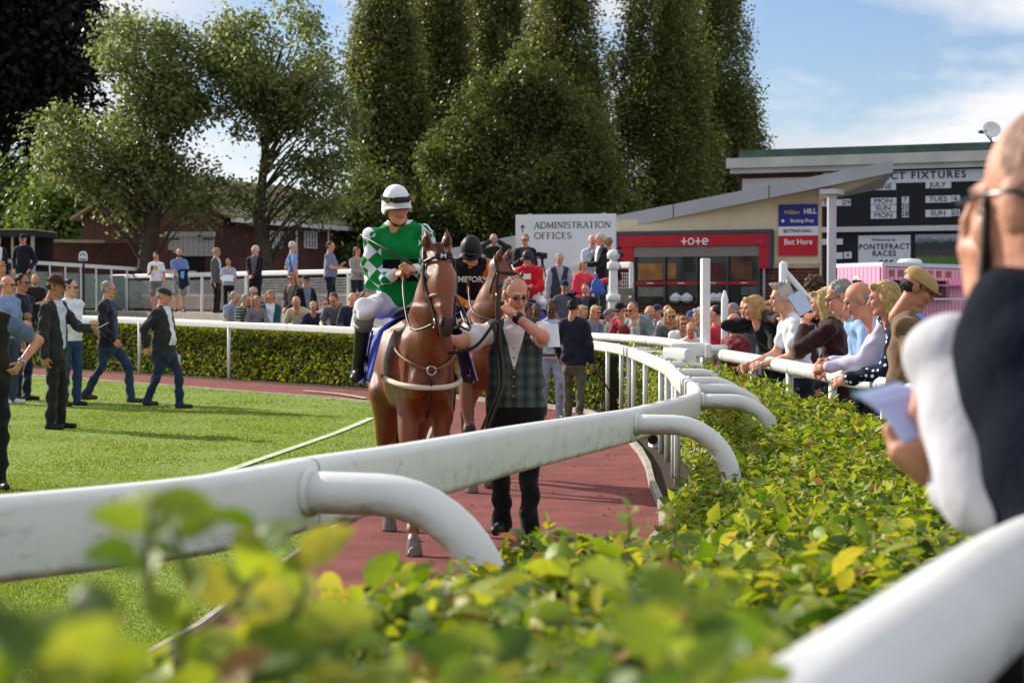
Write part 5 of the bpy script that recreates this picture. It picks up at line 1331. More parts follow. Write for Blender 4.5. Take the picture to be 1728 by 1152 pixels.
def head_prims(hair='short', beard=False, sub=True):
    P_ = [ell3((0, .014, .032), (.077, .096, .088), 'skin', .02), ell3((0, -.020, -.028), (.062, .074, .092), 'skin', .02),
          cone((-.032, -.040, -.082), (.032, -.040, -.082), .028, .028, 'skin', .025), ell3((0, -.074, -.098), (.024, .020, .020), 'skin', .02),
          ell3((-.038, -.066, -.020), (.026, .024, .026), 'skin', .02), ell3((.038, -.066, -.020), (.026, .024, .026), 'skin', .02),
          cone((-.034, -.080, .030), (.034, -.080, .030), .013, .013, 'skin', .012), cone((0, -.090, .016), (0, -.112, -.022), .008, .013, 'skin', .008),
          ell3((-.079, .012, -.004), (.011, .022, .034), 'skin', .006), ell3((.079, .012, -.004), (.011, .022, .034), 'skin', .006),
          cone((-.019, -.090, -.056), (.019, -.090, -.056), .0085, .0085, 'lip', .006), cone((0, .012, -.05), (0, .026, -.22), .056, .063, 'skin', .03)]
    if sub: P_ += [sub3((-.031, -.101, .008), (.018, .016, .012), .01), sub3((.031, -.101, .008), (.018, .016, .012), .01)]
    P_ += [ell3((-.031, -.079, .008), (.014, .012, .010), 'eye', .002), ell3((.031, -.079, .008), (.014, .012, .010), 'eye', .002)]
    for s_ in (-1, 1): P_.append(cone((s_ * .016, -.0945, .031), (s_ * .046, -.086, .033), .0052, .0042, 'hair', .002))
    if hair in ('short', 'long', 'bob', 'curly', 'spiky'):
        P_ += [ell3((0, .030, .047), (.084, .093, .083), 'hair', .008), ell3((0, .060, .0), (.078, .060, .062), 'hair', .01)]
        P_ += [cone((-.077, -.012, .03), (-.077, -.004, -.012), .010, .006, 'hair', .006), cone((.077, -.012, .03), (.077, -.004, -.012), .010, .006, 'hair', .006)]
    if hair == 'hatted': P_ += [ell3((0, .044, -.004), (.0775, .074, .046), 'hair', .006), cone((-.076, -.004, .02), (-.077, .0, -.012), .010, .006, 'hair', .006), cone((.076, -.004, .02), (.077, .0, -.012), .010, .006, 'hair', .006)]
    if hair == 'fringe': P_ += [ell3((0, .034, -.002), (.0845, .086, .046), 'hair', .006)]
    if hair == 'crop': P_ += [ell3((0, .030, .040), (.0805, .090, .083), 'hair', .004)]
    if hair in ('bob', 'long'):
        z = -.105 if hair == 'bob' else -.27
        P_ += [cone((-.070, .020, .04), (-.074, .028, z), .036, .034, 'hair', .02), cone((.070, .020, .04), (.074, .028, z), .036, .034, 'hair', .02), cone((0, .075, .03), (0, .082, z), .058, .056, 'hair', .03), cone((-.03, -.058, .098), (.04, -.05, .098), .026, .024, 'hair', .02)]
    if hair == 'curly':
        for i in range(22):
            a = i * 2.4; z = .02 + .11 * ((i * 7) % 22) / 22; r = .088 * math.sqrt(max(.1, 1 - ((z - .04) / .11) ** 2)); P_.append(ell3((r * math.cos(a), .03 + r * math.sin(a) * 1.1, z), (.034, .034, .034), 'hair', .01))
    if hair == 'spiky':
        for i in range(14):
            a = i * 2.4; P_.append(cone((.05 * math.cos(a), .03 + .06 * math.sin(a), .1), (.075 * math.cos(a), .01 + .09 * math.sin(a), .15), .024, .010, 'hair', .01))
    if beard: P_ += [ell3((0, -.058, -.082), (.052, .042, .036), 'beard', .01), cone((-.062, -.02, -.03), (-.04, -.05, -.085), .018, .024, 'beard', .01), cone((.062, -.02, -.03), (.04, -.05, -.085), .018, .024, 'beard', .01)]
    return P_

def hand_prims(W, dirv, palm, side, curl=.5, grip=False, lab='skin'):
    """hand at wrist W pointing along dirv; palm = palm normal; side +1 puts the thumb on +cross"""
    d = np.array(dirv, float); d /= np.linalg.norm(d); n = np.array(palm, float); n = n - (n @ d) * d; n /= np.linalg.norm(n) + 1e-9; s = np.cross(d, n) * side; W = np.array(W, float)
    out = [cone(W - d * .01, W + d * .03, .027, .030, lab, .012, (n, .75)), cone(W + d * .03 - s * .022, W + d * .078 - s * .026, .019, .018, lab, .012, (n, .75)), cone(W + d * .03 + s * .020, W + d * .078 + s * .024, .019, .018, lab, .012, (n, .75)), cone(W + d * .035, W + d * .078, .022, .020, lab, .012, (n, .72))]
    for k, (o, L) in enumerate(((.033, .072), (.011, .082), (-.012, .076), (-.033, .060))):
        b = W + d * .080 + s * o; c = curl * (1 + .12 * k)
        t1 = d * math.cos(c) + n * math.sin(c); t2 = d * math.cos(c * 2.1) + n * math.sin(c * 2.1)
        m = b + t1 * L * .52; e = m + t2 * L * .48
        out += [cone(b, m, .0098, .0092, lab, .004), cone(m, e, .0090, .0076, lab, .003)]
    b = W + d * .022 + s * .026; t = (d * .62 + s * .62 + n * (.25 + .45 * curl)); t /= np.linalg.norm(t); m = b + t * .042; t2 = d * .75 + s * .12 + n * (.3 + .5 * curl); t2 /= np.linalg.norm(t2)
    out += [cone(b, m, .0125, .0105, lab, .01), cone(m, m + t2 * .034, .010, .0082, lab, .004)]
    return out

ARM = {  # wrist targets for a 1.75 m figure, facing -y; (x is the figure's left)
 'down': (.26, -.04, .84), 'front': (.10, -.36, 1.12), 'clasp': (.035, -.27, .98), 'cross': (-.13, -.24, 1.16), 'hip': (.20, -.02, 1.00), 'pocket': (.20, -.08, .93), 'back': (.08, .20, .95),
 'read': (.10, -.32, 1.10), 'phone': (.06, -.30, 1.22), 'face': (.05, -.14, 1.52), 'rail': (.20, -.42, 1.02), 'clap': (.04, -.34, 1.14), 'swing': (.24, -.20, .92), 'swingb': (.25, .14, .90), 'out': (.48, -.30, 1.12), 'camera': (.08, -.24, 1.60), 'raise': (.10, -.30, 1.55)}

def person(label, x, d, zg=0.0, ytop=None, H=None, yaw=0, lean=0, hy=0, hp=8, b=1.0, arms=('down', 'down'), stride=0.0, top='tee', tc=(120, 120, 120), tm=None, sm=None, inner=None, im=None,
           legs='trousers', lc=(40, 44, 60), lm=None, skin='pink', hair='short', hc='grey', beard=False, glasses=None, hat=None, shoes=(40, 34, 30), lod=1, X=None, armsw=None, legpts=None, cat='person', group=None, sit=False, tie=None, female=False, poles=None, belt=None, skip_legs=False, roll=0, fingers=None, curl=.55, palms=None, name='person', hatc=None, collar=None):
    px = (x - 864) / FPX * d if X is None else X
    if H is None: H = P(x, ytop, d).z - zg + (0.0 if not lean else .28 * math.sin(math.radians(lean)) + .75 * (1 - math.cos(math.radians(lean))))
    if hat in ('helmet',): H -= .03
    k = H / 1.77
    pr = []; g = b; ph = (x * .37 + d) % 6.28
    lean_r = np.array(Matrix.Rotation(math.radians(lean), 3, 'X')) ; rollm = np.array(Matrix.Rotation(math.radians(roll), 3, 'Y'))
    hipc = np.array([0, 0, .95])
    def U(p): return rollm @ (lean_r @ (np.array(p, float) - hipc)) + hipc      # upper body point
    LT, TP, SK = 'legs', 'top', 'skin'
    jk = .014 if top in ('jacket', 'coat', 'gilet') else (.006 if top in ('shirt', 'jumper') else 0)
    fy = ((0, 1, 0), .72)
    lf = (lean_r @ np.array([0, 1, 0]), .72)
    # legs
    hips = [(-.088, 0, .92), (.088, 0, .92)]
    for i, s in enumerate((-1, 1)):
        if legpts: hp_, kn, an, toe = [np.array(q, float) for q in legpts[i]]
        else:
            st = stride * (1 if i else -1); an = np.array([s * .10, -st * .5, .085 + (.05 if st < 0 and stride else 0)]); hp_ = np.array(hips[i]); kn = (hp_ + an) / 2 + np.array([s * .008, -.035 - abs(st) * .12, .03]); toe = an + np.array([s * .03, -.17, -.045])
        if skip_legs: continue
        tl = LT if legs in ('trousers', 'shorts', 'skirt') else LT
        rk = 1.0 if legs != 'jeans' else .95
        pr.append(cone(hp_, kn, .092 * g ** .5, .066, LT, .03))
        lower = SK if legs in ('shorts', 'skirt') else LT
        if legs == 'shorts': pr.append(cone(kn * .92 + hp_ * .08 + np.array([0, 0, 0]), kn, .085, .082, LT, .01)); pr.append(cone(kn, an, .055, .036, SK, .02)); pr.append(ell3((kn + an) / 2 + np.array([0, .025, .05]), (.045, .05, .09), SK, .03))
        elif legs == 'breeches': pr.append(cone(kn, kn * .72 + an * .28, .062, .056, LT, .02)); pr.append(cone(kn * .74 + an * .26, an, .057, .042, 'boot', .01))
        else: pr.append(cone(kn, an + np.array([0, 0, -.02]), .064, .058 if legs == 'trousers' else .052, lower, .02))
        pr.append(cone(an + np.array([0, .03, -.045]), toe, .042, .034, 'boot' if legs == 'breeches' else 'shoe', .015)); pr.append(cone(an, an + np.array([0, .0, -.03]), .042, .046, 'boot' if legs == 'breeches' else 'shoe', .01))
    pr.append(cone((-.07, 0, .93), (.07, 0, .93), .118 * g ** .5, .118 * g ** .5, LT if not skip_legs else TP, .03, ((0, 1, 0), .88)))
    # trunk
    r0 = .158 * g + jk; r1 = .160 + .02 * (g - 1) + jk
    if female: r0 *= .86; r1 *= .88
    pr.append(cone(U((0, -.012 * g, 1.0)), U((0, -.008, 1.14)), r0, r0 * .98, TP, .04, lf)); pr.append(cone(U((0, 0, 1.14)), U((0, .004, 1.34)), r0 * .98, r1, TP, .04, lf))
    if g > 1.08: pr.append(ell3(U((0, -.055 * g, 1.06)), (.125 * g, .10 * g, .13), TP, .05))
    sw = .135 if not female else .115
    pr.append(cone(U((-sw, .005, 1.405)), U((sw, .005, 1.405)), .070 + jk, .070 + jk, TP, .04)); pr.append(cone(U((-.06, .01, 1.44)), U((.06, .01, 1.44)), .055 + jk, .055 + jk, TP, .03))
    hem = {'jacket': .80, 'coat': .72, 'gilet': .90}.get(top, .90 if top != 'silks' else .97)
    if hem < .98: pr.append(cone(U((0, -.004, 1.02)), U((0, .0, hem + .02)) if lean > 25 else (0, .004, hem + .02), r0 * .99, r0 * (1.10 if jk > .01 else 1.02), TP, .02, lf))
    if legs == 'skirt': pr.append(cone((0, 0, .95), (0, 0, .50), .15, .19, LT, .03, fy))
    # arms
    info = {}
    for i, s in enumerate((-1, 1)):
        S = U((s * (.178 if not female else .158), .005, 1.395))
        t = arms[i]; T = np.array([ARM[t][0] * s, ARM[t][1], ARM[t][2]]) if isinstance(t, str) else np.array(t, float)
        if isinstance(t, str) and t not in ('rail', 'pocket'): T = U(T)
        if t == 'cross': T = U((ARM[t][0] * s * 1.0, ARM[t][1], ARM[t][2] + (.03 if i else 0)))
        pole = (poles[i] if poles and poles[i] is not None else ((s * .55, .75, -.55) if t not in ('hip',) else (s * 1.0, .55, 0)))
        E, Wp = ik(S, T, .295, .262, pole)
        info[i] = (S, E, Wp)
        long_ = top in ('jacket', 'coat', 'shirt', 'jumper', 'silks'); 
        sl = 'slv' if top != 'gilet' else 'inner'
        ra = .056 * (1 + .25 * (g - 1)) + jk * .8; 
        if top == 'silks': ra += .012
        if long_ or (top == 'gilet' and inner_long):
            pr.append(cone(S, E, ra + .004, ra - .004, sl, .03)); pr.append(cone(E, E * .08 + Wp * .92, ra - .004, .040 + jk * .6, sl, .02))
        else:
            m_ = S * .42 + E * .58; pr.append(cone(S, m_, ra + .008, ra + .010, sl, .02)); pr.append(cone(m_ * .8 + S * .2, E, .048, .043, SK, .008)); pr.append(cone(E, Wp, .044, .030, SK, .02))
        dv = Wp - E; dv /= np.linalg.norm(dv)
        fine = fingers if fingers is not None else lod >= 2
        if not fine:
            pr.append(cone(Wp, Wp + dv * .09, .032, .026, SK, .012)); pr.append(cone(Wp + dv * .09, Wp + dv * .14 + np.array([0, -.012, -.012]), .026, .016, SK, .012))
        info[i] = (S, E, Wp, dv)
    if belt: pass
    # neck and collar
    nb = U((0, .012, 1.44)); hd_ = .028 if hat == 'helmet' else 0.0; hc0 = U((0, -.022, 1.645 - hd_)) 
    if lean: hc0 = U((0, -.022 - .0011 * lean, 1.645 - .0004 * lean - hd_))
    pr.append(cone(nb, hc0 * .72 + nb * .28, .064, .058, SK, .02))
    if top in ('jacket', 'shirt', 'coat', 'gilet', 'silks') : pr.append(cone(U((-.035, .015, 1.475)), U((.035, .015, 1.475)), .056, .056, 'collar' if top in ('jacket', 'coat', 'silks', 'gilet') and (inner or collar) else TP, .015, ((0, 0, 1), .75)))
    h = {0: .026, 1: .021, 2: .0135, 3: .010}[lod]
    V, F, lab, C = grow(pr, h)
    # open jacket: what is worn underneath shows in a wedge down the front
    inv = (rollm @ lean_r).T; Q = (C - hipc) @ inv.T + hipc
    if inner is not None and top in ('jacket', 'coat', 'gilet'):
        wz = np.clip((Q[:, 2] - .93) / .50, 0, 1) * .072 + .022 if top != 'gilet' else np.clip((Q[:, 2] - 1.15) / .28, 0, 1) * .075
        if tie == 'open': wz = .075 + .02 * np.sin(Q[:, 2] * 9) + 0 * wz
        sel = (lab == TP) & (Q[:, 1] < -.035) & (np.abs(Q[:, 0]) < wz) & (Q[:, 2] > .93) & (Q[:, 2] < 1.50); lab[sel] = 'inner'
        if tie and tie != 'open': lab[sel & (np.abs(Q[:, 0]) < .022) & (Q[:, 2] < 1.42)] = 'tie'
    hz = hem + .012
    zone = np.isin(lab, [TP, LT]) & (C[:, 2] > .55) & (np.abs(C[:, 0]) < .30) if not (legpts or skip_legs) else np.zeros(len(C), bool)
    if lean < 26 and not (False):
        lab[zone & (C[:, 2] > hz)] = TP; lab[zone & (C[:, 2] <= hz)] = LT
    # pull the vertices between two cloths onto one clean line
    vt = np.zeros(len(V), bool); vl = np.zeros(len(V), bool)
    vt[F[lab == TP].ravel()] = True; vl[F[lab == LT].ravel()] = True
    if lean < 26 and not (legpts or skip_legs):
        both = vt & vl & (np.abs(V[:, 2] - hz) < 1.2 * h); V[both, 2] = hz
    if inner is not None and top in ('jacket', 'coat', 'gilet'):
        vi = np.zeros(len(V), bool); vi[F[lab == 'inner'].ravel()] = True; VQ = (V - hipc) @ inv.T + hipc
        wv = np.clip((VQ[:, 2] - .93) / .50, 0, 1) * .072 + .022 if top != 'gilet' else np.clip((VQ[:, 2] - 1.15) / .28, 0, 1) * .075
        if tie == 'open': wv = .075 + .02 * np.sin(VQ[:, 2] * 9)
        ed = vi & vt & (np.abs(np.abs(VQ[:, 0]) - wv) < 1.2 * h); VQ[ed, 0] = np.sign(VQ[ed, 0]) * wv[ed]; V[ed] = ((VQ - hipc) @ inv + hipc)[ed]
    if belt and jk < .01: lab[(np.abs(C[:, 2] - .955) < .022) & np.isin(lab, [TP, LT])] = 'belt'
    cloth = {TP, LT, 'inner', 'slv'}
    V = wrinkle(V, F, lab, cloth, .0085 if top == 'silks' else (.0038 if lod < 2 else .0056), ph)
    # head
    R = rollm @ lean_r @ rotm('Z', 0); back = np.array(Matrix.Rotation(math.radians(-lean * .75), 3, 'X'))
    HM = R @ back @ rotm('Z', hy) @ rotm('X', hp)
    hl = {0: .0125, 1: .0105, 2: .0070, 3: .0055}[lod]
    hv, hf, hlab, hC = grow(head_prims('hatted' if hat in ('flat', 'ball', 'bucket', 'fedora', 'helmet') and hair in ('short', 'fringe', 'crop') else hair, beard), hl)
    hs = .97 if not female else .92
    hn = vnormals(hv, hf); hw = np.zeros(len(hv)); hw[hf[hlab == 'hair'].ravel()] = 1
    hv = hv + hn * (hw * (.0028 * np.sin(hv[:, 0] * 260 + 3 * np.sin(hv[:, 2] * 40)) * np.sin(hv[:, 1] * 240 + 2 * np.sin(hv[:, 2] * 55 + ph)) + hw * .004 * np.sin(hv[:, 2] * 60 + 5 * np.sin(hv[:, 0] * 50 + ph))))[:, None]
    hv = (hv * hs) @ HM.T + hc0
    Vs, Fs, Ls = [V, hv], [F, hf + len(V)], [lab, hlab]
    if (fingers if fingers is not None else lod >= 2):
        for i, s in enumerate((-1, 1)):
            S, E, Wp, dv = info[i]
            pn = palms[i] if palms and palms[i] is not None else (-s * .8, -.1, -.5)
            cv, cf, cl, _ = grow(hand_prims(Wp + dv * .002, dv, pn, -s, curl), .0062 if lod < 3 else .0048)
            off = sum(len(v) for v in Vs); Vs.append(cv); Fs.append(cf + off); Ls.append(cl)
    V = np.concatenate(Vs); F = np.concatenate(Fs); lab = np.concatenate(Ls)
    sk = SKIN.get(skin, skin); hcol = HAIR.get(hc, hc)
    M_ = {'skin': skinmat(sk), 'lip': skinmat((int(sk[0] * .86), int(sk[1] * .70), int(sk[2] * .70))), 'eye': mat('eye_dark', (38, 30, 28), .3), 'hair': hairmat(hcol), 'beard': hairmat(tuple(int(c * .85) for c in hcol)),
          'top': tm or clothmat(tc), 'slv': sm or tm or clothmat(tc), 'legs': lm or clothmat(lc), 'inner': im or (clothmat(inner) if inner else clothmat((220, 220, 224))), 'collar': clothmat(collar or inner or (224, 224, 228)), 'shoe': mat('shoe_%d_%d_%d' % tuple(shoes), shoes, .5, var=.1), 'boot': mat('black_leather_boot', (22, 21, 22), .35, var=.2, spec=.5), 'belt': mat('brown_belt', (96, 58, 40), .5),
          'tie': clothmat(tie if isinstance(tie, tuple) else (90, 30, 40))}
    names = [n_ for n_ in M_ if (lab == n_).any()]
    fm = np.zeros(len(F), np.int32)
    for i, n_ in enumerate(names): fm[lab == n_] = i
    o = mesh_np(name, V * k, F, [M_[n_] for n_ in names], None, True, fm)
    cy_, sy_ = math.cos(math.radians(yaw)), math.sin(math.radians(yaw)); hx_, hy_ = hc0[0] * k, hc0[1] * k
    if lean > 10 and not legpts: px -= hx_ * cy_ - hy_ * sy_; d = d - (hx_ * sy_ + hy_ * cy_)
    o.location = (px, d, zg); o.rotation_euler = (0, 0, math.radians(yaw))
    tag(o, label, cat, group)
    HMat = Matrix([list(r) for r in HM]).to_4x4(); HMat = Matrix.Translation(Vector(hc0 * k)) @ HMat @ Matrix.Scale(k * hs, 4)
    if glasses: 
        c = mb_glasses(glasses).build('sunglasses' if glasses == 'sun' else 'glasses', mat('dark_lens', (16, 16, 18), .2, spec=.6) if glasses == 'sun' else mat('thin_frame', (60, 56, 54), .4), o); c.matrix_basis = HMat
    if hat:
        for nm, mb, m_ in HATS[hat](hatc):
            c = mb.build(nm, m_, o, True); shade_auto(c, 45); c.matrix_basis = HMat
    o['_hand'] = 0
    del o['_hand']
    yawm = Matrix.Translation(o.location) @ Matrix.Rotation(math.radians(yaw), 4, 'Z')
    PINFO[label] = dict(obj=o, hands=[yawm @ Vector((info[i][2] + info[i][3] * .07) * k) for i in (0, 1)], dirs=[(yawm.to_3x3() @ Vector(info[i][3])) for i in (0, 1)], elbow=[yawm @ Vector(info[i][1] * k) for i in (0, 1)], k=k, head=yawm @ HMat)
    return o
PINFO = {}
inner_long = True

def mb_glasses(kind):
    mb = MB(); w = .019 if kind == 'sun' else .017
    for s in (-1, 1):
        c = Vector((s * .033, -.101, .010)); n = 10; hgt = .017 if kind == 'sun' else .015
        pts = [c + Vector((w * 1.35 * math.cos(2 * math.pi * i / n), .004 * abs(math.cos(2 * math.pi * i / n)), hgt * math.sin(2 * math.pi * i / n))) for i in range(n)]
        if kind == 'sun': mb.poly(pts, .004, (0, -1, 0))
        else: mb.tube(pts + [pts[0]], .0018, 5)
        mb.tube([c + Vector((s * .026, .002, .004)), Vector((s * .080, -.03, .012)), Vector((s * .084, .02, .008))], .0028, 5)
    mb.tube([(-.012, -.104, .012), (.012, -.104, .012)], .003, 5)
    return mb

def dome(mb, c, r, z0, z1, seg=20, rings=6, mi=0, front=0.0, tilt=0.0):
    """rounded crown from z0 to z1 with elliptical plan r=(rx,ry)"""
    prof = [(math.cos(t), math.sin(t)) for t in [math.pi / 2 * i / rings for i in range(rings + 1)]]
    vs = []; fs = []
    for i, (cr, sz) in enumerate(prof):
        for k in range(seg):
            a = 2 * math.pi * k / seg; rr = max(cr, .03) ** .8
            y = c[1] + r[1] * rr * math.sin(a); vs.append((c[0] + r[0] * rr * math.cos(a), y, z0 + (z1 - z0) * sz + tilt * (y - c[1])))
    for i in range(rings):
        for k in range(seg): j = (k + 1) % seg; fs.append((i * seg + k, i * seg + j, (i + 1) * seg + j, (i + 1) * seg + k))
    fs.append(tuple(range(rings * seg, rings * seg + seg))); fs.append(tuple(range(seg - 1, -1, -1)))
    mb.add(vs, fs, mi); return mb
def brim(mb, c, r0, r1, z, dz, seg=24, a0=0, a1=360, th=.004, mi=0):
    n = seg; vs = []; fs = []
    for i in range(n + 1):
        a = math.radians(a0 + (a1 - a0) * i / n); ca, sa = math.cos(a), math.sin(a)
        for (rx, ry, zz_) in ((r0[0], r0[1], z), (r1[0], r1[1], z + dz * abs(ca) ** 2 if callable(dz) is False else z)):
            vs.append((c[0] + rx * ca, c[1] + ry * sa, zz_)); vs.append((c[0] + rx * ca, c[1] + ry * sa, zz_ + th))
    for i in range(n):
        b = i * 4; e = b + 4
        fs += [(b + 1, b + 3, e + 3, e + 1), (b, e, e + 2, b + 2), (b + 2, e + 2, e + 3, b + 3), (b, b + 1, e + 1, e)]
    mb.add(vs, fs, mi); return mb
def hat_fedora(c):
    c = c or (74, 44, 28); m = clothmat(c); b = clothmat(tuple(int(v * .55) for v in c)); A = MB(); dome(A, (0, .015), (.090, .108), .045, .165)
    A.v = [(x, y, z - .022 * max(0, 1 - (x / .035) ** 2) * (1 if z > .12 else 0)) for x, y, z in A.v]
    B = MB(); brim(B, (0, .012), (.085, .10), (.150, .168), .045, .028); Cc = MB(); Cc.lathe([(.0925, .048), (.0925, .072)], (0, .015, 0), 24, sx=1.0, sy=1.19)
    return [('hat_crown', A, m), ('hat_brim', B, m), ('hat_band', Cc, b)]
def hat_bucket(c):
    m = clothmat(c or (150, 140, 116)); A = MB(); dome(A, (0, .015), (.090, .106), .04, .135); B = MB(); brim(B, (0, .012), (.086, .10), (.128, .145), .045, -.015); return [('hat_crown', A, m), ('hat_brim', B, m)]
def hat_flat(c):
    m = clothmat(c or (50, 52, 56)); A = MB(); dome(A, (0, .0), (.094, .124), .040, .126, tilt=.16); B = MB(); brim(B, (0, -.02), (.06, .085), (.078, .128), .026, 0, 14, 200, 340, th=.010); return [('cap_crown', A, m), ('cap_peak', B, m)]
def hat_ball(c):
    m = clothmat(c or (30, 34, 52)); A = MB(); dome(A, (0, .015), (.086, .102), .035, .135); B = MB(); brim(B, (0, -.04), (.055, .04), (.075, .145), .040, -.018, 14, 195, 345, th=.006); return [('cap_crown', A, m), ('cap_peak', B, m)]
def hat_helmet(c):
    c = c or (232, 232, 236); m = mat('silk_%d_%d_%d' % tuple(c), c, .55, var=.05, bump=.15, bscale=25); A = MB(); dome(A, (0, .014), (.104, .124), .005, .158, seg=24, rings=8)
    Ab = MB(); Ab.lathe([(.104, .006), (.106, -.03), (.100, -.045), (.094, -.04)], (0, .014, 0), 24, sx=1.0, sy=1.19)
    Ab.v = [(x, y, z if y > -.03 else max(z, .0 - .0 * y)) for x, y, z in Ab.v]
    B = MB(); brim(B, (0, -.02), (.085, .075), (.100, .142), .018, -.02, 18, 190, 350, th=.008)
    if tuple(c) == (232, 232, 236):
        pk = mat('helmet_peak_white', (226, 214, 206), .6)
        bn = MB(); bn.lathe([(.1065, .055), (.1075, .082)], (0, .014, 0), 28, sx=1.0, sy=1.17); gg = MB(); gg.box((0, -.122, .072), (.125, .022, .040), bev=.008)
        fr2 = MB()
        for s in (-1, 1): fr2.lathe([(.018, 0), (.018, .012)], (s * .088, -.094, .066), 12, rot=Matrix.Rotation(math.pi / 2, 3, 'X') @ Matrix.Rotation(s * .8, 3, 'Y'))
        un = MB(); brim(un, (0, -.015), (.07, .06), (.088, .108), .002, -.01, 16, 195, 345, th=.012)
        st = MB(); st.tube([(-.090, -.005, .0), (-.072, -.03, -.075), (-.03, -.052, -.125), (.03, -.052, -.125), (.072, -.03, -.075), (.090, -.005, .0)], .007, 6)
        return [('helmet_shell', A, m), ('helmet_rim', Ab, m), ('peak', B, pk), ('goggle_strap', bn, mat('navy_strap', (24, 26, 44), .6)), ('goggles', gg, mat('goggle_lens', (20, 22, 36), .2, spec=.6)), ('goggle_clip', fr2, mat('brass', (150, 116, 50), .35, metal=.7)), ('under_peak', un, mat('black_kit', (24, 24, 26))), ('chin_strap', st, mat('black_kit', (24, 24, 26)))]
    st = MB(); st.tube([(-.090, -.005, .0), (-.072, -.03, -.075), (0, -.062, -.125), (.072, -.03, -.075), (.090, -.005, .0)], .006, 6)
    gg = MB(); gg.box((0, -.124, .070), (.12, .02, .036), bev=.008)
    return [('helmet_shell', A, m), ('helmet_rim', Ab, m), ('peak', B, m), ('goggles', gg, mat('goggle_lens', (20, 22, 36), .2, spec=.6)), ('chin_strap', st, mat('black_kit', (24, 24, 26)))]
def hat_fasc(c):
    m = clothmat(c or (20, 20, 24)); A = MB(); A.lathe([(.02, .0), (.07, .01), (.085, .02), (.07, .03), (.01, .03)], (.03, .0, .105), 18, rot=Matrix.Rotation(.3, 3, 'Y'))
    B = MB()
    for i in range(9):
        a = i * .7; B.tube([(.03, .02, .13), (.03 + .07 * math.cos(a), .02 + .07 * math.sin(a), .18 + .01 * i), (.03 + .15 * math.cos(a), .02 + .13 * math.sin(a), .17 + .008 * i)], .010, 5, rs=[.006, .018, .003])
    return [('hat_disc', A, m), ('feathers', B, m)]
HATS = {'fedora': hat_fedora, 'bucket': hat_bucket, 'flat': hat_flat, 'ball': hat_ball, 'helmet': hat_helmet, 'fascinator': hat_fasc}

def slab(label, cat, p, size, rot, m, name, bend=0.0):
    """a card, paper or phone held in a hand"""
    mb = MB(); w, h, t = size
    if bend:
        n = 5; vs = []; fs = []
        for i in range(n + 1):
            u = -w / 2 + w * i / n; z = bend * (1 - (2 * u / w) ** 2)
            vs += [(u, -h / 2, z), (u, h / 2, z), (u, -h / 2, z + t), (u, h / 2, z + t)]
        for i in range(n):
            b_ = i * 4; e = b_ + 4; fs += [(b_, b_ + 1, e + 1, e), (b_ + 2, e + 2, e + 3, b_ + 3), (b_, e, e + 2, b_ + 2), (b_ + 1, b_ + 3, e + 3, e + 1)]
        fs += [(0, 2, 3, 1), (n * 4, n * 4 + 1, n * 4 + 3, n * 4 + 2)]; mb.add(vs, fs)
    else: mb.box((0, 0, 0), (w, h, t), bev=min(t * .3, .004))
    o = mb.build(name, m); o.location = p; o.rotation_euler = rot; return tag(o, label, cat)
# ------------------------------------------------------------------ horses
M_COAT = mat('chestnut_coat', (120, 57, 26), .34, var=.28, scale=5.0, spec=.5, bump=.3, bscale=220)
M_COAT_D = mat('bay_coat', (118, 60, 32), .42, var=.22, scale=3.5, spec=.5, bump=.08, bscale=160)
M_LEGD = mat('dark_points', (40, 26, 20), .5, var=.2)
M_HOOF = mat('hoof_horn', (104, 92, 82), .35, var=.3, scale=20, spec=.5)
M_SOCK = mat('white_sock', (206, 190, 176), .7, var=.1)
M_MANE = mat('mane_hair', (70, 34, 18), .6, var=.4, scale=40, bump=.6, bscale=80)
M_MUZ = mat('muzzle_skin', (62, 48, 44), .55, var=.2)
M_NOST = mat('nostril', (18, 12, 11), .8)
M_STRAP = mat('dark_leather', (34, 26, 24), .45, var=.2, spec=.5)
M_STEEL = mat('steel', (170, 172, 176), .25, metal=.9, var=.05)

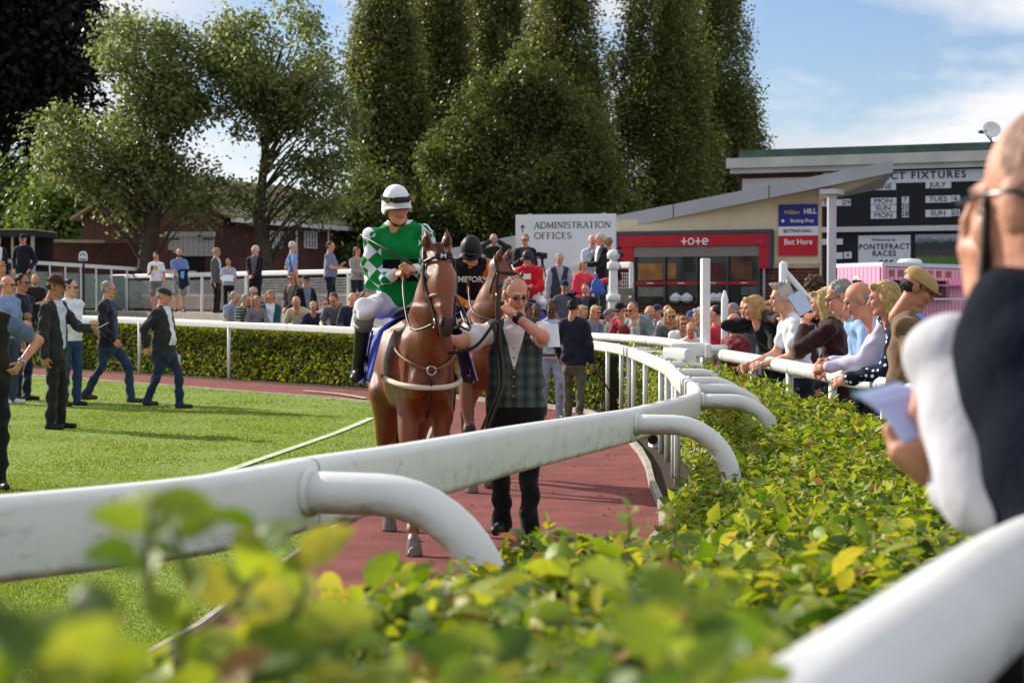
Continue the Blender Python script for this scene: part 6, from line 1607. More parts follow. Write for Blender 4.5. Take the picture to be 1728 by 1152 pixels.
def horse(name, label, loc, yaw, neck_x=0.0, head_yaw=0.0, head_pitch=0.0, legs=None, coat=M_COAT, h=.0165, lower='coat', neck_up=0.0, cat='horse', socks=(0, 0, 0, 0)):
    pr = []; c = 'coat'
    fx = lambda f: ((1, 0, 0), f)
    pr += [cone((0, .50, 1.16), (0, -.22, 1.13), .305, .30, c, .08, fx(.78)), ell3((0, .66, 1.24), (.22, .36, .30), c, .08), ell3((-.13, .82, 1.12), (.15, .22, .30), c, .06), ell3((.13, .82, 1.12), (.15, .22, .30), c, .06),
           ell3((-.110, -.34, 1.16), (.092, .22, .27), c, .04), ell3((.110, -.34, 1.16), (.092, .22, .27), c, .04), ell3((0, -.42, 1.19), (.14, .17, .22), c, .05), ell3((-.074, -.52, 1.10), (.078, .10, .125), c, .018), ell3((.074, -.52, 1.10), (.078, .10, .125), c, .018), ell3((-.135, -.46, 1.22), (.06, .10, .17), c, .02), ell3((.135, -.46, 1.22), (.06, .10, .17), c, .02),
           cone((0, -.12, 1.43), (0, -.40, 1.50), .12, .11, c, .08, fx(.7))]
    pr += [sub3((0, -.66, 1.12), (.016, .06, .13), .03)] + [sub3((s_ * .155, -.56, 1.16), (.014, .05, .14), .03) for s_ in (-1, 1)]
    # neck and head
    nt = np.array([neck_x, -.80, 1.86 + neck_up]); nb = np.array([0, -.40, 1.33])
    pr += [cone(nb, nb * .45 + nt * .55, .245, .165, c, .08, fx(.74)), cone(nb * .5 + nt * .5, nt, .172, .122, c, .05, fx(.74)), cone((0, -.46, 1.20), nt * .6 + nb * .4 + np.array([0, -.10, -.08]), .15, .09, c, .07, fx(.75))]
    HR = rotm('Z', head_yaw) @ rotm('X', head_pitch)
    def hh(p): return HR @ (np.array(p, float) * [1, 1, .90]) + nt + np.array([0, -.02, .06])
    def hr(v): return HR
    fl = (HR @ np.array([1, 0, 0]), .74)
    pr += [cone(hh((0, .02, .02)), hh((0, -.10, -.16)), .105, .118, c, .05, fl), cone(hh((0, -.09, -.14)), hh((0, -.19, -.42)), .112, .060, c, .05, fl), cone(hh((-.028, -.025, -.14)), hh((-.034, -.05, -.22)), .070, .062, c, .03), cone(hh((.028, -.025, -.14)), hh((.034, -.05, -.22)), .070, .062, c, .03),
           cone(hh((0, -.06, -.20)), hh((0, -.155, -.44)), .060, .042, c, .04), ell3(hh((0, -.205, -.445)), (.056, .056, .058), 'muzzle', .03), ell3(hh((-.033, -.225, -.435)), (.027, .026, .032), 'muzzle', .012), ell3(hh((.033, -.225, -.435)), (.027, .026, .032), 'muzzle', .012),
           ell3(hh((0, -.180, -.500)), (.042, .040, .026), 'muzzle', .02), cone(hh((0, -.125, -.05)), hh((0, -.215, -.36)), .040, .030, c, .05)]
    for s in (-1, 1):
        pr += [ell3(hh((s * .044, -.246, -.430)), (.011, .014, .019), 'nostril', .003), ell3(hh((s * .083, -.088, -.105)), (.022, .026, .024), 'eye', .004), cone(hh((s * .074, -.085, -.075)), hh((s * .078, -.125, -.095)), .020, .014, c, .015)]
        pr += [cone(hh((s * .056, .02, .085)), hh((s * .070, .015, .15)), .030, .034, c, .02, (HR @ np.array([0, 1, 0]), .6)), cone(hh((s * .070, .015, .15)), hh((s * .066, .005, .235)), .033, .006, c, .012, (HR @ np.array([0, 1, 0]), .6)), ell3(hh((s * .068, -.014, .15)), (.014, .010, .045), 'earin', .004)]
    # mane along the crest, forelock
    cr0 = nt + np.array([0, .075, .075]); cr1 = nb + np.array([0, .145, .19])
    for i in range(14):
        t = i / 13; p = cr0 * (1 - t) + cr1 * t - np.array([0, .03 * math.sin(t * 3.1), .022 * math.sin(t * 3.1)]); pr.append(cone(p, p + np.array([.085, .0, -.13]), .034, .020, 'mane', .03))
    pr.append(cone(hh((0, -.03, .10)), hh((0, -.135, -.02)), .030, .012, 'mane', .015))
    # legs: fore left(-x), fore right, hind left, hind right; each (dy of hoof, lift, knee forward)
    legs = legs or [(0, 0, 0)] * 4
    for i, s in enumerate((-1, 1)):
        dy, lf, kf = legs[i]; lg = 'legd' if lower == 'dark' else c
        el = (s * .130, -.34, .98); kn = (s * .120, -.40 + dy * .55 - kf, .52 + lf * .45); ft = (s * .118, -.40 + dy, .155 + lf); hf = (s * .118, -.46 + dy + (.08 if lf else 0), .055 + lf * .8)
        pr += [cone(el, kn, .088, .052, c, .03), ell3((s * .125, -.33, .90), (.062, .105, .15), c, .03), ell3(kn, (.056, .060, .070), lg, .03), cone(kn, ft, .043, .036, lg, .02), ell3(ft, (.047, .050, .050), lg, .02), cone(ft, hf, .038, .044, 'sock' if socks[i] else lg, .02), cone((hf[0], hf[1], hf[2] + .035), (hf[0], hf[1] - .018, hf[2] - .052), .048, .064, 'hoof', .008, ((0, 0, 1), 1.0))]
    for i, s in enumerate((-1, 1)):
        dy, lf, kf = legs[2 + i]; lg = 'legd' if lower == 'dark' else c
        st = (s * .165, .62, .98); hk = (s * .130, .98 + dy * .6, .56 + lf * .4); ft = (s * .125, .90 + dy, .155 + lf); hf = (s * .125, .84 + dy, .055 + lf * .8)
        pr += [ell3((s * .15, .74, 1.02), (.115, .20, .25), c, .06), cone(st, hk, .130, .058, c, .05), ell3(hk, (.048, .062, .070), c, .03), cone(hk, ft, .047, .038, lg, .02), ell3(ft, (.047, .052, .052), 'sock' if socks[2 + i] else lg, .02), cone((ft[0], ft[1], ft[2] + .06), hf, .040, .044, 'sock' if socks[2 + i] else lg, .02), cone((hf[0], hf[1], hf[2] + .035), (hf[0], hf[1] - .018, hf[2] - .052), .048, .062, 'hoof', .008)]
    pr += [cone((0, .98, 1.32), (0, 1.10, 1.12), .05, .06, 'mane', .04), cone((0, 1.10, 1.12), (0, 1.14, .60), .065, .035, 'mane', .03)]
    V, F, lab, C = grow(pr, h)
    # flatten hoof soles on the ground
    V[:, 2] = np.maximum(V[:, 2], .002) if True else V[:, 2]
    V[:, 0] *= np.where(V[:, 1] > -.66, .89, .97)
    # veins and muscle relief
    N = vnormals(V, F); x, y, z = V.T; V = V + N * ((.0065) * np.sin(19 * z + 7 * y + 3 * np.sin(11 * x + 5 * z)) * (z > .5) * (z < 1.6))[:, None]
    mm = {'coat': coat, 'muzzle': M_MUZ, 'nostril': M_NOST, 'eye': mat('horse_eye', (14, 9, 8), .08, spec=.8), 'earin': mat('ear_inside', (70, 44, 34), .8), 'mane': M_MANE, 'legd': M_LEGD, 'sock': M_SOCK, 'hoof': M_HOOF}
    names = [n_ for n_ in mm if (lab == n_).any()]; fm = np.zeros(len(F), np.int32)
    for i, n_ in enumerate(names): fm[lab == n_] = i
    o = mesh_np(name, V, F, [mm[n_] for n_ in names], None, True, fm); o.location = loc; o.rotation_euler = (0, 0, math.radians(yaw)); tag(o, label, cat)
    return o, hh, HR, nt

def strap(o, nm, pts, w, m=M_STRAP, seg=6, n=4, closed=False):
    pts = [Vector(p) for p in pts]
    pts = catmull(pts + ([pts[0]] if closed else []), n); mb = MB(); mb.tube(pts, w, seg); return mb.build(nm, m, o, True)

def bridle(o, hh, noseband=M_STRAP):
    def q(x, y, z): return Vector(hh((x, y, z)))
    strap(o, 'browband', [q(-.098, -.03, -.005), q(-.06, -.115, .02), q(0, -.142, .025), q(.06, -.115, .02), q(.098, -.03, -.005)], .011)
    strap(o, 'headpiece', [q(-.098, -.03, -.005), q(-.07, .05, .11), q(0, .07, .125), q(.07, .05, .11), q(.098, -.03, -.005)], .011)
    for s in (-1, 1): strap(o, 'cheekpiece', [q(s * .098, -.03, -.005), q(s * .104, -.06, -.15), q(s * .078, -.12, -.29), q(s * .060, -.165, -.415)], .009)
    strap(o, 'noseband', [q(-.083, -.085, -.245), q(-.060, -.175, -.235), q(0, -.218, -.235), q(.060, -.175, -.235), q(.083, -.085, -.245), q(.05, -.03, -.255), q(0, -.02, -.26), q(-.05, -.03, -.255)], .0115, noseband, closed=True)
    for s in (-1, 1):
        mb = MB(); c = q(s * .066, -.165, -.43); mb.tube([c + Vector((s * .004, .030 * math.cos(t), .030 * math.sin(t))) for t in [i * math.pi / 6 for i in range(13)]], .006, 6); mb.build('bit_ring', M_STEEL, o, True)
    strap(o, 'throat_lash', [q(-.1, -.01, -.02), q(-.085, .01, -.2), q(0, .02, -.235), q(.085, .01, -.2), q(.1, -.01, -.02)], .007)

# the leading chestnut with its jockey
HX, HD = -.60, 12.62
horse1, hh1, HR1, nt1 = horse('racehorse', 'chestnut racehorse led by the man in the tartan waistcoat, blue saddle cloth', ((695 - 864) / FPX * 12.35 + .005, 12.35 + .70, 0), 10.0, neck_x=.02, head_yaw=7, head_pitch=-2, neck_up=-.055,
        legs=[(-.14, 0, 0), (.22, .13, .06), (-.10, 0, 0), (.12, .03, 0)], socks=(0, 0, 1, 0), h=.0135)
bridle(horse1, hh1, mat('tan_noseband', (120, 100, 82), .5))
mb = MB(); c = Vector(hh1((0, -.135, .035))); mb.box(c, (.10, .03, .045), 0, bev=.008); mb.build('browband_badge', mat('badge_navy', (24, 26, 44), .5), horse1)
mb = MB()
for k, (x0, z0, x1, z1) in enumerate(((-.014, -.014, -.014, .014), (-.014, .014, 0, -.004), (0, -.004, .014, .014), (.014, .014, .014, -.014))):
    mb.bar(c + Vector((x0, -.017, z0)), c + Vector((x1, -.017, z1)), .006, .004, up=(0, -1, 0))
mb.build('badge_letter', M_WHT, horse1)
# saddle cloth: curved sheet over the back
def saddle_cloth(o, m, mw, y0=-.20, y1=.42):
    for nm, lo, hi, mm, lift, sgs in (('saddle_cloth', 0, 1, m, .0, (0,)), ('cloth_border', .93, 1.0, mw, .006, (-1,)), ('cloth_border', .93, 1.0, mw, .006, (1,))):
        vs = []; fs = []; nu, nv = 22, 6
        rng_ = [lo + (hi - lo) * i / nu for i in range(nu + 1)]
        for sgn in sgs:
            base = len(vs)
            for i in range(nu + 1):
                t = rng_[i] if sgn == 0 else rng_[i]
                a = (t * 2 - 1) * 1.42 if sgn == 0 else sgn * (2 * t - 1) * 1.42
                for j in range(nv + 1):
                    y = y0 + (y1 - y0) * j / nv; R_ = .330 + lift + .05 * max(0, abs(a) - .7) + .012 * math.sin(a * 5 + y * 7); zc = 1.16 + .03 * (1 if y < .1 else 0)
                    drop = max(0, abs(a) - .9) * .30
                    vs.append((math.sin(a) * R_ * (.90 + .06 * abs(a)), y - .05 * abs(a), zc + math.cos(a) * R_ * 1.08 - drop))
            for i in range(nu):
                for j in range(nv): b_ = base + i * (nv + 1) + j; fs.append((b_, b_ + 1, b_ + nv + 2, b_ + nv + 1))
        ob = mesh_np(nm, vs, fs, mm, o, True); md = ob.modifiers.new('thick', 'SOLIDIFY'); md.thickness = .008
M_BLUE = mat('blue_cloth', (52, 66, 168), .8, var=.1, bump=.2); M_CREAMS = mat('cream_webbing', (206, 196, 178), .75, var=.12)
saddle_cloth(horse1, M_BLUE, M_CREAMS)
mb = MB(); dome(mb, (0, .12), (.17, .27), 1.50, 1.60); mb.build('saddle', M_STRAP, horse1, True)
strap(horse1, 'breast_girth', [(-.24, -.02, 1.12), (-.238, -.30, 1.11), (-.195, -.50, 1.09), (-.105, -.632, 1.075), (0, -.648, 1.07), (.105, -.632, 1.075), (.195, -.50, 1.09), (.238, -.30, 1.11), (.24, -.02, 1.12)], .018, M_CREAMS)
strap(horse1, 'breast_strap', [(-.18, -.22, 1.42), (-.195, -.42, 1.30), (-.11, -.62, 1.22), (0.0, -.66, 1.185), (.11, -.62, 1.22), (.195, -.42, 1.30), (.18, -.22, 1.42)], .011, mat('tan_leather', (126, 84, 56), .5))
mb = MB(); mb.tube([Vector((.028 * math.cos(t), -.675, 1.18 + .028 * math.sin(t))) for t in [i * math.pi / 6 for i in range(13)]], .007, 6); mb.build('breastplate_ring', M_STEEL, horse1, True)
for s in (-1, 1):
    strap(horse1, 'rein', [Vector(hh1((s * .066, -.165, -.43))), Vector((s * .19 + .05, -.74, 1.45)), Vector((s * .15, -.42, 1.72)), Vector((s * .06 - .02, -.14, 1.82))], .008)
for s in (-1, 1):
    strap(horse1, 'stirrup_leather', [(s * .30, .06, 1.42), (s * .345, .0, 1.22)], .010)
    mb = MB(); mb.tube([(s * .345, -.06, 1.12), (s * .345, -.05, 1.18), (s * .345, .0, 1.22), (s * .345, .05, 1.18), (s * .345, .06, 1.12), (s * .345, -.06, 1.12)], .008, 6); mb.build('stirrup_iron', M_STEEL, horse1, True)
strap(horse1, 'running_martingale', [(0, -.675, 1.15), (.0, -.60, .98), (0, -.40, .85)], .010)

# second horse behind, turned to the right
horse2, hh2, HR2, nt2 = horse('racehorse', 'bay racehorse behind the leader with its head turned away to the right', ((796 - 864) / FPX * 16.6, 17.0, 0), 11, neck_x=.10, head_yaw=46, head_pitch=16, neck_up=-.06,
        legs=[(-.10, 0, 0), (.16, .06, .04), (-.14, 0, 0), (.14, 0, 0)], coat=M_COAT_D, lower='dark', h=.017)
bridle(horse2, hh2, M_SOCK)
saddle_cloth(horse2, M_BLUE, M_CREAMS)
mb = MB(); dome(mb, (0, .12), (.17, .27), 1.50, 1.60); mb.build('saddle', M_STRAP, horse2, True)
strap(horse2, 'neck_strap', [(-.17, -.42, 1.52), (-.15, -.60, 1.42), (0, -.70, 1.38), (.16, -.60, 1.42), (.17, -.42, 1.52)], .012)
for s in (-1, 1): strap(horse2, 'rein', [Vector(hh2((s * .066, -.165, -.43))), Vector((s * .15 + .05, -.60, 1.52)), Vector((s * .06, -.14, 1.80))], .008)
# ------------------------------------------------------------------ the people, from the ring outwards
M_SILK_G = mat('green_silk', (12, 128, 62), .45, var=.1, scale=6, bump=.3, bscale=18, spec=.4)
def m_silk_body():
    def f(n, l, c):
        sp = n.new('ShaderNodeSeparateXYZ'); l.new(c, sp.inputs[0])
        def rng_(sock, a, b):
            g1 = n.new('ShaderNodeMath'); g1.operation = 'GREATER_THAN'; l.new(sock, g1.inputs[0]); g1.inputs[1].default_value = a
            g2 = n.new('ShaderNodeMath'); g2.operation = 'LESS_THAN'; l.new(sock, g2.inputs[0]); g2.inputs[1].default_value = b
            mu = n.new('ShaderNodeMath'); mu.operation = 'MULTIPLY'; l.new(g1.outputs[0], mu.inputs[0]); l.new(g2.outputs[0], mu.inputs[1]); return mu.outputs[0]
        ab = n.new('ShaderNodeMath'); ab.operation = 'ABSOLUTE'; l.new(sp.outputs['X'], ab.inputs[0])
        band = rng_(sp.outputs['Z'], 1.02, 1.165); off = rng_(ab.outputs[0], .018, .5); mu = n.new('ShaderNodeMath'); mu.operation = 'MULTIPLY'; l.new(band, mu.inputs[0]); l.new(off, mu.inputs[1])
        mx = n.new('ShaderNodeMix'); mx.data_type = 'RGBA'; l.new(mu.outputs[0], mx.inputs['Factor']); mx.inputs['A'].default_value = lin((12, 128, 62)) + (1,); mx.inputs['B'].default_value = lin((14, 16, 20)) + (1,); return mx.outputs['Result']
    return pattern_mat('green_silk_black_band', f)
def m_silk_sleeve():
    def f(n, l, c):
        k = n.new('ShaderNodeMapping'); k.inputs['Rotation'].default_value = (.3, .78, .2); l.new(c, k.inputs[0])
        ch = n.new('ShaderNodeTexChecker'); ch.inputs['Scale'].default_value = 12; ch.inputs['Color1'].default_value = lin((12, 128, 62)) + (1,); ch.inputs['Color2'].default_value = lin((226, 226, 236)) + (1,); l.new(k.outputs[0], ch.inputs['Vector']); return ch.outputs['Color']
    return pattern_mat('green_white_diamonds', f)

# leading jockey, seated
SEAT = .73
jl = [[(-.10, .02, .92), (-.265, -.27, .86), (-.315, -.10, .46), (-.335, -.27, .40)], [(.10, .02, .92), (.265, -.27, .86), (.315, -.10, .46), (.335, -.27, .40)]]
o = person('jockey in green and white silks riding the leading chestnut horse', 680, 13.12, SEAT, H=1.72, yaw=4, lean=14, roll=-4, hy=14, hp=10, arms=((-.05, -.30, 1.12), (.07, -.36, 1.15)), top='silks', tm=m_silk_body(), sm=m_silk_sleeve(), legs='breeches', lc=(226, 226, 238),
           legpts=jl, skin='pink', hair='bald', hat='helmet', lod=3, collar=(222, 222, 228), curl=1.1, shoes=(20, 20, 20))
for i in (0, 1): pass
# grey gaiter band under the knee
mb = MB(); k_ = PINFO[o['label']]['k']
for s in (-1, 1):
    a, b_ = Vector(jl[0 if s < 0 else 1][1]) * k_, Vector(jl[0 if s < 0 else 1][2]) * k_
    g_ = MB(); g_.tube([a.lerp(b_, .10), a.lerp(b_, .30)], .07, 12, rs=[.070, .062]); g_.build('gaiter', clothmat((112, 106, 102)), o, True)
h1 = PINFO[o['label']]['hands'][1]
w_ = MB(); w_.tube([h1 + Vector((.02, -.05, .02)), h1 + Vector((-.12, .05, .10)), h1 + Vector((-.33, .20, .22))], .007, 6, rs=[.010, .008, .004]); tag(w_.build('riding_whip', M_STRAP, None, True), 'thin dark whip in the hand of the green jockey', 'whip')
# handler in tartan waistcoat
o = person('bald man in tartan waistcoat leading the chestnut horse', 868, 13.45, 0.0, ytop=466, yaw=6, hy=16, hp=22, b=1.12, arms=((-.62, -.30, 1.16), (.015, -.20, 1.46)), poles=[(-.1, .3, -1), (.75, -.25, -.8)], top='gilet', tm=m_tartan(), inner=(222, 214, 216), legs='trousers', lc=(20, 20, 24),
           skin='pink', hair='crop', hc='stub', lod=3, glasses='clear', stride=.34, shoes=(18, 18, 18), curl=.9, palms=[(0, 0, -1), (-.6, .5, 0)]) if False else None
inner_long = False
o = person('bald man in tartan waistcoat leading the chestnut horse', 870, 13.0, 0.0, ytop=466, yaw=-4, hy=26, hp=20, b=1.03, arms=((-.47, -.46, 1.37), (.0, -.19, 1.52)), poles=[(-.4, .2, -1), (.95, -.35, -.7)], top='gilet', tm=m_tartan(), inner=(222, 214, 216), legs='trousers', lc=(20, 20, 24),
           skin='pink', hair='crop', hc='stub', lod=3, glasses='clear', stride=.30, shoes=(18, 18, 18), curl=.9, palms=[(0, 0, -1), (-.6, .5, 0)])
inner_long = True
hi = PINFO[o['label']]
e_, w0 = hi['elbow'][1], hi['hands'][1]; dv = hi['dirs'][1]
mb = MB(); c_ = w0 - dv * .115; mb.tube([c_ - dv * .02, c_ + dv * .02], .041, 14); wt = mb.build('wristwatch', mat('black_kit', (24, 24, 26)), None, True); tag(wt, 'black wristwatch on the raised wrist of the tartan waistcoat man', 'watch')
kk = hi['k']
for i in range(6):
    mb = MB(); z = (1.30 - i * .062) * kk; mb.lathe([(.008, 0), (.008, .004)], (0.0, -.163 * kk - .012 * (i > 2), z), 8, rot=Matrix.Rotation(math.pi / 2, 3, 'X')); mb.build('button', mat('brass', (150, 116, 50)), o)
# paper number tucked in his sleeve
sl_ = (hi['elbow'][1] * .55 + (o.matrix_basis @ Vector((.2 * kk, 0, 1.39 * kk))) * .45)
slab('white paper number card on the arm of the tartan waistcoat man', 'card', sl_ + Vector((.055, -.06, .0)), (.10, .15, .004), (math.radians(80), 0, math.radians(35)), M_SIGNW, 'arm_card', bend=.012)
# lead rein: from bit to hand, then loop and strap down
hb = hi['hands'][0]; bit = horse1.matrix_basis @ Vector(hh1((.03, -.17, -.45)))
mb = MB(); mb.tube(catmull([bit, (bit + hb) / 2 + Vector((0, 0, -.015)), hb, hb + Vector((.06, .02, -.10)), hb + Vector((.28, -.02, -.06)), hb + Vector((.42, -.03, .10)), Vector((-.10, 12.72, 1.30)), Vector((-.09, 12.70, 1.06)), Vector((-.19, 12.68, .80)), Vector((-.24, 12.68, .66))], 6), .011, 6); tag(mb.build('lead_rein', M_STRAP, None, True), 'dark lead rein running from the bit through the hand of the tartan waistcoat man', 'rein')
mb = MB(); mb.tube(catmull([w0 + Vector((-.05, -.02, .10)), w0 + Vector((-.05, -.05, -.12)), Vector((-.06, 12.76, 1.12)), Vector((-.12, 12.72, .9)), Vector((-.2, 12.70, .68))], 6), .02, 6); tag(mb.build('leather_strap', M_STRAP, None, True), 'broad black strap held up before the face of the tartan waistcoat man', 'strap')

# second jockey
jl2 = jl
o = person('jockey in black and orange silks marked TIMEFORM on the bay horse', 784, 17.2, SEAT - .02, H=1.64, yaw=10, lean=34, hy=-14, hp=34, arms=((-.06, -.40, .97), (.08, -.42, .97)), top='silks', tc=(22, 22, 26), sm=clothmat((210, 110, 30)), legs='breeches', lc=(226, 226, 232), legpts=jl2, hair='short', hc='dark', hat='helmet', hatc=(22, 24, 34), lod=3, curl=1.0)
t_ = text_mesh('lettering', 'TIMEFORM', .078, M_WHT, o, (0, -.300, 1.085), (math.radians(122), 0, 0), extrude=.002, bold=.002, sx=.86)
mb = MB(); mb.bar((0, -.335, 1.22), (0, -.19, .96), .035, .006, up=(0, -1, 0)); mb.build('orange_panel', clothmat((210, 110, 30)), o)
# third mounted jockey, hardly seen, with its horse
horse3 = horse2.copy(); COL.objects.link(horse3); horse3.location = ((893 - 864) / FPX * 31, 31.6, 0); horse3.rotation_euler = (0, 0, math.radians(-20)); tag(horse3, 'bay horse almost hidden behind the bald handler, carrying the red jockey', 'horse')
for ch in list(horse2.children):
    c_ = ch.copy(); COL.objects.link(c_); c_.parent = horse3
o = person('jockey in red silks with white panel seen above the handler head', 893, 31.8, SEAT, H=1.72, yaw=-10, lean=10, hy=0, hp=4, arms=((-.06, -.32, 1.12), (.08, -.34, 1.12)), top='silks', tc=(206, 32, 44), legs='breeches', lc=(226, 226, 232), legpts=jl, hair='short', hc='dark', hat='helmet', hatc=(28, 34, 54), lod=1)
mb = MB(); mb.box((-.02, -.19, 1.24), (.16, .01, .09), bev=.003); mb.build('white_panel', M_SIGNW, o)

# people walking behind the handler
person('man in pale blue shirt with brown belt behind the tartan waistcoat man', 930, 26.3, 0, ytop=507, yaw=10, hy=-10, hp=14, arms=('down', 'down'), top='shirt', tc=(168, 178, 198), legs='trousers', lc=(146, 158, 178), skin='brown', hair='short', hc='black', belt=True, stride=.26, lod=2, shoes=(60, 50, 44))
person('man in navy with tall dark hair walking behind the pale blue shirt man', 905, 28.6, 0, ytop=512, yaw=5, arms=('down', 'down'), top='jacket', tc=(44, 46, 58), skin='brown', hair='short', hc='black', stride=.2, lod=1)
o = person('woman in navy suit and black feathered hat walking away right with a stick', 968, 25.6, 0, ytop=503, yaw=168, hy=-20, hp=12, arms=('down', 'swing'), top='jacket', tc=(28, 32, 48), legs='trousers', lc=(92, 90, 76), skin='tan', hair='short', hc='black', hat='fascinator', female=True, stride=.2, lod=2)
p_ = PINFO[o['label']]['hands'][0]; mb = MB(); mb.tube([p_ + Vector((0, 0, .05)), p_ + Vector((.26, -.10, -.38))], .012, 6); tag(mb.build('walking_stick', M_STRAP, None, True), 'dark stick carried by the woman in the navy suit', 'stick')

# --- men on the lawn, left
inner_long = False
o = person('man in dark waistcoat with hand on hip, cut by the left edge', -18, 16.6, 0, ytop=462, yaw=-170, arms=('down', 'hip'), poles=[None, (1, .5, .1)], top='gilet', tc=(34, 34, 26), inner=(96, 114, 140), legs='trousers', lc=(28, 28, 30), hair='short', hc='dark', lod=2, b=1.02) if False else None
o = person('man in dark waistcoat with hand on hip, cut by the left edge', -22, 16.6, 0, H=1.80, yaw=20, hy=20, arms=('down', (.27, -.03, 1.06)), poles=[None, (1, .35, -.1)], top='gilet', tc=(34, 34, 26), inner=(96, 114, 140), legs='trousers', lc=(28, 28, 30), hair='short', hc='dark', lod=2, b=1.02)
inner_long = True
wq = PINFO[o['label']]['hands'][1] - PINFO[o['label']]['dirs'][1] * .09; mb = MB(); dv = PINFO[o['label']]['dirs'][1]; mb.tube([wq - dv * .014, wq + dv * .014], .040, 12); tag(mb.build('wristwatch', M_STEEL, None, True), 'steel wristwatch on the arm of the waistcoat man at the left edge', 'watch')
o = person('man in dark suit and brown fedora holding a card on the lawn', 92, 24.2, 0, ytop=466, yaw=70, hy=14, hp=16, arms=('down', (.10, -.44, 1.16)), top='jacket', tc=(44, 44, 44), inner=(196, 204, 224), legs='trousers', lc=(36, 36, 38), skin='tan', hair='short', hc='dark', hat='fedora', lod=2, shoes=(20, 20, 20))
q = PINFO[o['label']]; slab('white racecard held by the fedora man', 'card', q['hands'][1] + Vector((.08, 0, .05)), (.16, .11, .006), (0, -.5, .1), M_SIGNW, 'racecard')
person('young man in white shirt with folded arms behind the fedora man', 118, 29.3, 0, ytop=470, yaw=50, hy=24, arms=('cross', 'cross'), top='shirt', tc=(226, 228, 236), lc=(46, 66, 100), skin='pale', hair='short', hc='dark', glasses='sun', lod=2, shoes=(30, 30, 34))
person('grey-haired man in navy blazer striding right in jeans', 182, 30.2, 0, ytop=474, yaw=78, hy=10, arms=('swing', 'swingb'), stride=.62, top='jacket', tc=(34, 36, 48), inner=(60, 70, 96), lc=(44, 60, 86), hc='grey', glasses='clear', lod=2, shoes=(84, 50, 34))
o = person('stout man in flat cap and open dark blazer over white shirt', 275, 28.6, 0, ytop=485, yaw=72, hy=12, arms=('swingb', 'down'), stride=.42, b=1.22, top='jacket', tc=(44, 44, 48), inner=(226, 228, 234), tie='open', lc=(38, 50, 76), hat='flat', hatc=(46, 50, 54), hc='grey', lod=2, belt=True, shoes=(34, 34, 36))
q = PINFO[o['label']]; slab('folded racecard in the hand of the flat cap man', 'card', q['hands'][1] + Vector((.03, 0, -.06)), (.10, .15, .008), (1.3, .2, .5), M_SIGNW, 'racecard')
person('bald man in sunglasses and light blue shirt at the left edge', 12, 29.8, 0, ytop=465, yaw=60, hy=10, arms=('front', 'down'), top='shirt', tc=(122, 146, 184), lc=(60, 72, 96), hair='fringe', hc='grey', glasses='sun', lod=2, shoes=(214, 214, 214))
person('dark-haired man in sunglasses and navy shirt beside the bald man', 36, 30.8, 0, ytop=462, yaw=64, hy=6, arms=('down', 'cross'), top='tee', tc=(30, 34, 50), lc=(36, 44, 66), skin='tan', hc='dark', glasses='sun', lod=2)

# --- row of people along the far rail
def rail_d(x, o=.42): return terr_d(x, o)
def railman(label, x, ytop, o=.45, **k):
    k.setdefault('lod', 1); k.setdefault('arms', ('rail', 'rail')); k.setdefault('lean', 14); k.setdefault('yaw', 20 + random.uniform(-25, 25)); return person(label, x, rail_d(x, o), 0.0, ytop=ytop, **k)
railman('bearded man in dark shirt leaning on the far rail at left', 57, 462, top='tee', tc=(30, 30, 32), hair='fringe', hc='grey', beard=True, o=.4, zg=0) if False else person('bearded man in dark shirt leaning on the far rail at left', 60, 45.5, .32, ytop=462, yaw=10, arms=('front', 'front'), top='tee', tc=(34, 34, 36), hair='fringe', hc='grey', beard=True, lod=1)
railman('silver-haired man in pale blue polo behind the hedge', 397, 496, top='tee', tc=(140, 152, 178), hc='grey', yaw=60)
railman('grey-haired man in green hooped polo behind the hedge', 416, 501, top='tee', tm=m_hstripes(), hc='grey', yaw=62, o=.35)
railman('woman in checked top beside the green hooped man', 434, 503, o=.5, top='jumper', tm=m_check(), hair='bob', hc='fair', female=True)
railman('man in sunglasses behind the checked woman', 428, 484, o=1.2, top='jacket', tc=(60, 52, 50), inner=(160, 150, 150), hc='grey', glasses='sun', lean=0, arms=('down', 'down'))
railman('woman with long fair hair in a teal cardigan and white top', 456, 489, o=.9, top='jacket', tc=(30, 84, 92), inner=(222, 230, 232), hair='long', hc='fair', female=True, lean=0, arms=('clasp', 'clasp'))
railman('crop-haired man in beige jacket leaning on the rail', 500, 507, top='jumper', tc=(190, 176, 150), hair='fringe', hc='grey', lean=24, yaw=-10)
railman('short blond woman in dark top low behind the rail', 529, 515, top='jumper', tc=(44, 48, 70), hc='blond', lean=20, female=True)
railman('man in grey polo leaning on folded arms at the rail', 563, 503, top='tee', tc=(96, 98, 108), hc='brown', lean=30, yaw=-12, hp=24)
railman('bald man in navy jumper behind the rail near the jockey boot', 595, 498, top='jumper', tc=(34, 38, 54), hair='fringe', hc='brown', yaw=20, hp=22)
railman('man in white shirt with back half turned near the jockey boot', 617, 496, top='shirt', tc=(220, 222, 232), hair='crop', hc='stub', yaw=70)
railman('woman in red top peeping behind the bald navy man', 605, 492, o=1.3, top='jumper', tc=(176, 40, 54), hair='bob', hc='brown', female=True, lean=0, arms=('down', 'down'))
railman('child in pale fleece by the man in grey polo', 546, 506, o=.9, top='jumper', tc=(168, 186, 196), hc='dark', lean=8)
def steps(label, x, ytop, o, z, **k):
    k.setdefault('lod', 1); k.setdefault('yaw', random.uniform(-30, 30)); return person(label, x, terr_d(x, o), z, ytop=ytop, **k)
steps('ginger-haired woman in dark brown jacket on the steps', 494, 460, 2.5, .40, top='jacket', tc=(70, 62, 58), inner=(120, 110, 100), hair='bob', hc='ginger', glasses='sun', female=True, arms=('clasp', 'clasp'))
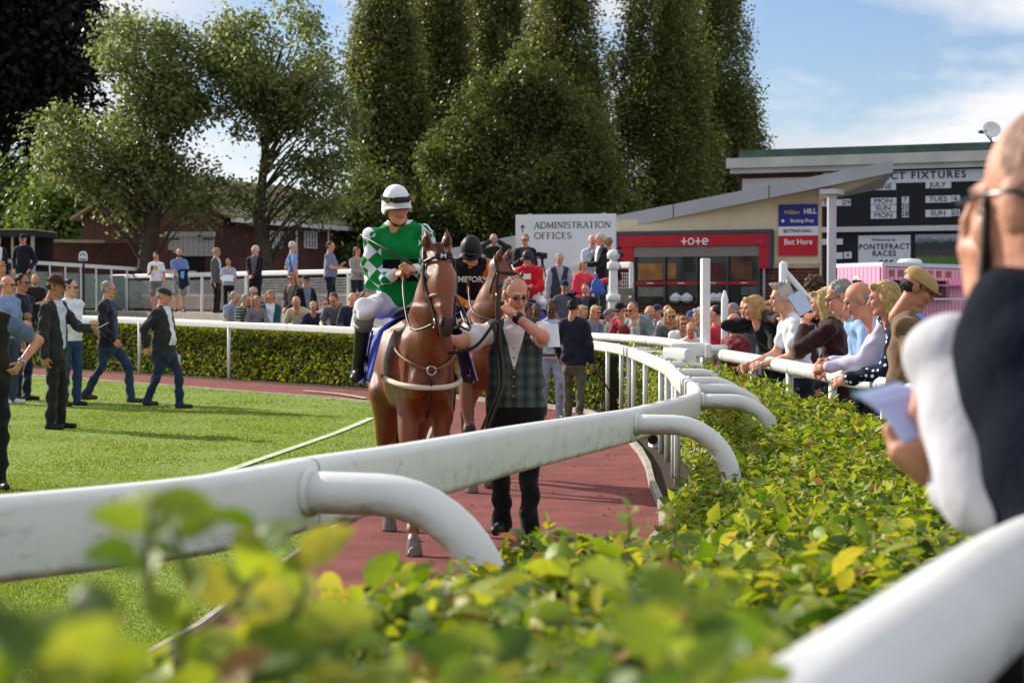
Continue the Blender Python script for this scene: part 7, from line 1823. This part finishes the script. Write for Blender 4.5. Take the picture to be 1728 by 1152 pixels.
steps('man in black jacket and dark cap on the steps', 516, 464, 2.4, .40, yaw=30, top='jacket', tc=(24, 24, 28), inner=(110, 122, 140), hat='ball', hatc=(40, 34, 34), hc='grey', arms=('down', 'down'))
# --- standing on the terrace, left to right
def terr(label, x, ytop, o=5.2, **k):
    k.setdefault('lod', 1); return person(label, x, terr_d(x, o), TZ, ytop=ytop, **k)
person('man in navy jacket and dark cap standing above the left crowd', 40, 52.0, 1.35, ytop=395, yaw=-10, top='jacket', tc=(26, 30, 46), hat='ball', hatc=(20, 24, 38), lc=(140, 120, 96), arms=('pocket', 'pocket'), lod=1)
person('man in dark suit cut by the left edge beside the kiosk', -4, 50.0, 1.35, ytop=398, yaw=40, top='jacket', tc=(28, 28, 34), inner=(220, 220, 226), arms=('front', 'down'), hc='dark', lod=1)
person('woman with reddish hair low at the left edge', 2, 46.0, .35, ytop=444, yaw=60, top='jumper', tc=(176, 120, 110), hair='long', hc='ginger', female=True, arms=('front', 'down'), lod=1)
o = terr('man in white T-shirt and grey shorts looking at his phone', 264, 425, yaw=-6, hp=30, arms=('phone', 'down'), top='tee', tc=(230, 228, 236), legs='shorts', lc=(118, 112, 108), hair='short', hc='dark')
mb = MB(); k_ = PINFO[o['label']]['k']; mb.box((.01, -.128 * k_, 1.30 * k_), (.13, .012, .11), bev=.002); mb.build('shirt_print', mat('yellow_print', (196, 168, 70), .8, var=.4, scale=30), o)
q = PINFO[o['label']]; slab('black phone in the hand of the white T-shirt man', 'phone', q['hands'][0] + Vector((0, -.03, .04)), (.075, .15, .012), (1.0, 0, .1), M_BLK, 'phone')
o = terr('bearded man in blue shirt and printed shorts with a jacket over his arm', 303, 419, yaw=14, arms=('clasp', 'front'), top='tee', tc=(104, 132, 184), legs='shorts', lm=m_floral(), hair='crop', hc='dark', beard=True)
q = PINFO[o['label']]['hands'][1]
V_, F_, l_, _ = grow([cone((-.10, 0, .0), (.12, 0, .02), .06, .05, 'a', .03), cone((-.06, .0, -.02), (-.02, 0, -.42), .08, .10, 'a', .04, ((0, 1, 0), .5)), cone((.06, .0, -.02), (.10, 0, -.36), .07, .08, 'a', .04, ((0, 1, 0), .5))], .022)
jk_ = mesh_np('draped_jacket', V_, F_, clothmat((28, 34, 60)), None, True); jk_.location = q + Vector((0, -.04, .02)); tag(jk_, 'navy jacket hanging over the arm of the blue shirt man', 'jacket')
mb = MB(); mb.poly([(-.05, -.075, -.02), (.06, -.075, .0), (.04, -.085, -.22), (-.05, -.085, -.18)], .01, (0, -1, 0)); mb.build('light_blue_lining', clothmat((96, 176, 220)), jk_)
terr('man in sun hat and grey jacket facing right', 365, 418, yaw=80, o=5.0, top='jacket', tc=(84, 84, 86), inner=(196, 208, 222), hat='bucket', lc=(26, 26, 30), arms=('down', 'down'), hc='grey')
o = steps('man in navy and white striped shirt reading a paper', 386, 436, 4.6, TZ, yaw=4, hp=28, arms=('read', 'read'), top='tee', tm=m_vstripes(), lc=(22, 22, 26), hc='brown')
q = PINFO[o['label']]['hands']; slab('folded newspaper read by the striped shirt man', 'newspaper', (q[0] + q[1]) / 2 + Vector((0, -.03, .02)), (.30, .20, .01), (.9, 0, 0), M_SIGNW, 'newspaper', bend=.02)
terr('white-haired man in black suit with clasped hands', 431, 414, yaw=-14, hy=-34, arms=('clasp', 'clasp'), top='jacket', tc=(24, 24, 28), inner=(96, 92, 104), lc=(22, 22, 26), hc='white')
terr('white-haired man in blue waistcoat and polo facing right', 494, 407, yaw=112, arms=('down', 'pocket'), top='tee', tc=(72, 104, 158), sm=clothmat((130, 160, 206)), lc=(52, 60, 84), hc='white')
terr('heavy man in grey polo holding a phone to his chest', 557, 407, yaw=74, b=1.2, arms=('front', 'phone'), top='tee', tc=(110, 122, 146), lc=(26, 30, 44), hc='brown')
o = terr('woman in beige cardigan with a shoulder bag', 602, 416, yaw=40, arms=('front', 'clasp'), top='jumper', tc=(150, 142, 136), lc=(30, 34, 48), hair='bob', hc='brown', female=True)
terr('person in pale shirt half hidden behind the horse ear', 757, 411, yaw=150, top='tee', tc=(190, 186, 178), hair='short', hc='fair')
terr('man in bright pink T-shirt with folded arms', 786, 405, yaw=-62, hp=16, arms=('cross', 'cross'), top='tee', tc=(222, 96, 176), lc=(60, 62, 80), hair='short', hc='stub')
o = terr('man in dark gilet raising a small camera to his eyes', 833, 394, yaw=4, arms=('camera', 'camera'), poles=[(-1, -.1, -.6), (1, -.1, -.6)], top='gilet', tc=(38, 42, 42), inner=(40, 42, 40), hair='bald', b=1.1)
q = PINFO[o['label']]['hands']; slab('small pale camera held up by the dark gilet man', 'camera', (q[0] + q[1]) / 2 + Vector((0, -.05, .0)), (.13, .03, .075), (0, 0, 0), mat('pale_camera', (132, 128, 152), .4), 'compact_camera')
terr('man in black jacket and sunglasses holding a phone under the sign', 886, 395, yaw=-4, arms=('phone', 'front'), top='jacket', tc=(24, 26, 30), inner=(74, 58, 74), lc=(30, 30, 36), hc='brown', glasses='sun')
steps('grey-haired man in dark gilet standing below the white sign', 944, 427, 4.9, .80, yaw=6, arms=('down', 'down'), top='gilet', tc=(54, 56, 60), inner=(150, 160, 178), hc='grey', skin='pink')
steps('elderly man in light jacket with blue shirt showing a paper', 999, 397, 5.4, TZ, yaw=20, hy=-10, arms=('read', 'front'), top='jacket', tc=(178, 190, 206), inner=(120, 156, 206), hc='white')
o = steps('elderly man in black blazer with yellow rosette', 1014, 393, 5.0, TZ, yaw=-72, arms=('front', 'front'), top='jacket', tc=(26, 26, 30), inner=(220, 222, 228), hc='white')
mb = MB(); mb.lathe([(.035, 0), (.03, .01), (.01, .015)], (-.10, -.14, 1.32), 10, rot=Matrix.Rotation(math.pi / 2, 3, 'X')); mb.build('rosette', mat('yellow_flower', (226, 166, 40), .7), o)
steps('woman with curly fair hair behind the black blazer man', 1026, 402, 5.9, TZ, yaw=170, top='jumper', tc=(40, 44, 50), hair='curly', hc='fair', female=True)
o = steps('woman in bright coral top reaching to the pillar with a blue bag', 984, 438, 4.0, .80, yaw=24, hp=18, arms=('down', (.56, -.10, 1.34)), top='jumper', tc=(234, 62, 84), lc=(40, 42, 52), hair='bob', hc='fair', female=True)
V_, F_, l_, _ = grow([ell3((0, 0, -.02), (.12, .06, .13), 'a', .03), cone((-.09, 0, -.12), (.10, 0, -.14), .05, .055, 'a', .04), cone((-.05, 0, .08), (.0, .02, .16), .02, .015, 'a', .02)], .022); bg = mesh_np('shoulder_bag', V_, F_, mat('blue_bag', (60, 96, 176), .6, var=.2), None, True); bg.location = P(1008, 480, terr_d(1000, 3.8)); tag(bg, 'blue shoulder bag hanging beside the woman in coral', 'bag')
steps('man in navy cap and grey T-shirt on the steps', 953, 473, 2.3, .40, yaw=4, hp=18, arms=('down', 'clasp'), top='tee', tc=(84, 88, 104), hat='ball', hatc=(24, 30, 54))
steps('dark-haired man in black jacket on the lower steps', 989, 477, 2.2, .40, yaw=-16, hp=16, arms=('clasp', 'clasp'), top='jacket', tc=(22, 24, 32), inner=(60, 66, 84), hc='dark')

# --- spectators along the near rail, centre
SD = [(p.x, p.y) for p in S_C]
def s_at(x, o=.35):
    """point o metres behind the spectator rail, seen at pixel column x"""
    best = None
    for i in range(1, len(SD) - 1):
        X0, Y0 = SD[i]
        if not (10 < Y0 < 30): continue
        dx, dy = SD[i + 1][0] - SD[i - 1][0], SD[i + 1][1] - SD[i - 1][1]; L = math.hypot(dx, dy); nx_, ny_ = -dy / L, dx / L
        X, Y = X0 + nx_ * o, Y0 + ny_ * o
        if nx_ < 0 and Y0 < 27: X, Y = X0 - nx_ * o, Y0 - ny_ * o
        e = abs(864 + FPX * X / Y - x)
        if best is None or e < best[0]: best = (e, X, Y)
    return best[1], best[2]
def spec(label, x, ytop, o=.35, **k):
    X, Y = s_at(x, max(.03, o - (.33 if k.get('lean', 18) > 10 else 0))); k.setdefault('lod', 2 if Y < 22 else 1); k.setdefault('arms', ('rail', 'rail')); k.setdefault('lean', 18); k.setdefault('yaw', -50)
    return person(label, x, Y, 0.0, X=X, ytop=ytop, **k)
def crowd(label, x, ytop, d, **k):
    k.setdefault('lod', 1); k.setdefault('yaw', -40); k.setdefault('arms', ('down', 'down')); return person(label, x, d, 0.0, ytop=ytop, **k)
crowd('blonde woman with long hair at the far corner of the rail', 984, 521, 30.8, yaw=50, top='jumper', tc=(206, 200, 196), hair='long', hc='blond', female=True, lean=14, lod=1)
crowd('woman with blonde bob in grey cardigan leaning on the corner rail', 1006, 522, 29.9, yaw=40, top='jumper', tc=(132, 142, 160), hair='bob', hc='blond', glasses='sun', female=True, lean=16, arms=('rail', 'rail'), lod=2)
crowd('man in dark cap and crimson top bent over the rail', 1046, 523, 28.9, yaw=-36, top='jumper', tc=(172, 50, 70), hat='ball', hatc=(26, 24, 28), glasses='sun', lean=30, arms=('rail', 'rail'), lod=2)
crowd('man in grey jacket and sunglasses resting chin on his hand', 1067, 521, 28.3, yaw=-40, top='jacket', tc=(120, 130, 134), inner=(190, 196, 200), hair='crop', hc='stub', glasses='sun', lean=26, arms=((-.05, -.30, 1.45), 'rail'), lod=2)
crowd('dark-haired man behind the chin-resting man', 1058, 512, 30.6, yaw=-80, top='jumper', tc=(50, 40, 48), hair='short', hc='dark')
crowd('bald man in green gilet looking down beside the rail', 1097, 525, 28.6, yaw=20, top='jacket', tc=(112, 128, 120), inner=(214, 220, 228), hair='fringe', hc='grey', hp=24, lean=20, lod=2)
crowd('man in dark cap behind the green gilet man', 1110, 514, 30.4, yaw=-50, top='jumper', tc=(80, 92, 112), hat='ball', hatc=(46, 54, 66))
crowd('bald head beyond the cap man', 1127, 514, 31.6, yaw=-30, top='jumper', tc=(100, 60, 60), hair='bald')
crowd('long-haired blonde woman in sunglasses with bare arms', 1131, 529, 27.2, yaw=6, top='tee', tc=(96, 100, 96), hair='long', hc='blond', glasses='sun', female=True, lean=18, arms=('rail', 'rail'), lod=2)
crowd('boy with short brown hair behind the blonde in sunglasses', 1146, 530, 28.6, yaw=-10, top='tee', tc=(150, 60, 70), hc='brown')
crowd('woman with red-blond hair and sunglasses in white top', 1153, 543, 26.0, yaw=0, top='jumper', tc=(222, 222, 222), hair='bob', hc='ginger', glasses='sun', female=True, lean=20, arms=('rail', 'rail'), lod=2)
crowd('small blond child looking over the rail', 1166, 551, 25.2, yaw=-10, top='jumper', tc=(226, 214, 206), hair='short', hc='blond', lean=12, lod=2)
crowd('woman with pale bob hair bending to the left', 1181, 531, 24.6, yaw=-86, top='jumper', tc=(206, 88, 96), hair='bob', hc='white', female=True, lean=24, lod=2)
crowd('man in red T-shirt with cropped hair behind the gate post', 1209, 514, 23.6, yaw=-110, top='tee', tc=(186, 42, 66), hair='crop', hc='dark', b=1.1, lod=2)
crowd('brown-haired person behind the red T-shirt man', 1228, 525, 26.5, yaw=-80, top='jumper', tc=(60, 62, 70), hc='brown')
# --- spectators along the near rail, right
o = spec('woman with blonde bob and black top shading her face', 1268, 511, .35, yaw=-66, hy=-16, top='jumper', tc=(24, 24, 28), hair='bob', hc='blond', female=True, lean=20, arms=((-.10, -.24, 1.46), 'rail'), poles=[(-.9, 0, -.7), None])
spec('grey-haired person left of the blonde woman in black', 1249, 517, .75, yaw=-60, top='jumper', tc=(34, 34, 38), hair='short', hc='grey', lean=10, arms=('down', 'down'))
spec('woman with dark curly hair behind the blonde in black', 1293, 517, 1.1, yaw=-100, top='jumper', tc=(40, 40, 48), hair='curly', hc='black', female=True, lean=6, arms=('down', 'down'))
spec('woman with spiky white hair in profile and white blouse', 1316, 489, .40, yaw=-84, top='tee', tc=(226, 226, 236), hair='spiky', hc='white', female=True, skin='pale', lean=14, arms=('rail', 'front'))
spec('woman in sunglasses shading her eyes beside the white-haired woman', 1330, 508, .62, yaw=-76, top='jumper', tc=(60, 44, 40), hair='short', hc='brown', glasses='sun', female=True, lean=14, arms=((-.1, -.26, 1.50), 'down'))
crowd('curly brown head of a tall man before the brick pier', 1374, 468, 24.0, yaw=170, top='jacket', tc=(36, 40, 60), hair='curly', hc='brown', lod=2)
crowd('man in navy cap in the second row behind the raised paper', 1342, 492, 21.5, yaw=150, top='jumper', tc=(40, 48, 70), hat='ball', hatc=(40, 54, 74), lod=1)
o = spec('woman with long blonde hair in dark brown coat holding up a paper', 1382, 497, .52, yaw=-112, top='jacket', tc=(52, 26, 20), hair='long', hc='blond', female=True, lean=12, arms=((-.16, -.28, 1.50), (.10, -.30, 1.42)))
q = PINFO[o['label']]['hands']; slab('printed race sheet held up against the sun', 'paper', P(1351, 511, o.location.y - .1), (.13, .19, .003), (math.radians(72), math.radians(-28), math.radians(10)), mat('pale_paper', (190, 206, 226), .7, var=.12, scale=60), 'paper_sheet')
spec('grey-haired man with sunglasses pushed up leaning beside the bald man', 1414, 492, .42, yaw=-92, top='shirt', tc=(150, 186, 226), hair='short', hc='grey', glasses='clear', lean=26, arms=('rail', 'rail'), hp=16, b=1.05)
o = spec('bald man in lilac shirt with clasped hands over the rail', 1446, 499, .40, yaw=-96, top='shirt', tc=(206, 200, 226), hair='fringe', hc='grey', lean=34, hp=16, arms=((-.07, -.62, 1.06), (.04, -.64, 1.04)), b=1.08, lod=3, curl=.95)
o = spec('blonde woman in navy polka dot blouse shading her eyes', 1492, 487, .40, yaw=-100, top='jumper', tm=m_polka(), hair='bob', hc='blond', female=True, lean=16, arms=((-.16, -.20, 1.52), (.16, -.46, 1.06)), poles=[(-1, .1, -.3), None])
person('man in tan flat cap and brown jacket with blue collar', 1532, 12.55, 0.0, ytop=456, yaw=66, hy=14, hp=26, top='jacket', tc=(116, 90, 66), collar=(120, 150, 220), inner=(120, 150, 220), skin='tan', hat='flat', hatc=(176, 146, 94), hc='dark', glasses='clear', lean=3, arms=('front', 'front'), lod=3, b=1.1)
for lb, x_, y_, d_, kw in (('fair-haired man in the second row above the blonde bob', 1262, 503, 22.0, dict(hc='fair', tc=(90, 92, 104))), ('bald man in maroon between the post and the blonde', 1240, 528, 20.2, dict(hair='fringe', tc=(120, 44, 52), lod=2)),
        ('woman with auburn hair behind the spiky white hair', 1302, 505, 20.4, dict(hair='bob', hc='ginger', female=True, tc=(60, 84, 100))), ('man in straw sun hat in the second row', 1400, 484, 20.0, dict(hat='bucket', hatc=(196, 178, 138), tc=(120, 128, 140))),
        ('grey-haired woman in teal behind the grey-haired man', 1424, 492, 18.2, dict(hair='bob', hc='grey', female=True, tc=(40, 96, 100), lod=2)), ('dark-haired man in charcoal near the pink trailer', 1470, 484, 18.6, dict(hc='dark', tc=(54, 54, 60), lod=2)),
        ('blond man in pale shirt before the pink trailer', 1356, 500, 22.5, dict(hc='blond', tc=(196, 200, 210))), ('woman with brown bob in red scarf near the trailer', 1458, 508, 16.6, dict(hair='bob', hc='brown', female=True, tc=(150, 40, 48), lod=2)),
        ('man in blue cap low behind the rail left of the post', 1168, 524, 29.0, dict(hat='ball', hatc=(60, 90, 150), tc=(150, 150, 156))), ('grey-haired woman in cream by the gate post', 1192, 527, 27.0, dict(hair='bob', hc='grey', female=True, tc=(210, 202, 186))),
        ('brown-haired woman in violet among the corner crowd', 1086, 527, 30.0, dict(hair='bob', hc='brown', female=True, tc=(104, 84, 130))), ('man in grey flat cap among the corner crowd', 1030, 520, 31.4, dict(hat='flat', hatc=(120, 120, 116), tc=(92, 100, 92))),
        ('white-haired woman in lemon at the corner crowd', 1116, 540, 27.6, dict(hair='short', hc='white', female=True, tc=(206, 196, 130)))):
    kw.setdefault('top', 'jumper'); crowd(lb, x_, y_, d_, yaw=-60 + (x_ * 37) % 50 - 25, **kw)
# dark racecards held over the rail
slab('dark racecard held over the rail by the woman in black', 'card', P(1283, 580, 18.4), (.06, .28, .012), (.5, .2, .95), M_BLK, 'racecard')

# --- man close by at the right edge, phone to his ear
FD = 2.38
def fg_man():
    pr = []; q = lambda x, y, d=FD: np.array(P(x + (26 if y < 560 else 12), y + 18, d))
    hc = q(1752, 330, 2.42)                                  # middle of the head
    # trunk leaning over the rail: shoulders, back and side
    sh_l = q(1628, 590, 2.42); sh_r = q(1990, 590, 2.62)
    pr += [cone(sh_l + np.array([.02, -.01, -.012]), q(1730, 560, 2.40), .050, .085, 'top', .05), cone(q(1730, 560, 2.40), sh_r, .085, .09, 'top', .06), cone(q(1800, 680, 2.33), q(1880, 900, 2.26), .105, .12, 'top', .06), cone(q(1880, 900, 2.26), q(1930, 1200, 2.34), .12, .14, 'top', .06), cone(q(1930, 700, 2.40), q(1990, 1200, 2.50), .17, .18, 'top', .08), cone(q(1720, 620, 2.37), q(1800, 760, 2.30), .085, .10, 'top', .06)]
    # left arm: white sleeve from shoulder to elbow on the rail, forearm turned back to the left
    el = q(1672, 818, 2.34); wr = q(1592, 792, 2.50)
    arm = [cone(sh_l + np.array([-.018, .01, -.005]), el, .060, .054, 'slv', .02), cone(sh_l * .6 + el * .4 + np.array([-.012, 0, 0]), el + np.array([-.008, 0, .01]), .058, .056, 'slv', .03), cone(el, el * .3 + wr * .7, .050, .040, 'slv', .03), cone(el * .35 + wr * .65, wr, .033, .028, 'skin', .02)]
    # right arm raised, hand with phone at the ear (beyond the head)
    nk = q(1800, 540, 2.46); pr += [cone(nk, hc + np.array([.02, .02, -.05]), .080, .066, 'skin', .03), cone(q(1760, 530, 2.40), q(1860, 520, 2.47), .06, .07, 'top', .04), cone(q(1765, 480, 2.42), q(1850, 478, 2.46), .062, .062, 'collar', .02)]
    el2 = q(1800, 640, 2.75); pr += [cone(el2, q(1650, 500, 2.62), .05, .034, 'slv', .02), cone(q(1960, 600, 2.7), el2, .065, .055, 'slv', .03)]
    V, F, lab, C = grow(pr, .0075)
    V = wrinkle(V, F, lab, {'slv', 'top'}, .0035, 1.3)
    Vs, Fs, Ls = [V], [F], [lab]
    v, f, l, _ = grow(arm, .0065); v = wrinkle(v, f, l, {'slv'}, .0028, 2.3); Vs.append(v); Fs.append(f + len(V)); Ls.append(l)
    # head seen from behind, face turned to the left and away
    HM = rotm('Z', -150) @ rotm('X', 8); hv, hf, hl, _ = grow(head_prims('crop'), .0042); hv = hv * 1.04 @ HM.T + hc
    o_ = sum(len(a) for a in Vs); Vs.append(hv); Fs.append(hf + o_); Ls.append(hl)
    def add(prims, h_):
        v, f, l, _ = grow(prims, h_); o_ = sum(len(a) for a in Vs); Vs.append(v); Fs.append(f + o_); Ls.append(l)
    w1 = q(1645, 505, 2.55); add(hand_prims(w1, q(1624, 385, 2.53) - w1, (.9, .35, 0), 1, .30), .0040)
    add(hand_prims(wr, q(1545, 735, 2.46) - wr, (.3, .8, .35), -1, .75), .0040)
    V = np.concatenate(Vs); F = np.concatenate(Fs); lab = np.concatenate(Ls)
    mm = {'top': mat('navy_gilet_cloth', (15, 20, 34), .9, var=.15, scale=9, bump=.2, bscale=40, spec=.1), 'slv': clothmat((204, 202, 210)), 'skin': skinmat((206, 146, 120)), 'lip': skinmat((170, 100, 84)), 'eye': mat('eye_dark', (38, 30, 28)), 'hair': hairmat((150, 114, 94)), 'collar': clothmat((120, 40, 46))}
    names = [n for n in mm if (lab == n).any()]; fm = np.zeros(len(F), np.int32)
    for i, n in enumerate(names): fm[lab == n] = i
    base = Vector((P(1880, 1150, 2.62).x, 2.62, bank(2.6)))
    # legs down to the bank, part of the same body
    o = mesh_np('person', V - np.array(base)[None], F, [mm[n] for n in names], None, True, fm); o.location = base; tag(o, 'cropped-haired man in navy gilet close by with phone at his ear', 'person')
    lg = []
    for s in (-.11, .11): lg += [cone((s, .02, P(1880, 1150, 2.62).z - base.z + .02), (s, .06, .5), .12, .075, 'legs', .04), cone((s, .06, .5), (s, .10, .09), .07, .06, 'legs', .03), cone((s, .14, .045), (s, -.10, .04), .045, .04, 'legs', .02)]
    v, f, l, _ = grow(lg, .02); mesh_np('trousers', v, f, clothmat((44, 48, 60)), o, True)
    g_ = mb_glasses('clear'); c = MB()
    for s in (-1, 1): c.tube([(s * .066, -.09, .018), (s * .084, -.03, .016), (s * .088, .03, .012), (s * .084, .06, -.01)], .0035, 6)
    gl = c.build('glasses_arms', mat('dark_lens', (16, 16, 18)), o, True); gl.matrix_basis = Matrix.Translation(Vector(hc) - base) @ Matrix([list(r) for r in HM]).to_4x4() @ Matrix.Scale(1.04, 4)
    p0, p1 = P(1664, 488, 2.46), P(1672, 336, 2.44)
    mb = MB(); mid = (p0 + p1) / 2; mb.box((0, 0, 0), (.068, .010, .135), bev=.004); ph = mb.build('phone', mat('black_kit', (24, 24, 26))); ph.location = mid; ph.rotation_euler = (.05, .05, 1.15); tag(ph, 'black phone held to the ear of the man in navy gilet', 'phone')
    a, b_ = P(1478, 662, 2.52), P(1556, 735, 2.46)
    d_ = (b_ - a); L = d_.length
    pc = slab('rolled blue-white racecard in the hand of the navy gilet man', 'racecard', (a + b_) / 2, (L * 1.1, .075, .006), (0, 0, 0), mat('racecard_paper', (150, 160, 200), .6, var=.12, scale=14), 'racecard', bend=.012)
    X_ = d_.normalized(); Z_ = Vector((.35, -.75, .55)); Z_ = (Z_ - X_ * Z_.dot(X_)).normalized(); Y_ = Z_.cross(X_); pc.matrix_basis = Matrix.Translation((a + b_) / 2) @ Matrix((X_, Y_, Z_)).transposed().to_4x4()
    tip = MB(); tip.box((-L * .48, 0, .006), (L * .16, .076, .003)); tip.build('teal_band', mat('teal_print', (60, 130, 136), .6), pc)
fg_man()
